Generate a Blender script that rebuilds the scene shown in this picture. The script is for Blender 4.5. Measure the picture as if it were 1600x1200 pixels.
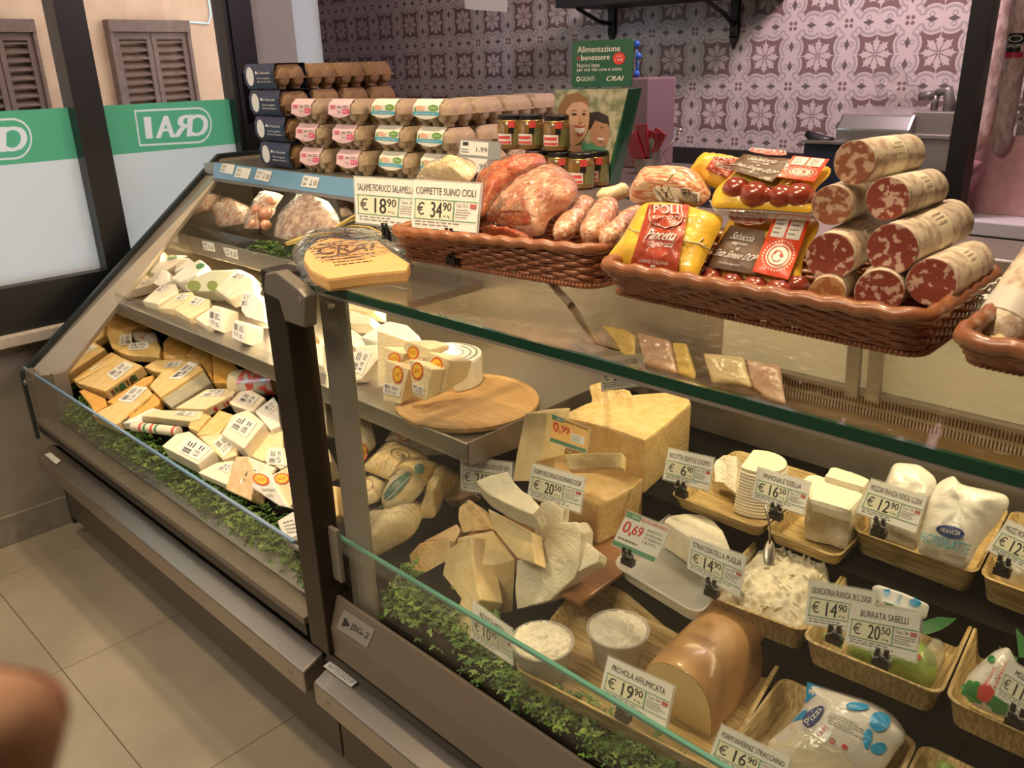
import bpy, bmesh, math, random
from mathutils import Vector, Matrix, noise

# ---------------------------------------------------------------- scene, camera, light
scene = bpy.context.scene
for o in list(bpy.data.objects):
    bpy.data.objects.remove(o)
COL = scene.collection
FPX, YAW, PITCH, ROLL = 1304.5, -0.776191575, -0.36727082, -0.0285785071
CAM = Vector((0.0, 0.0, 1.5))
_cy, _sy = math.cos(YAW), math.sin(YAW)
FWD = Vector((_sy*math.cos(PITCH), _cy*math.cos(PITCH), math.sin(PITCH)))
_r0 = Vector((_cy, -_sy, 0.0)); _u0 = _r0.cross(FWD)
RIGHT = _r0*math.cos(ROLL)+_u0*math.sin(ROLL)
UP = -_r0*math.sin(ROLL)+_u0*math.cos(ROLL)
cd = bpy.data.cameras.new('camera'); cam = bpy.data.objects.new('camera', cd); COL.objects.link(cam)
cam.matrix_world = Matrix((( RIGHT.x, UP.x, -FWD.x, CAM.x), (RIGHT.y, UP.y, -FWD.y, CAM.y), (RIGHT.z, UP.z, -FWD.z, CAM.z), (0, 0, 0, 1)))
cd.sensor_width = 36.0; cd.sensor_fit = 'HORIZONTAL'; cd.lens = FPX*36.0/1600.0
cd.clip_start = 0.01; cd.clip_end = 60
cd.dof.use_dof = True; cd.dof.focus_distance = 1.55; cd.dof.aperture_fstop = cd.lens/2.3
scene.camera = cam

scene.view_settings.view_transform = 'Standard'; scene.view_settings.look = 'None'
scene.view_settings.gamma = 1.0; scene.view_settings.use_curve_mapping = False
scene.view_settings.exposure = 1.22
w = bpy.data.worlds.new('world'); scene.world = w; w.use_nodes = True
wn = w.node_tree.nodes['Background']; wn.inputs[0].default_value = (0.56, 0.79, 1.0, 1); wn.inputs[1].default_value = 5.0

def lamp(name, kind, loc, power, color, target=None, size=0.1, size_y=None, spot=60, blend=0.4, spread=180):
    l = bpy.data.lights.new(name, kind); l.energy = power; l.color = color
    o = bpy.data.objects.new(name, l); COL.objects.link(o); o.location = loc
    if kind == 'AREA':
        l.shape = 'RECTANGLE'; l.size = size; l.size_y = size_y or size; l.spread = math.radians(spread)
    elif kind == 'SPOT':
        l.shadow_soft_size = size; l.spot_size = math.radians(spot); l.spot_blend = blend
    else:
        l.shadow_soft_size = size
    if target is not None:
        d = Vector(target)-Vector(loc); o.rotation_euler = d.to_track_quat('-Z', 'Y').to_euler()
    return o
WARM = (1.0, 0.74, 0.44)
for sx, sp in ((-2.35, 26), (-1.30, 34), (-0.45, 36)):
    lamp('ceiling_spotlight', 'SPOT', (sx, 1.08, 2.8), sp, WARM, (sx, 0.98, 0.9), 0.05, spot=78, blend=0.6)
for sx, sp in ((-2.5, 24), (-1.5, 21), (-0.5, 17)):
    lamp('ceiling_spotlight', 'SPOT', (sx, 0.10, 2.8), sp, WARM, (sx-0.05, 0.95, 0.8), 0.05, spot=58, blend=0.7)
lamp('front_fill_light', 'AREA', (-1.2, -0.9, 2.9), 17, (1.0, 0.82, 0.60), (-1.4, -0.7, 0), 1.2, 0.6)  # unseen area lamp, added as fill for surfaces turned to the front
lamp('meat_counter_light', 'AREA', (-0.7, 2.25, 2.35), 15.5, (1.0, 0.72, 0.76), (-1.3, 2.95, 1.2), 1.0, 0.12)
lamp('case_light_self_service', 'AREA', (-2.05, 1.285, 0.922), 2.3, (1.0, 0.78, 0.44), (-2.05, 1.0, 0.55), 1.2, 0.03)
lamp('case_light_upper_shelf', 'AREA', (-2.05, 1.395, 1.140), 0.4, (1.0, 0.80, 0.48), (-2.05, 1.22, 0.9), 1.2, 0.03)
lamp('case_light_serving', 'AREA', (-0.25, 1.37, 1.168), 1.9, (1.0, 0.78, 0.44), (-0.25, 1.05, 0.6), 1.5, 0.03)
random.seed(7)

# ---------------------------------------------------------------- pixels of the photograph to points on real planes
FR = dict(A1=(80,380,4), A2=(30,560,4), A3=(250,580,4), A4=(480,470,4), A5=(480,680,3.4275), A6=(700,560,4), A7=(700,820,3.1575),
 B1=(930,660,4), B2=(1200,660,4), B3=(1200,860,3.53), B4=(950,880,3.75), B5=(900,460,4), B6=(1200,460,4), B7=(1250,0,2.857), B8=(380,380,3.75),
 C1=(0,0,4), C2=(360,60,4), C3=(700,0,4), C4=(1050,0,2.909), C5=(300,250,4), C6=(560,220,4), C7=(900,220,4), C8=(1200,200,3),
 D1=(400,640,5.4545), D2=(550,650,5.4545), D3=(480,850,4.615), D4=(1000,220,4.615), D5=(1400,0,2.857), D6=(300,280,8), D7=(740,300,4.444), D8=(1480,760,2.727), P=(0,0,1))
def q(f, *v):
    ox, oy, s = FR[f]
    return [(ox+v[i]/s, oy+v[i+1]/s) for i in range(0, len(v), 2)]
def ray(p):
    return RIGHT*((p[0]-800)/FPX) - UP*((p[1]-600)/FPX) + FWD
class Plane:
    def __init__(s, p, n):
        s.p = Vector(p); s.n = Vector(n).normalized()
    def hit(s, pix, off=0.0):
        d = ray(pix); t = ((s.p + s.n*off) - CAM).dot(s.n)/d.dot(s.n)
        return CAM + d*t
    def hits(s, pixs, off=0.0): return [s.hit(p, off) for p in pixs]
def atZ(pix, z): return Plane((0, 0, z), (0, 0, 1)).hit(pix)
def atY(pix, y): return Plane((0, y, 0), (0, 1, 0)).hit(pix)
def atX(pix, x): return Plane((x, 0, 0), (1, 0, 0)).hit(pix)

# ---------------------------------------------------------------- materials
MATS = {}
def M(name, col, rough=0.5, metal=0.0, coat=0.0, col2=None, nscale=20.0, stretch=None, bump=0.0, bscale=40.0, transl=0.0, emit=0.0, nlo=0.35, nhi=0.65, spec=0.5, alpha=1.0, sheen=0.0):
    if name in MATS: return MATS[name]
    nscale *= 2.4; bscale *= 2.2
    m = bpy.data.materials.new(name); m.use_nodes = True; nt = m.node_tree; N = nt.nodes; L = nt.links
    b = N['Principled BSDF']
    b.inputs['Base Color'].default_value = (*col, 1); b.inputs['Roughness'].default_value = rough
    b.inputs['Metallic'].default_value = metal; b.inputs['Coat Weight'].default_value = coat
    b.inputs['Coat Roughness'].default_value = 0.12; b.inputs['Specular IOR Level'].default_value = spec
    b.inputs['Alpha'].default_value = alpha
    if emit: b.inputs['Emission Color'].default_value = (*col, 1); b.inputs['Emission Strength'].default_value = emit
    tc = N.new('ShaderNodeTexCoord'); src = tc.outputs['Object']
    if stretch:
        mp = N.new('ShaderNodeMapping'); mp.inputs['Scale'].default_value = stretch; L.new(src, mp.inputs[0]); src = mp.outputs[0]
    if col2:
        n = N.new('ShaderNodeTexNoise'); n.inputs['Scale'].default_value = nscale; n.inputs['Detail'].default_value = 4; L.new(src, n.inputs['Vector'])
        r = N.new('ShaderNodeValToRGB'); r.color_ramp.elements[0].position = nlo; r.color_ramp.elements[1].position = nhi
        r.color_ramp.elements[0].color = (*col, 1); r.color_ramp.elements[1].color = (*col2, 1)
        L.new(n.outputs[0], r.inputs[0]); L.new(r.outputs[0], b.inputs['Base Color'])
    if bump:
        n2 = N.new('ShaderNodeTexNoise'); n2.inputs['Scale'].default_value = bscale; n2.inputs['Detail'].default_value = 3; L.new(src, n2.inputs['Vector'])
        bp = N.new('ShaderNodeBump'); bp.inputs['Strength'].default_value = bump; bp.inputs['Distance'].default_value = 0.004
        L.new(n2.outputs[0], bp.inputs['Height']); L.new(bp.outputs[0], b.inputs['Normal'])
        if coat: L.new(bp.outputs[0], b.inputs['Coat Normal'])
    if transl:
        t = N.new('ShaderNodeBsdfTranslucent'); t.inputs[0].default_value = (*col, 1)
        mx = N.new('ShaderNodeMixShader'); mx.inputs[0].default_value = transl
        L.new(b.outputs[0], mx.inputs[1]); L.new(t.outputs[0], mx.inputs[2]); L.new(mx.outputs[0], N['Material Output'].inputs[0])
    MATS[name] = m
    return m
def glass(name, tint=(0.97, 0.985, 0.97), ior=1.45, bump=0.0, bscale=30.0, rough=0.0, boost=1.0, white=0.0):
    """thin clear sheet: see-through with a Fresnel reflection (and an optional milky share)"""
    if name in MATS: return MATS[name]
    m = bpy.data.materials.new(name); m.use_nodes = True; nt = m.node_tree; N = nt.nodes; L = nt.links
    N.remove(N['Principled BSDF'])
    t = N.new('ShaderNodeBsdfTransparent'); t.inputs[0].default_value = (*tint, 1)
    g = N.new('ShaderNodeBsdfGlossy'); g.inputs['Roughness'].default_value = rough
    f = N.new('ShaderNodeFresnel'); f.inputs[0].default_value = ior
    gb = N.new('ShaderNodeNewGeometry'); bi = N.new('ShaderNodeMapRange'); bi.inputs['To Min'].default_value = ior; bi.inputs['To Max'].default_value = 1.0/ior
    L.new(gb.outputs['Backfacing'], bi.inputs['Value']); L.new(bi.outputs[0], f.inputs[0])   # same reflection from both sides of the sheet
    mul = N.new('ShaderNodeMath'); mul.operation = 'MULTIPLY'; mul.use_clamp = True; mul.inputs[1].default_value = boost
    L.new(f.outputs[0], mul.inputs[0])
    mx = N.new('ShaderNodeMixShader'); L.new(mul.outputs[0], mx.inputs[0]); L.new(g.outputs[0], mx.inputs[2])
    if white:
        d = N.new('ShaderNodeBsdfDiffuse'); d.inputs[0].default_value = (0.85, 0.85, 0.82, 1)
        m2 = N.new('ShaderNodeMixShader'); m2.inputs[0].default_value = white; L.new(t.outputs[0], m2.inputs[1]); L.new(d.outputs[0], m2.inputs[2]); L.new(m2.outputs[0], mx.inputs[1])
    else: L.new(t.outputs[0], mx.inputs[1])
    if bump:
        tc = N.new('ShaderNodeTexCoord'); n2 = N.new('ShaderNodeTexNoise'); n2.inputs['Scale'].default_value = bscale; n2.inputs['Detail'].default_value = 2
        L.new(tc.outputs['Object'], n2.inputs['Vector'])
        bp = N.new('ShaderNodeBump'); bp.inputs['Strength'].default_value = bump; bp.inputs['Distance'].default_value = 0.01
        L.new(n2.outputs[0], bp.inputs['Height']); L.new(bp.outputs[0], g.inputs['Normal']); L.new(bp.outputs[0], f.inputs['Normal'])
    L.new(mx.outputs[0], N['Material Output'].inputs[0])
    MATS[name] = m
    return m

# ---------------------------------------------------------------- mesh builder
class B:
    def __init__(s): s.v = []; s.f = []; s.mi = []; s.cur = 0
    def mat(s, i): s.cur = i; return s
    def add(s, vs, fs):
        k = len(s.v); s.v += [Vector(v) for v in vs]
        for f in fs: s.f.append([k+i for i in f]); s.mi.append(s.cur)
        return s
    def poly(s, pts): return s.add(pts, [list(range(len(pts)))])
    def prism(s, pts, vec, vec_top=None):
        n = len(pts); vec = Vector(vec); a = [Vector(p) for p in pts]; b = [p+vec for p in a]
        fs = [list(range(n)), list(range(2*n-1, n-1, -1))]
        for i in range(n): j = (i+1) % n; fs.append([i, i+n, j+n, j])
        return s.add(a+b, fs)
    def frustum(s, top, bot):
        n = len(top); fs = [list(range(n)), list(range(2*n-1, n-1, -1))]
        for i in range(n): j = (i+1) % n; fs.append([i, i+n, j+n, j])
        return s.add(list(top)+list(bot), fs)
    def box(s, lo, hi, rz=0.0, c=None):
        x0, y0, z0 = lo; x1, y1, z1 = hi
        vs = [Vector(p) for p in ((x0,y0,z0),(x1,y0,z0),(x1,y1,z0),(x0,y1,z0),(x0,y0,z1),(x1,y0,z1),(x1,y1,z1),(x0,y1,z1))]
        if rz:
            c = Vector(c) if c else Vector(((x0+x1)/2, (y0+y1)/2, 0)); R = Matrix.Rotation(rz, 3, 'Z')
            vs = [R @ (v-c)+c for v in vs]
        return s.add(vs, [[0,3,2,1],[4,5,6,7],[0,1,5,4],[1,2,6,5],[2,3,7,6],[3,0,4,7]])
    def cyl(s, p0, p1, r0, r1=None, n=24, caps=True, rings=1):
        r1 = r0 if r1 is None else r1
        return s.sweep([Vector(p0).lerp(Vector(p1), i/rings) for i in range(rings+1)], [r0+(r1-r0)*i/rings for i in range(rings+1)], n, caps)
    def sweep(s, path, radii, n=12, caps=True, squash=(1, 1), twist=0.0, up=(0, 0, 1)):
        path = [Vector(p) for p in path]
        if not hasattr(radii, '__len__'): radii = [radii]*len(path)
        vs = []; fs = []; prev = None
        for i, p in enumerate(path):
            t = (path[min(i+1, len(path)-1)]-path[max(i-1, 0)]).normalized()
            if prev is None:
                a = Vector(up) if abs(t.dot(Vector(up))) < 0.95 else Vector((1, 0, 0))
                x = t.cross(a).normalized()
            else: x = (prev - t*prev.dot(t)).normalized()
            prev = x; y = t.cross(x)
            for k in range(n):
                an = 2*math.pi*k/n+twist
                vs.append(p + (x*math.cos(an)*squash[0] + y*math.sin(an)*squash[1])*radii[i])
        for i in range(len(path)-1):
            for k in range(n):
                l = (k+1) % n; fs.append([i*n+k, i*n+l, (i+1)*n+l, (i+1)*n+k])
        if caps:
            fs.append(list(range(n-1, -1, -1))); fs.append([(len(path)-1)*n+k for k in range(n)])
        return s.add(vs, fs)
    def lathe(s, c, prof, n=32, axis=(0, 0, 1)):
        c = Vector(c); ax = Vector(axis).normalized()
        x = ax.orthogonal().normalized(); y = ax.cross(x); vs = []; fs = []
        for r, z in prof:
            for k in range(n):
                a = 2*math.pi*k/n; vs.append(c+ax*z+(x*math.cos(a)+y*math.sin(a))*r)
        for i in range(len(prof)-1):
            for k in range(n):
                l = (k+1) % n; fs.append([i*n+k, i*n+l, (i+1)*n+l, (i+1)*n+k])
        if prof[0][0] > 1e-5: fs.append(list(range(n-1, -1, -1)))
        if prof[-1][0] > 1e-5: fs.append([(len(prof)-1)*n+k for k in range(n)])
        return s.add(vs, fs)
    def grid(s, fn, nu, nv, closed_u=False):
        vs = [fn(i/(nu if closed_u else nu-1), j/(nv-1)) for j in range(nv) for i in range(nu)]; fs = []
        for j in range(nv-1):
            for i in range(nu if closed_u else nu-1):
                k = (i+1) % nu; fs.append([j*nu+i, j*nu+k, (j+1)*nu+k, (j+1)*nu+i])
        return s.add(vs, fs)
    def ball(s, c, r, nu=20, nv=12, rot=None, nz=0.0, ns=3.0, power=1.0):
        c = Vector(c); r = Vector(r) if hasattr(r, '__len__') else Vector((r, r, r))
        def sg(x): return math.copysign(abs(x)**power, x)
        def fn(u, v):
            a = 2*math.pi*u; b = math.pi*(v-0.5)
            d = Vector((sg(math.cos(a))*sg(math.cos(b)), sg(math.sin(a))*sg(math.cos(b)), sg(math.sin(b))))
            p = Vector((d.x*r.x, d.y*r.y, d.z*r.z))
            if nz: p *= 1+nz*noise.noise(d*ns+c*7)
            if rot: p = rot @ p
            return c+p
        return s.grid(fn, nu, nv, True)
ROOT = {}
def build(b, name, mat, parent=None, smooth=False, bevel=0.0, sub=0, seg=2, jitter=0.0, jscale=30.0, rem=0.0005, autosm=None):
    """link everything gathered in the builder as ONE mesh object"""
    me = bpy.data.meshes.new(name)
    if parent is None:
        n = len(b.v); org = Vector((sum(v.x for v in b.v)/n, sum(v.y for v in b.v)/n, min(v.z for v in b.v)))
    else: org = ROOT[parent]
    me.from_pydata([v-org for v in b.v], [], b.f)
    for m in (mat if isinstance(mat, (list, tuple)) else [mat]): me.materials.append(m)
    for p, k in zip(me.polygons, b.mi): p.material_index = k
    bm = bmesh.new(); bm.from_mesh(me)
    bmesh.ops.remove_doubles(bm, verts=bm.verts, dist=1e-6)
    bmesh.ops.recalc_face_normals(bm, faces=bm.faces)
    if bevel:
        es = [e for e in bm.edges if len(e.link_faces) == 2 and e.calc_face_angle(0) > 0.5]
        if es: bmesh.ops.bevel(bm, geom=es, offset=bevel, segments=seg, affect='EDGES', profile=0.6, clamp_overlap=True)
    if sub:
        bmesh.ops.triangulate(bm, faces=[f for f in bm.faces if len(f.verts) > 4])
        bmesh.ops.subdivide_edges(bm, edges=bm.edges, cuts=sub, use_grid_fill=True)
    if jitter:
        bm.normal_update()
        for v in bm.verts:
            p = v.co+org
            v.co += v.normal*jitter*(noise.noise(p*jscale)+0.5*noise.noise(p*jscale*2.3))
    bm.to_mesh(me); bm.free()
    if smooth:
        for p in me.polygons: p.use_smooth = True
    if autosm is not None:
        me.set_sharp_from_angle(angle=math.radians(autosm))
    o = bpy.data.objects.new(name, me); COL.objects.link(o)
    if parent is None: o.location = org
    else: o.parent = parent
    ROOT[o] = org
    return o
def tag(o, label, cat, group=None, kind=None):
    if label: o['label'] = label
    if cat: o['category'] = cat
    if group: o['group'] = group
    if kind: o['kind'] = kind
    return o
def thing(name, loc, label, cat, group=None):
    o = bpy.data.objects.new(name, None); COL.objects.link(o); o.location = loc; o.empty_display_size = 0.05
    ROOT[o] = Vector(loc); return tag(o, label, cat, group)
def struct(o): o['kind'] = 'structure'; return o
def copy_tree(o, delta, label=None, parent=None):
    c = o.copy(); COL.objects.link(c)
    if parent: c.parent = parent
    else: c.location = Vector(o.location)+Vector(delta)
    ROOT[c] = ROOT[o]+Vector(delta)
    if label: c['label'] = label
    for ch in [k for k in bpy.data.objects if k.parent == o]: copy_tree(ch, delta, None, c)
    return c

# ---------------------------------------------------------------- lettering laid on a quad
TXT = {}
def text_mesh(s):
    if s in TXT: return TXT[s]
    cu = bpy.data.curves.new('t', 'FONT'); cu.body = s; cu.size = 1.0; cu.resolution_u = 3
    ob = bpy.data.objects.new('t', cu); COL.objects.link(ob)
    me = bpy.data.meshes.new_from_object(ob)
    vs = [(v.co.x, v.co.y) for v in me.vertices]; fs = [list(p.vertices) for p in me.polygons]
    bpy.data.objects.remove(ob); bpy.data.meshes.remove(me); bpy.data.curves.remove(cu)
    if not vs: vs = [(0, 0), (1, 0), (1, 1)]; fs = [[0, 1, 2]]
    x0 = min(v[0] for v in vs); x1 = max(v[0] for v in vs); y0 = min(v[1] for v in vs); y1 = max(v[1] for v in vs)
    TXT[s] = (vs, fs, x0, x1, y0, y1); return TXT[s]
class Quad:
    """corners in order top-left, top-right, bottom-right, bottom-left; u to the right, v downwards"""
    def __init__(s, tl, tr, br, bl):
        s.c = [Vector(p) for p in (tl, tr, br, bl)]
        n = ((s.c[3]-s.c[0]).cross(s.c[1]-s.c[0])).normalized()
        s.n = n if n.dot(CAM-s.c[0]) > 0 else -n
    def p(s, u, v, off=0.0006):
        a = s.c[0].lerp(s.c[1], u); b = s.c[3].lerp(s.c[2], u); return a.lerp(b, v)+s.n*off
    def rect(s, b, u0, v0, u1, v1, off=0.0006): b.poly([s.p(u0, v0, off), s.p(u1, v0, off), s.p(u1, v1, off), s.p(u0, v1, off)])
    def line(s, b, u0, v0, u1, v1, w=0.01, off=0.0007):
        if abs(u1-u0) > abs(v1-v0): b.poly([s.p(u0, v0-w, off), s.p(u1, v1-w, off), s.p(u1, v1+w, off), s.p(u0, v0+w, off)])
        else: b.poly([s.p(u0-w, v0, off), s.p(u1-w, v1, off), s.p(u1+w, v1, off), s.p(u0+w, v0, off)])
    def oval(s, b, u, v, ru, rv, n=28, off=0.0006, ph=0.0, star=0.0, teeth=12):
        pts = []
        for k in range(n):
            a = 2*math.pi*k/n+ph; f = 1+star*math.cos(teeth*a)
            pts.append(s.p(u+ru*f*math.cos(a), v+rv*f*math.sin(a), off))
        b.poly(pts)
    def ring(s, b, u, v, ru, rv, w=0.12, n=32, off=0.0008, a0=0.0, a1=2*math.pi):
        for k in range(n):
            a = a0+(a1-a0)*k/n; c = a0+(a1-a0)*(k+1)/n
            b.poly([s.p(u+ru*math.cos(a), v+rv*math.sin(a), off), s.p(u+ru*math.cos(c), v+rv*math.sin(c), off),
                    s.p(u+ru*(1-w)*math.cos(c), v+rv*(1-w)*math.sin(c), off), s.p(u+ru*(1-w)*math.cos(a), v+rv*(1-w)*math.sin(a), off)])
    def text(s, b, t, u0, v0, u1, v1, off=0.0008, mirror=False, slant=0.0):
        vs, fs, x0, x1, y0, y1 = text_mesh(t)
        def m(x, y):
            a = (x-x0)/(x1-x0); c = (y1-y)/(y1-y0); a += slant*(0.5-c)
            if mirror: a = 1-a
            return s.p(u0+(u1-u0)*a, v0+(v1-v0)*c, off)
        b.add([m(x, y) for x, y in vs], fs)
    def scribble(s, b, u0, v0, u1, v1, rows=3, seed=1, fill=0.45, off=0.0007):
        r = random.Random(seed); h = (v1-v0)/rows
        for k in range(rows):
            u = u0; e = u0+(u1-u0)*r.uniform(0.6, 1.0)
            while u < e:
                l = r.uniform(0.05, 0.14)*(u1-u0)
                s.rect(b, u, v0+h*k+h*(1-fill)/2, min(u+l, e), v0+h*k+h*(1+fill)/2, off); u += l+0.03*(u1-u0)
    def barcode(s, b, u0, v0, u1, v1, seed=1, off=0.0007, n=9):
        r = random.Random(seed); st = (u1-u0)/n
        for k in range(n):
            wd = st*r.uniform(0.25, 0.7); s.rect(b, u0+k*st, v0, u0+k*st+wd, v1, off)
    def slab(s, t=0.001, off=0.0):
        b = B(); b.prism([c+s.n*(t+off) for c in s.c], -s.n*t); return b

# ---------------------------------------------------------------- node maths for the patterned wall
class NV:
    nt = None
    def __init__(s, x): s.x = x
    def op(s, o, a=None, b=None):
        n = NV.nt.nodes.new('ShaderNodeMath'); n.operation = o
        for i, k in enumerate((s, a, b)):
            if k is None: continue
            if isinstance(k, NV): NV.nt.links.new(k.x, n.inputs[i])
            else: n.inputs[i].default_value = k
        return NV(n.outputs[0])
    def __add__(s, o): return s.op('ADD', o)
    def __sub__(s, o): return s.op('SUBTRACT', o)
    def __mul__(s, o): return s.op('MULTIPLY', o)
    def __truediv__(s, o): return s.op('DIVIDE', o)
    def abs(s): return s.op('ABSOLUTE')
    def sqrt(s): return s.op('SQRT')
    def fract(s): return s.op('FRACT')
    def min(s, o): return s.op('MINIMUM', o)
    def max(s, o): return s.op('MAXIMUM', o)
    def lt(s, o): return s.op('LESS_THAN', o)
    def gt(s, o): return s.op('GREATER_THAN', o)
def nlen(a, b): return (a*a+b*b).sqrt()
def mixcol(nt, fac, c1, c2):
    n = nt.nodes.new('ShaderNodeMix'); n.data_type = 'RGBA'
    nt.links.new(fac.x, n.inputs['Factor'])
    for s, c in ((6, c1), (7, c2)):
        if isinstance(c, tuple): n.inputs[s].default_value = (*c, 1)
        else: nt.links.new(c, n.inputs[s])
    return n.outputs[2]
def world_xyz(nt):
    g = nt.nodes.new('ShaderNodeNewGeometry'); sp = nt.nodes.new('ShaderNodeSeparateXYZ'); nt.links.new(g.outputs['Position'], sp.inputs[0])
    return [NV(sp.outputs[i]) for i in range(3)]
def tile_material(pitch, ox, oz):
    m = bpy.data.materials.new('patterned_cement_tile'); m.use_nodes = True; nt = m.node_tree; NV.nt = nt
    bs = nt.nodes['Principled BSDF']; X, Y, Z = world_xyz(nt)
    a = (((X-ox)/pitch+0.5).fract()-0.5).abs(); b = (((Z-oz)/pitch+0.5).fract()-0.5).abs()
    hi = a.max(b); lo = a.min(b)
    d0 = nlen(a, b); dl = nlen(hi-0.36, lo)
    light = (0.58, 0.50, 0.50); mauve = (0.20, 0.125, 0.125); grey = (0.37, 0.335, 0.33); dark = (0.13, 0.10, 0.10)
    inside = dl.lt(0.228).max(d0.lt(0.27))
    s = (a*-1.0)+0.5; t = (b*-1.0)+0.5
    sh = s.max(t); sl = s.min(t)
    p1 = ((sh-0.15).abs()/0.13+sl/0.055).lt(1.0)
    p1b = ((sh-0.20).abs()/0.035+sl/0.07).lt(1.0)
    u = (s+t)*0.7071; v = (s-t).abs()*0.7071
    p2 = ((u-0.155).abs()/0.125+v/0.058).lt(1.0)
    p2b = ((u-0.20).abs()/0.035+v/0.075).lt(1.0)
    star = p1.max(p2).max(p1b).max(p2b).max(((sl).lt(0.006))*(sh.lt(0.5)))
    c = mixcol(nt, star, mauve, light)
    c = mixcol(nt, inside, c, light)
    ring = (dl-0.178).abs().lt(0.020)*d0.gt(0.22)*hi.lt(0.485)
    scroll = (nlen(hi-0.185, lo-0.125)-0.055).abs().lt(0.015)*hi.lt(0.235)
    scroll2 = (nlen(hi-0.33, lo-0.075)-0.035).abs().lt(0.012)
    c = mixcol(nt, (ring.max(scroll).max(scroll2))*inside, c, grey)
    leaf = ((hi-0.335).abs()/0.095+lo/0.045).lt(1.0)
    c = mixcol(nt, leaf, c, dark)
    cross = nlen(a-0.042, b-0.042).lt(0.032)
    c = mixcol(nt, cross, c, mauve)
    nt.links.new(c, bs.inputs['Base Color']); bs.inputs['Roughness'].default_value = 0.45
    return m
def floor_material(px, py, ox, oy):
    m = bpy.data.materials.new('beige_floor_tile'); m.use_nodes = True; nt = m.node_tree; NV.nt = nt
    bs = nt.nodes['Principled BSDF']; X, Y, Z = world_xyz(nt)
    a = (((X-ox)/px+0.5).fract()-0.5).abs()*px; b = (((Y-oy)/py+0.5).fract()-0.5).abs()*py
    joint = a.min(b).lt(0.0014)
    n = nt.nodes.new('ShaderNodeTexNoise'); n.inputs['Scale'].default_value = 4; n.inputs['Detail'].default_value = 6
    g = nt.nodes.new('ShaderNodeNewGeometry'); nt.links.new(g.outputs['Position'], n.inputs['Vector'])
    r = nt.nodes.new('ShaderNodeValToRGB'); nt.links.new(n.outputs[0], r.inputs[0])
    r.color_ramp.elements[0].position = 0.3; r.color_ramp.elements[1].position = 0.7
    r.color_ramp.elements[0].color = (0.27, 0.235, 0.185, 1); r.color_ramp.elements[1].color = (0.36, 0.315, 0.25, 1)
    c = mixcol(nt, joint, r.outputs[0], (0.11, 0.08, 0.055))
    nt.links.new(c, bs.inputs['Base Color']); bs.inputs['Roughness'].default_value = 0.38
    return m

STEEL = M('brushed_steel', (0.42, 0.38, 0.34), 0.33, 0.9, col2=(0.50, 0.46, 0.42), nscale=8, stretch=(2, 60, 60))
STEELD = M('dull_steel', (0.36, 0.33, 0.30), 0.42, 0.8)
TAUPE = M('taupe_painted_metal', (0.20, 0.165, 0.135), 0.42, 0.25)
POSTG = M('grey_painted_post', (0.30, 0.27, 0.23), 0.4, 0.3)
BLACK = M('black_plastic', (0.012, 0.012, 0.013), 0.35)
BLACKM = M('black_window_frame', (0.010, 0.012, 0.015), 0.4)
WHITE = M('white_plastic', (0.80, 0.80, 0.78), 0.4)
PAPER = M('white_paper', (0.80, 0.79, 0.76), 0.6)
INK = M('dark_ink', (0.03, 0.03, 0.03), 0.6)
GREYINK = M('grey_ink', (0.22, 0.21, 0.20), 0.6)
REDINK = M('red_ink', (0.62, 0.03, 0.03), 0.5)
GREENINK = M('green_ink', (0.12, 0.30, 0.18), 0.5)
GLASS = glass('clear_glass', boost=1.0)
GLASSG = M('green_glass_edge', (0.004, 0.05, 0.028), 0.08, coat=0.6)
GLASSL = M('pale_green_glass_edge', (0.10, 0.30, 0.24), 0.12, coat=0.5)
GLASSB = M('window_tinted_glass_edge', (0.16, 0.27, 0.42), 0.1, coat=0.5)  # blue of the window's reflection is put into the edge colour
FILM2 = glass('crinkled_film', tint=(0.985, 0.985, 0.98), ior=1.4, bump=1.0, bscale=130, rough=0.15, boost=1.1)
FILM = glass('clear_cling_film', tint=(0.98, 0.98, 0.97), ior=1.4, bump=1.0, bscale=45, rough=0.08, boost=1.6)

# ---------------------------------------------------------------- the room
XW = -3.0
b = B(); b.box((-4.4, -3.2, -0.1), (3.0, 3.05, 0.0)); struct(build(b, 'floor', floor_material(0.62, 0.62, -2.175, 0.447)))
CEIL = M('white_ceiling', (0.62, 0.60, 0.57), 0.8)
b = B(); b.box((-4.4, -3.3, 3.0), (3.1, 3.05, 3.1)); struct(build(b, 'ceiling', CEIL))
WALLM = M('taupe_wall_paint', (0.30, 0.265, 0.23), 0.7, col2=(0.33, 0.295, 0.255), nscale=5)
WALLG = M('grey_wall_paint', (0.46, 0.47, 0.45), 0.7)
ys = 2.09; WY0, WY1, WZ0, WZ1 = -2.4, 1.74, 0.72, 2.65
fy0 = atX((465, 90), XW).y
b = B()
b.box((XW-0.14, -3.2, 0), (XW, WY1, WZ0)); b.box((XW-0.14, -3.2, WZ1), (XW, WY1, 3.0)); b.box((XW-0.14, -3.2, WZ0), (XW, WY0, WZ1))
struct(build(b, 'wall_left', WALLM))
b = B(); b.box((XW-0.14, WY1, 0), (XW, fy0, 3.0)); b.box((XW-0.14, fy0, 0), (XW, ys, 0.9)); b.box((XW-0.14, fy0, 2.6), (XW, ys, 3.0))
struct(build(b, 'wall_left', WALLG))
b = B(); b.box((-4.4, 2.95, 0), (3.0, 3.05, 3.0)); struct(build(b, 'wall_back', tile_material(0.197, atY((1082, 135), 2.95).x, atY((1152, 135.2), 2.95).z)))
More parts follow.
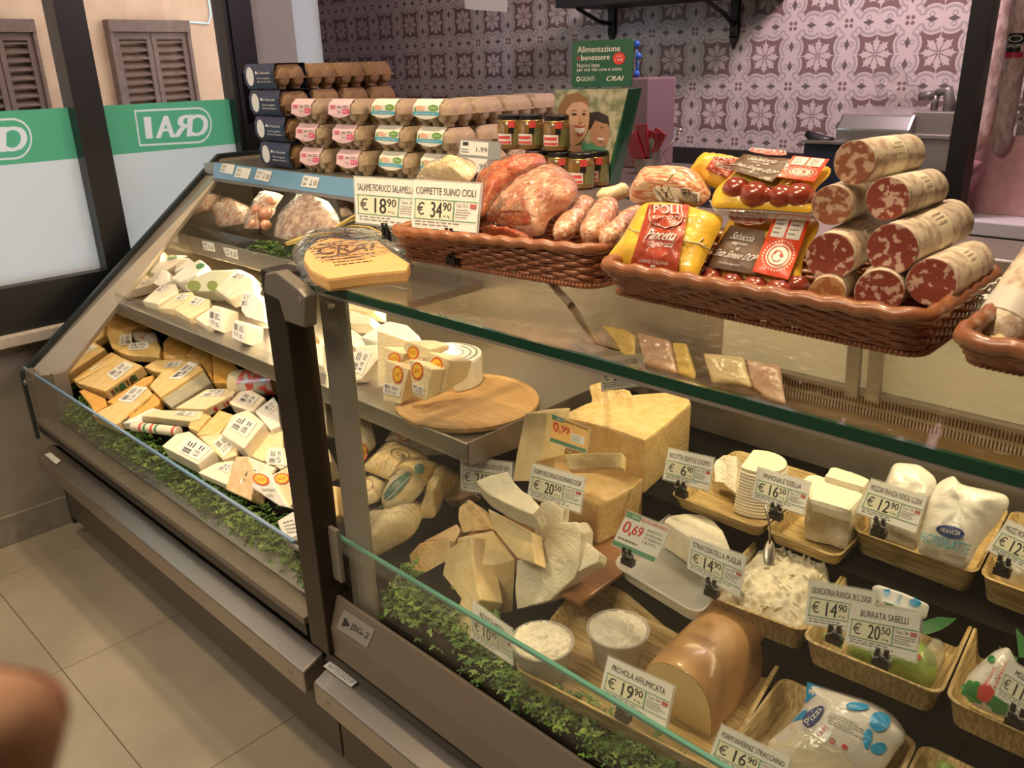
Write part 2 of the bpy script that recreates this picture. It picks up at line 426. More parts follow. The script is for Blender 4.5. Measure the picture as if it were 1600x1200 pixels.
b = B(); b.box((-4.5, 2.60, 0), (-4.401, 3.05, 3.0)); b.prism([(XW-0.141, ys, 0), (XW-0.141, ys+0.02, 0), (-4.4, 2.64, 0), (-4.4, 2.60, 0)], (0, 0, 3.0)); struct(build(b, 'wall_alcove', WALLG))
b = B(); b.box((3.0, -3.3, 0), (3.1, 3.05, 3.0)); struct(build(b, 'wall_right', WALLM))
b = B(); b.box((-3.14, -3.3, 0), (3.0, -3.2, 3.0)); struct(build(b, 'wall_front', WALLM))
b = B(); b.box((XW, -3.2, 0), (XW+0.012, WY1, 0.105)); struct(build(b, 'baseboard_left', M('grey_stone_skirting', (0.26, 0.23, 0.20), 0.45, col2=(0.33, 0.30, 0.26), nscale=9), bevel=0.003))
b = B(); b.box((XW-0.02, WY0, 0.685), (XW+0.05, WY1, 0.722)); struct(build(b, 'trim_1', M('pale_stone_sill', (0.48, 0.43, 0.37), 0.4, col2=(0.54, 0.49, 0.43)), bevel=0.004))

# window with film and lettering
win = struct(thing('window_1', (XW, 0.3, WZ0), None, None))
b = B(); b.box((XW-0.06, WY0, WZ0+0.002), (XW+0.02, WY1, 0.87)); b.box((XW-0.06, WY0, 2.58), (XW+0.02, WY1, WZ1-0.001))
b.box((XW-0.06, 1.055, 0.87), (XW+0.035, 1.146, 2.58)); b.box((XW-0.06, 1.627, 0.87), (XW+0.02, WY1, 2.58)); b.box((XW-0.06, WY0, 0.87), (XW+0.02, WY0+0.08, 2.58))
b.box((XW-0.06, -0.45, 0.87), (XW+0.035, -0.36, 2.58)); b.box((XW+0.0201, 1.645, 0.87), (XW+0.03, 1.70, 2.58))
build(b, 'window_frame', BLACKM, win)
b = B(); lk = [atX(p, XW+0.031) for p in q('C1', 1512, 455, 1575, 770)]; b.box((XW+0.0301, lk[0].y, lk[1].z), (XW+0.038, lk[0].y+0.05, lk[0].z)); build(b, 'lock_plate', M('dark_lock_metal', (0.005, 0.005, 0.006), 0.2, 0.5), win, bevel=0.003)
b = B(); b.box((XW-0.032, WY0+0.08, 0.87), (XW-0.028, 1.627, 2.58)); build(b, 'window_pane', GLASS, win)
FW = M('frosted_white_film', (0.88, 0.94, 0.98), 0.6, transl=0.85); FG = M('green_film', (0.13, 0.52, 0.31), 0.6, transl=0.85)
b = B(); b.box((XW-0.027, WY0+0.08, 0.87), (XW-0.0262, 1.627, 1.242)); build(b, 'frosted_film', FW, win)
pl = Plane((XW-0.0262, 0, 0), (1, 0, 0))
FL = M('white_film_lettering', (0.90, 0.94, 0.98), 0.6, transl=0.85)
def crai_logo(Q, b, mirror):
    n = 14; pts = []
    for k in range(n+1):
        a = math.pi/2-math.pi*k/n; pts.append((0.80+0.20*math.cos(a), 0.5-0.5*math.sin(a)))
    out = [(0.0, 0.0)]+pts+[(0.0, 1.0)]; ins = [(0.018, 0.05)]+[(0.80+(x-0.80)*0.91, 0.5+(y-0.5)*0.9) for x, y in pts]+[(0.018, 0.95)]
    for k in range(len(out)):
        j = (k+1) % len(out); b.poly([Q.p(*out[k], 0), Q.p(*out[j], 0), Q.p(*ins[j], 0), Q.p(*ins[k], 0)])
    for ch, u0, u1 in (('C', 0.70, 0.92), ('R', 0.47, 0.70), ('A', 0.24, 0.47), ('I', 0.10, 0.16)):
        for d in (0, 0.010, 0.020, 0.030): Q.text(b, ch, u0+d, 0.20, u1+d, 0.80, off=0, mirror=mirror, slant=-0.12)
QL = Quad(*[pl.hit(p) for p in ((209.5, 172), (331, 166.5), (331, 222.5), (218, 228.5))])
# the green band with the lettering cut out of it, so both are lit through from outside
from mathutils.geometry import delaunay_2d_cdt
lb_ = B()
for k in range(3): crai_logo(Quad(*[c+Vector((0, -0.615*k, 0)) for c in QL.c]), lb_, True)
v2 = [Vector((y, z)) for y, z in ((WY0+0.08, 1.2421), (1.627, 1.2421), (1.627, 1.402), (WY0+0.08, 1.402))]+[Vector((v.y, v.z)) for v in lb_.v]
def ccw(f):
    ar = sum(v2[f[i]].x*v2[f[(i+1) % len(f)]].y-v2[f[(i+1) % len(f)]].x*v2[f[i]].y for i in range(len(f)))
    return f if ar > 0 else f[::-1]
rv, re_, rf, _a, _b, of = delaunay_2d_cdt(v2, [], [ccw([0, 1, 2, 3])]+[ccw([i+4 for i in f]) for f in lb_.f], 0, 1e-6)
bb_, bl_ = B(), B(); P3 = [Vector((XW-0.0265, v.x, v.y)) for v in rv]
bb_.add(P3, [list(f) for f, o in zip(rf, of) if list(o) == [0]]); bl_.add(P3, [list(f) for f, o in zip(rf, of) if any(i > 0 for i in o)])
build(bb_, 'green_band', FG, win); build(bl_, 'logo_lettering', FL, win)
w2 = struct(thing('window_2', (XW, ys, 0.9), None, None))
b = B(); b.box((XW-0.08, fy0+0.001, 0.901), (XW-0.07, ys-0.001, 2.599)); build(b, 'frosted_pane', FW, w2)

# outside: street, house front with louvred shutters
XF = -6.6
struct(build(B().box((-12, -9, -0.2), (-3.2, 12, -0.12)), 'street', M('street_stone', (0.45, 0.43, 0.40), 0.8)))
sun = bpy.data.lights.new('sun', 'SUN'); sun.energy = 0.35; sun.angle = 0.05; so = bpy.data.objects.new('sun', sun); COL.objects.link(so); so.rotation_euler = (math.radians(18), math.radians(52), 0)
house = thing('house', (XF, 1.5, -0.12), 'orange stucco house front with brown louvred shutters, seen through the window', 'house')
b = B(); b.box((XF-0.3, -9, -0.12), (XF, 12, 6.5)); build(b, 'wall', M('orange_stucco', (0.21, 0.082, 0.034), 0.85, col2=(0.235, 0.098, 0.043), nscale=2.2, bump=0.5, bscale=60), house)
SHUT = M('brown_shutter_wood', (0.058, 0.022, 0.012), 0.6, spec=0.1, col2=(0.072, 0.03, 0.018), nscale=12)
pf = Plane((XF, 0, 0), (1, 0, 0))
def shutters(tl, tr, h):
    a, c = pf.hit(tl), pf.hit(tr); y0, y1, z1 = a.y, c.y, max(a.z, c.z); z0 = z1-h; wd = y1-y0
    m = 0.08*wd; b = B(); b.box((XF, y0, z1-0.08), (XF+0.10, y1, z1)); b.box((XF, y0, z0), (XF+0.09, y0+m*0.55, z1-0.08)); b.box((XF, y1-m*0.55, z0), (XF+0.09, y1, z1-0.08)); b.box((XF, y0, z0-0.05), (XF+0.12, y1, z0))
    fr = build(b, 'shutter_frame', SHUT, house)
    ym = (y0+y1)/2
    for s0, s1 in ((y0+m*0.55+0.004, ym-0.003), (ym+0.003, y1-m*0.55-0.004)):
        b = B(); fw = 0.035
        b.box((XF+0.02, s0, z0), (XF+0.07, s0+fw, z1-0.084)); b.box((XF+0.02, s1-fw, z0), (XF+0.07, s1, z1-0.084))
        b.box((XF+0.02, s0+fw, z1-0.13), (XF+0.07, s1-fw, z1-0.084)); b.box((XF+0.02, s0+fw, z0), (XF+0.07, s1-fw, z0+0.12))
        z = z0+0.14
        while z < z1-0.15:
            b.add([(XF+0.02, s0+fw, z+0.035), (XF+0.02, s1-fw, z+0.035), (XF+0.065, s1-fw, z), (XF+0.065, s0+fw, z), (XF+0.02, s0+fw, z+0.043), (XF+0.02, s1-fw, z+0.043), (XF+0.065, s1-fw, z+0.008), (XF+0.065, s0+fw, z+0.008)], [[0,1,2,3],[7,6,5,4],[3,2,6,7],[0,4,5,1],[0,3,7,4],[1,5,6,2]]); z += 0.056
        build(b, 'shutter', SHUT, house)
shutters((160, 34), (286, 33), 1.75); shutters((-85, 36), (45, 31), 1.75)
b = B(); c = [pf.hit(p) for p in q('C1', 1150, -40, 1320, 140)]; b.sweep([(XF+0.01, c[0].y, c[1].z), (XF+0.01, c[1].y-0.03, c[1].z-0.01), (XF+0.01, c[1].y, c[1].z+0.05), (XF+0.01, c[1].y, c[0].z+0.4)], 0.006, 6); build(b, 'wall_cable', GREYINK, house)

# ---------------------------------------------------------------- the refrigerated counter
XL, XJ, XR = -2.85, -1.27, 0.65
ctr = thing('refrigerated_counter', (-1.1, 1.1, 0.0), 'long steel and glass refrigerated deli counter with sloped left end and green edged top glass', 'counter')
def part(b, name, mat, parent=None, **k): return build(b, name, mat, parent or ctr, **k)
def bx(lo, hi, name, mat, parent=None, **k): return part(B().box(lo, hi), name, mat, parent, **k)
bx((XL+0.02, 0.80, 0.0), (XR, 1.74, 0.10), 'plinth', BLACK)
DARKP = M('brown_grey_front_panel', (0.115, 0.095, 0.078), 0.4, 0.3)
bx((XL, 0.735, 0.09), (XJ-0.004, 0.775, 0.345), 'front_panel', DARKP, bevel=0.003)
bx((XJ+0.004, 0.735, 0.09), (XR, 0.775, 0.345), 'front_panel', DARKP, bevel=0.003)
bx((XL, 0.740, 0.3451), (XR, 0.78, 0.45), 'recess', BLACK)
for x0, x1 in ((XL-0.02, XJ-0.025), (XJ+0.012, XR)):
    bp = part(B().prism([(x0, 0.680, 0.285), (x0, 0.680, 0.340), (x0, 0.735, 0.362), (x0, 0.7349, 0.285)], (x1-x0, 0, 0)), 'bumper_rail', STEEL, bevel=0.006, seg=3)
    xs = x1-0.05 if x0 < -2 else x0+0.05
    part(B().cyl((xs, 0.679, 0.318), (xs, 0.6805, 0.318), 0.007), 'screw', STEELD, bp)
# self-service side: low glass lip, rail, inner ledge
bx((XL+0.01, 0.700, 0.425), (XJ-0.02, 0.739, 0.4505), 'lip_trim', BLACK)
bx((XL+0.01, 0.697, 0.452), (XJ-0.02, 0.742, 0.470), 'lip_rail', TAUPE, bevel=0.003)
bx((XL+0.01, 0.698, 0.4705), (XJ-0.02, 0.703, 0.643), 'lip_glass', GLASS)
bx((XL+0.01, 0.6965, 0.6431), (XJ-0.02, 0.7035, 0.648), 'lip_glass_edge', GLASSB)
part(B().prism([(XL+0.1, 0.743, 0.474), (XL+0.1, 0.80, 0.515), (XL+0.1, 0.80, 0.505), (XL+0.1, 0.743, 0.464)], (XJ-XL-0.12, 0, 0)), 'inner_ledge', STEEL)
# serving side: sloped steel plate, glass behind it
part(B().prism([(XJ+0.045, 0.700, 0.49), (XJ+0.045, 0.722, 0.556), (XJ+0.045, 0.730, 0.552), (XJ+0.045, 0.735, 0.425), (XJ+0.045, 0.702, 0.425)], (XR-XJ-0.045, 0, 0)), 'front_plate', TAUPE, bevel=0.002)
bx((XJ+0.045, 0.7, 0.405), (XR, 0.739, 0.4245), 'plate_trim', BLACK)
bx((XJ+0.045, 0.731, 0.5), (XR, 0.737, 0.683), 'lower_glass', GLASS)
bx((XJ+0.045, 0.7305, 0.6831), (XR, 0.7375, 0.6885), 'lower_glass_edge', GLASSL)
pp = Plane((XJ, 0.700, 0.49), (0, -0.95, 0.317))
Q = Quad(*pp.hits(q('D3', 265, 475, 490, 620, 435, 750, 215, 605)))
npl = part(Q.slab(0.0015), 'name_plate', M('satin_name_plate', (0.42, 0.41, 0.40), 0.35, 0.5)); b = B()
Q.text(b, 'JBG-2', 0.36, 0.28, 0.92, 0.70, off=0.0022); Q.oval(b, 0.2, 0.5, 0.10, 0.2, off=0.0022, star=0.3, teeth=3); part(b, 'lettering', INK, npl)
ps = Plane((XJ, 0.739, 0.40), (0, -0.35, 0.93))
Q = Quad(*Plane((XJ, 0.732, 0.372), (0, -0.5, 0.86)).hits(q('D3', 165, 848, 368, 992, 318, 1032, 118, 882)))
st = part(Q.slab(0.001), 'maker_sticker', PAPER); b = B(); Q.text(b, 'ANTESGROUP', 0.06, 0.2, 0.95, 0.8, off=0.0016); part(b, 'lettering', GREYINK, st)
Q = Quad(*Plane((XJ, 0.732, 0.372), (0, -0.5, 0.86)).hits(q('A2', 196, 588, 262, 640, 232, 662, 160, 602))); part(Q.slab(0.001), 'blank_sticker', PAPER)
# sloped left end
outp = [(0.70, 0.392), (0.70, 0.61), (1.47, 1.212), (1.80, 1.212), (1.80, 0.06), (0.75, 0.06), (0.75, 0.392)]
inp = [(0.72, 0.392), (0.785, 0.622), (1.405, 1.168), (1.80, 1.168), (1.80, 0.06), (0.75, 0.06), (0.75, 0.392)]
part(B().frustum([Vector((XL, y, z)) for y, z in outp], [Vector((XL+0.098, y, z)) for y, z in inp]), 'end_panel', M('warm_steel_end', (0.46, 0.39, 0.32), 0.42, 0.75, col2=(0.50, 0.43, 0.36), nscale=5))
part(B().prism([(XL-0.022, 0.69, 0.395), (XL-0.022, 0.69, 0.622), (XL-0.022, 1.465, 1.228), (XL-0.022, 1.80, 1.228), (XL-0.022, 1.80, 0.06), (XL-0.022, 0.735, 0.06), (XL-0.022, 0.735, 0.395)], (0.0215, 0, 0)), 'end_gasket', M('dark_blue_black_gasket', (0.02, 0.028, 0.034), 0.35), bevel=0.004)
MIRROR = M('polished_steel_inside', (0.75, 0.70, 0.63), 0.08, 1.0)
part(B().prism([(XL+0.0985, y, z) for y, z in [(0.79, 0.50), (0.80, 0.62), (1.40, 1.15), (1.52, 1.15), (1.52, 0.50)]], (0.0015, 0, 0)), 'end_mirror', MIRROR)
bx((XL+0.10, 0.745, 0.50), (XL+0.125, 0.79, 0.637), 'end_clamp', POSTG, bevel=0.003)
b = B().box((XL+0.05, 0.69, 0.628), (XL+0.115, 0.712, 0.652)); b.cyl((XL+0.02, 0.694, 0.60), (XL+0.02, 0.688, 0.60), 0.008); part(b, 'glass_clamp', STEELD, bevel=0.002)
# decks
DECKM = M('black_deck', (0.004, 0.0036, 0.0032), 0.7, spec=0.1)
SN = Vector((0, -0.35, 1)).normalized()
part(B().prism([(XL+0.1, 0.80, 0.50), (XL+0.1, 1.53, 0.757), (XL+0.1, 1.53, 0.737), (XL+0.1, 0.80, 0.48)], (1.79, 0, 0)), 'self_service_deck', DECKM)
for y0, y1, z in ((0.745, 1.02, 0.575), (1.0201, 1.20, 0.648), (1.2001, 1.53, 0.712)):
    bx((-0.94, y0, 0.46), (XR, y1, z), 'stepped_deck', DECKM)
bx((-1.05, 0.80, 0.46), (-0.9405, 1.53, 0.62), 'deck_filler', DECKM)
WOODB = M('brown_wood_board', (0.20, 0.085, 0.03), 0.4, coat=0.3, col2=(0.32, 0.15, 0.06), nscale=10, stretch=(3, 30, 30))
# shelves
bx((XL+0.1002, 0.998, 0.776), (-1.10, 1.522, 0.796), 'lower_shelf', STEEL)
bx((XL+0.1002, 0.990, 0.766), (-1.10, 0.9975, 0.808), 'lower_shelf_strip', STEEL, bevel=0.002)
bx((XL+0.1002, 0.9860, 0.770), (-1.105, 0.9885, 0.842), 'lower_shelf_riser', GLASS)
part(B().prism([(-1.0995, 0.992, 0.764), (-1.0995, 0.992, 0.812), (-1.0995, 1.522, 0.812), (-1.0995, 1.522, 0.72)], (0.004, 0, 0)), 'shelf_bracket', STEELD)
bx((XL+0.1002, 1.272, 0.928), (-1.60, 1.522, 0.948), 'upper_shelf', STEEL)
us = bx((XL+0.1002, 1.264, 0.925), (-1.60, 1.2715, 0.982), 'upper_shelf_strip', STEEL, bevel=0.002)
bx((XL+0.1002, 1.2660, 0.9825), (-1.60, 1.2690, 1.02), 'upper_shelf_riser', GLASS)
# back of the case
bx((XL+0.1002, 1.531, 0.40), (XR, 1.56, 1.164), 'back_wall', M('case_back_steel', (0.43, 0.40, 0.35), 0.4, 0.6, col2=(0.50, 0.46, 0.40), nscale=6))
bx((-0.86, 1.520, 0.905), (XR, 1.5305, 1.163), 'cream_panel', M('cream_panel', (0.72, 0.68, 0.56), 0.35))
gm = bpy.data.materials.new('slotted_grille'); gm.use_nodes = True; NV.nt = gm.node_tree; X_, Y_, Z_ = world_xyz(gm.node_tree)
slot = ((X_/0.0062).fract().lt(0.45))*(((Z_-0.852)/0.0225).fract().lt(0.72)); NV.nt.links.new(mixcol(NV.nt, slot, (0.50, 0.44, 0.38), (0.06, 0.04, 0.03)), NV.nt.nodes['Principled BSDF'].inputs['Base Color']); NV.nt.nodes['Principled BSDF'].inputs['Metallic'].default_value = 0.3
bx((-0.86, 1.512, 0.852), (XR, 1.530, 0.897), 'air_grille', gm); bx((-0.86, 1.498, 0.8975), (XR, 1.5305, 0.9045), 'grille_rail', STEELD)
for px0 in ((1318, 530), (1353, 530)):
    a = atY(px0, 1.44); c = atY((px0[0]+36, 640), 1.44)
    part(B().prism([(a.x, 1.44, 1.164), (a.x+0.024, 1.44, 1.164), (a.x+0.026, 1.47, 0.90), (a.x+0.002, 1.47, 0.90)], (0, 0.012, 0)), 'support_bar', STEELD)
# top: rear worktop, price rail, glass, posts
bx((XL, 1.402, 1.1655), (-1.205, 2.22, 1.203), 'rear_top', STEEL, bevel=0.003)
bx((-1.204, 1.402, 1.1655), (XR, 1.565, 1.203), 'rear_top', STEEL, bevel=0.003)
RAIL = M('sky_tinted_price_rail', (0.20, 0.38, 0.60), 0.18, 0.15, coat=0.6)  # sky reflection from the window painted in as a blue base colour
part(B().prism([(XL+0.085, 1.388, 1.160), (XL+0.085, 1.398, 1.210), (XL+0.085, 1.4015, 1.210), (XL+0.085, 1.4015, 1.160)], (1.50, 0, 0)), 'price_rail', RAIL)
bx((XL+0.085, 1.385, 1.150), (-1.26, 1.4018, 1.1595), 'price_rail_base', STEELD)
bx((-1.262, 0.702, 1.179), (XR, 1.40, 1.187), 'top_glass', GLASS)
bx((-1.19, 0.696, 1.1755), (XR, 0.7018, 1.188), 'top_glass_edge', GLASSG)
bx((-1.19, 0.6965, 1.1705), (XR, 0.710, 1.1752), 'top_glass_profile', POSTG)
bx((-1.13, 0.700, 0.690), (XR, 0.704, 1.1702), 'front_glass', GLASS)
DK = M('dark_bronze_post', (0.05, 0.038, 0.028), 0.32, 0.6)
p0 = atY((405, 415), 0.69); p1 = atY((437, 420), 0.69)
bx((p0.x, 0.69, 0.43), (p1.x, 0.742, 1.19), 'divider_post', DK, bevel=0.003)
bx((p0.x, 0.7425, 1.17), (p0.x+0.028, 1.384, 1.19), 'divider_top_rail', TAUPE, bevel=0.002)
g0 = atY((501, 470), 0.744); g1 = atY((541, 470), 0.744)
bx((g0.x, 0.741, 0.50), (g1.x, 0.748, 1.168), 'glass_post', POSTG, bevel=0.001)
b = B(); b.prism([Vector((p.x, 0.672, p.z)) for p in [atY(k, 0.68) for k in q('B8', 150, 172, 215, 160, 345, 262, 388, 310, 385, 492, 268, 452, 232, 330, 142, 285)]], (0, 0.024, 0))
hg = part(b, 'hinge', M('grey_hinge', (0.17, 0.15, 0.13), 0.42, 0.3), bevel=0.004, seg=3)
for px in q('B8', 328, 335, 485, 368):
    a = atY(px, 0.671 if px[0] < 490 else 0.7); part(B().cyl(a, a+Vector((0, 0.012, 0)), 0.0062, n=20), 'bolt', STEELD, hg, bevel=0.001)
a = atY(q('D1', 555, 985)[0], 0.715); c = atY(q('D1', 690, 1300)[0], 0.715)
bx((a.x, 0.72, c.z-0.05), (c.x, 0.729, a.z), 'corner_bracket', POSTG, bevel=0.002)
a = atY(q('A3', 815, 1075)[0], 0.70); part(B().cyl(a, a+Vector((0.06, 0, 0)), 0.005).cyl(a-Vector((0, 0.004, 0)), a+Vector((0, 0.02, 0)), 0.009, n=16), 'lip_knob', STEELD)
pt = [atZ(p, 1.177) for p in ((843, 422), (893, 478))]
part(B().sweep([pt[0], pt[1], atY((930, 534), 1.30), atY((965, 545), 1.44)], 0.006, 8), 'glass_strut', STEEL)
# small price cards on the rails
def price_card(Q, parent, name='rail_price_card', seed=1, big=None):
    c = build(Q.slab(0.0008), name, PAPER, parent); b = B()
    Q.scribble(b, 0.08, 0.15, 0.45, 0.45, 2, seed, off=0.0014)
    if big: Q.text(b, big, 0.52, 0.3, 0.92, 0.85, off=0.0014)
    Q.scribble(b, 0.08, 0.6, 0.4, 0.85, 2, seed+5, off=0.0014)
    build(b, 'print', INK if big else GREYINK, c); return c
pr = Plane((0, 1.387, 1.16), (0, -1, 0.2))
for i, (z, big) in enumerate(((q('C5', 190, 20, 270, 30, 255, 90, 175, 75), None), (q('C5', 285, 42, 372, 55, 350, 120, 262, 105), None), (q('C5', 412, 55, 503, 72, 480, 138, 390, 118), '2,10'), (q('C5', 700, 95, 800, 110, 778, 178, 680, 165), '2,10'))):
    price_card(Quad(*pr.hits(z)), ctr, seed=i, big=big)
pr = Plane((0, 1.2635, 0.95), (0, -1, 0))
for i, z in enumerate((q('D6', 128, 770, 270, 800, 290, 905, 150, 880), q('D6', 390, 850, 565, 880, 580, 1005, 430, 960))): price_card(Quad(*pr.hits(z)), ctr, seed=20+i, big='1,0')

# wooden board set into the serving side
tag(build(B().box((-1.045, 0.905, 0.6485), (-0.745, 1.50, 0.656)), 'wooden_board', WOODB, bevel=0.002), 'dark brown wooden board under the big hard cheese wedges', 'board')

# parsley garnish: nobody could count it
def parsley(name, label, spots, seed, size=(0.006, 0.011)):
    r = random.Random(seed); b = B()
    for (x, y, z) in spots:
        c = Vector((x, y, z)); b.cur = r.choice((0, 0, 1, 1, 2))
        st = Vector((r.uniform(-.5, .5), r.uniform(-.9, .2), r.uniform(.4, 1.2))).normalized(); h = r.uniform(0.006, 0.018)
        c2 = c+st*h; b.sweep([c, c2], [0.0008, 0.0006], 3, caps=False)
        for k in range(r.randint(5, 7)):
            a = r.uniform(0, 6.28); d = (Vector((math.cos(a), math.sin(a), r.uniform(-.3, .8)))).normalized(); s = r.uniform(*size)
            sd = d.cross(Vector((r.uniform(-.4, .4), r.uniform(-.4, .4), 1))).normalized(); up = sd.cross(d)
            p = c2
            b.add([p, p+d*s*.45+sd*s*.42+up*s*.18, p+d*s*.62+sd*s*.16, p+d*s*1.05+sd*s*.18-up*s*.1, p+d*s*1.05-sd*s*.18-up*s*.1, p+d*s*.62-sd*s*.16, p+d*s*.45-sd*s*.42+up*s*.18, p+d*s*.5-up*s*.08], [[0,1,2,7],[2,3,4,7],[7,4,5],[0,7,5,6]])
    o = build(b, name, [M('parsley_dark', (0.07, 0.16, 0.03), 0.5), M('parsley_green', (0.14, 0.28, 0.05), 0.5), M('parsley_light', (0.26, 0.38, 0.10), 0.5)])
    return tag(o, label, 'garnish', None, 'stuff')
r = random.Random(3); sp = []
for k in range(1900):
    x = r.uniform(-2.70, -1.30); y = r.triangular(0.735, 0.83, 0.79); sp.append((x, y, 0.485+0.45*(y-0.745)+r.uniform(0, 0.028)))
parsley('parsley_garnish', 'strip of green parsley behind the low glass lip of the self service side', sp, 11, (0.007, 0.012))
sp = []
for k in range(1500):
    x = r.uniform(-1.10, -0.20); y = r.triangular(0.742, 0.80, 0.76)
    if x < -0.86: y += r.uniform(0, 0.055)
    sp.append((x, y, 0.540+0.5*(y-0.742)+r.uniform(0, 0.024)))
parsley('parsley_garnish', 'strip of green parsley behind the front glass of the serving side', sp, 12, (0.007, 0.012))
sp = []
for k in range(150):
    x = r.uniform(-2.38, -1.86); sp.append((x, r.uniform(1.275, 1.33), 0.965+r.uniform(0, 0.03)))
parsley('parsley_garnish', 'tuft of bright green parsley in front of the cured meat bags on the upper shelf', sp, 13, (0.009, 0.015))

# ---------------------------------------------------------------- packaged cheeses of the self-service side
Y_ORANGE = M('orange_cheese', (0.80, 0.40, 0.07), 0.42, coat=0.7, col2=(0.86, 0.50, 0.12), nscale=14, bump=0.45, bscale=60)
Y_GOLD = M('golden_cheese', (0.82, 0.55, 0.19), 0.42, coat=0.7, col2=(0.88, 0.66, 0.30), nscale=16, bump=0.45, bscale=60)
Y_PALE = M('pale_yellow_cheese', (0.84, 0.69, 0.40), 0.45, coat=0.6, col2=(0.88, 0.76, 0.50), nscale=16, bump=0.4, bscale=60)
Y_CREAM = M('cream_cheese_paste', (0.86, 0.77, 0.58), 0.45, coat=0.5, col2=(0.90, 0.83, 0.68), nscale=14, bump=0.4, bscale=60)
Y_TAN = M('tan_rind_cheese', (0.66, 0.46, 0.24), 0.5, coat=0.5, col2=(0.78, 0.60, 0.36), nscale=18, bump=0.3, bscale=60)
Y_AMBER = M('amber_wrapped_cheese', (0.66, 0.33, 0.06), 0.3, coat=1.0, col2=(0.78, 0.50, 0.16), nscale=10, bump=0.5, bscale=40)
Y_GREYRIND = M('grey_green_rind', (0.36, 0.33, 0.22), 0.5, coat=0.6, col2=(0.50, 0.45, 0.30), nscale=14)
W_RIND = M('white_mould_rind', (0.80, 0.78, 0.72), 0.6, coat=0.4, col2=(0.88, 0.86, 0.80), nscale=20, bump=0.5, bscale=50)
PARM = M('parmesan_paste', (0.82, 0.66, 0.38), 0.55, col2=(0.88, 0.75, 0.50), nscale=30, bump=0.5, bscale=90)
LABEL = M('thermal_label_paper', (0.82, 0.80, 0.76), 0.5)
SUNR = M('sun_seal_red', (0.78, 0.10, 0.03), 0.4, coat=0.6); SUNY = M('sun_seal_yellow', (0.95, 0.62, 0.06), 0.4, coat=0.6)
REDP = M('red_print', (0.72, 0.08, 0.07), 0.4, coat=0.5); GREENP = M('green_print', (0.10, 0.28, 0.13), 0.4, coat=0.5)
def weigh_label(parent, pts, seed, name='price_label'):
    Q = Quad(*pts); l = build(Q.slab(0.0007, 0.0012), name, LABEL, parent); b = B()
    r = random.Random(seed); o = 0.0026
    Q.barcode(b, 0.10, 0.12, 0.40, 0.48, seed, off=o); Q.scribble(b, 0.50, 0.14, 0.92, 0.48, 3, seed+2, off=o)
    Q.text(b, '%d,%02d' % (r.randint(2, 9), r.randint(10, 99)), 0.14, 0.58, 0.48, 0.86, off=o); Q.scribble(b, 0.58, 0.62, 0.88, 0.86, 2, seed+3, off=o)
    build(b, 'print', INK, l); return l
def sun_seal(parent, Q, u, v, ru, rv, off=0.0016, name='sun_seal'):
    b = B(); Q.oval(b, u, v, ru, rv, off=off); s = build(b, name, SUNR, parent)
    b = B(); Q.oval(b, u, v, ru*0.78, rv*0.78, n=60, off=off+0.0005, star=0.10, teeth=14)
    build(b, 'sun', SUNY, s); b = B()
    Q.text(b, 'DALTER', u-ru*0.5, v-rv*0.25, u+ru*0.5, v+rv*0.22, off=off+0.001); build(b, 'lettering', SUNR, s); return s
def plane_at(px, y, z0, k, n):
    """plane through the spot where the line of sight to px meets the sloped pile"""
    return Plane(SPILE.hit(px) if y is None else atY(px, y), n)
SPILE = Plane((0, 0.80, 0.588), (0, -0.35, 1))
NPILE = (0, -0.35, 1)
def cheese(label, mat, top, th, n=NPILE, lab=None, at=None, name='cheese_wedge', cat='cheese', group='packaged cheeses in the self service deck', bevel=0.004, y=None, lift=0.0, seed=None, taper=0.0, smooth=False, z=None):
    cx = (sum(p[0] for p in top)/len(top), sum(p[1] for p in top)/len(top)) if at is None else at
    base = atZ(cx, z) if z is not None else (SPILE.hit(cx) if y is None else atY(cx, y))
    pl = Plane(base, n); pts = pl.hits(top, lift); nn = pl.n
    c = sum(pts, Vector())/len(pts); bot = [c+(p-c)*(1-taper)-nn*th for p in pts]
    b = B(); b.frustum(pts, bot)
    o = tag(build(b, name, mat, None, bevel=bevel, seg=2, smooth=smooth), label, cat, group)
    if lab: weigh_label(o, pl.hits(lab, lift), seed if seed is not None else int(cx[0]*7+cx[1]) % 9973)
    return o, pl, pts
def stripes(o, pts, i, mats, seed, th, n=6, lo=0.25, hi=0.75):
    """coloured print along the side face below edge i of a pack"""
    a, c = pts[i], pts[(i+1) % len(pts)]; nn = (pts[1]-pts[0]).cross(pts[2]-pts[0]).normalized()
    if nn.z < 0: nn = -nn
    Q = Quad(a, c, c-nn*th, a-nn*th); r = random.Random(seed)
    for m, nm in mats:
        b = B()
        for k in range(n):
            u = r.uniform(0.06, 0.86); Q.rect(b, u, lo+r.uniform(-.05, .1), u+r.uniform(0.03, 0.10), hi+r.uniform(-.1, .1), off=0.0012)
        build(b, nm, m, o)
P = q
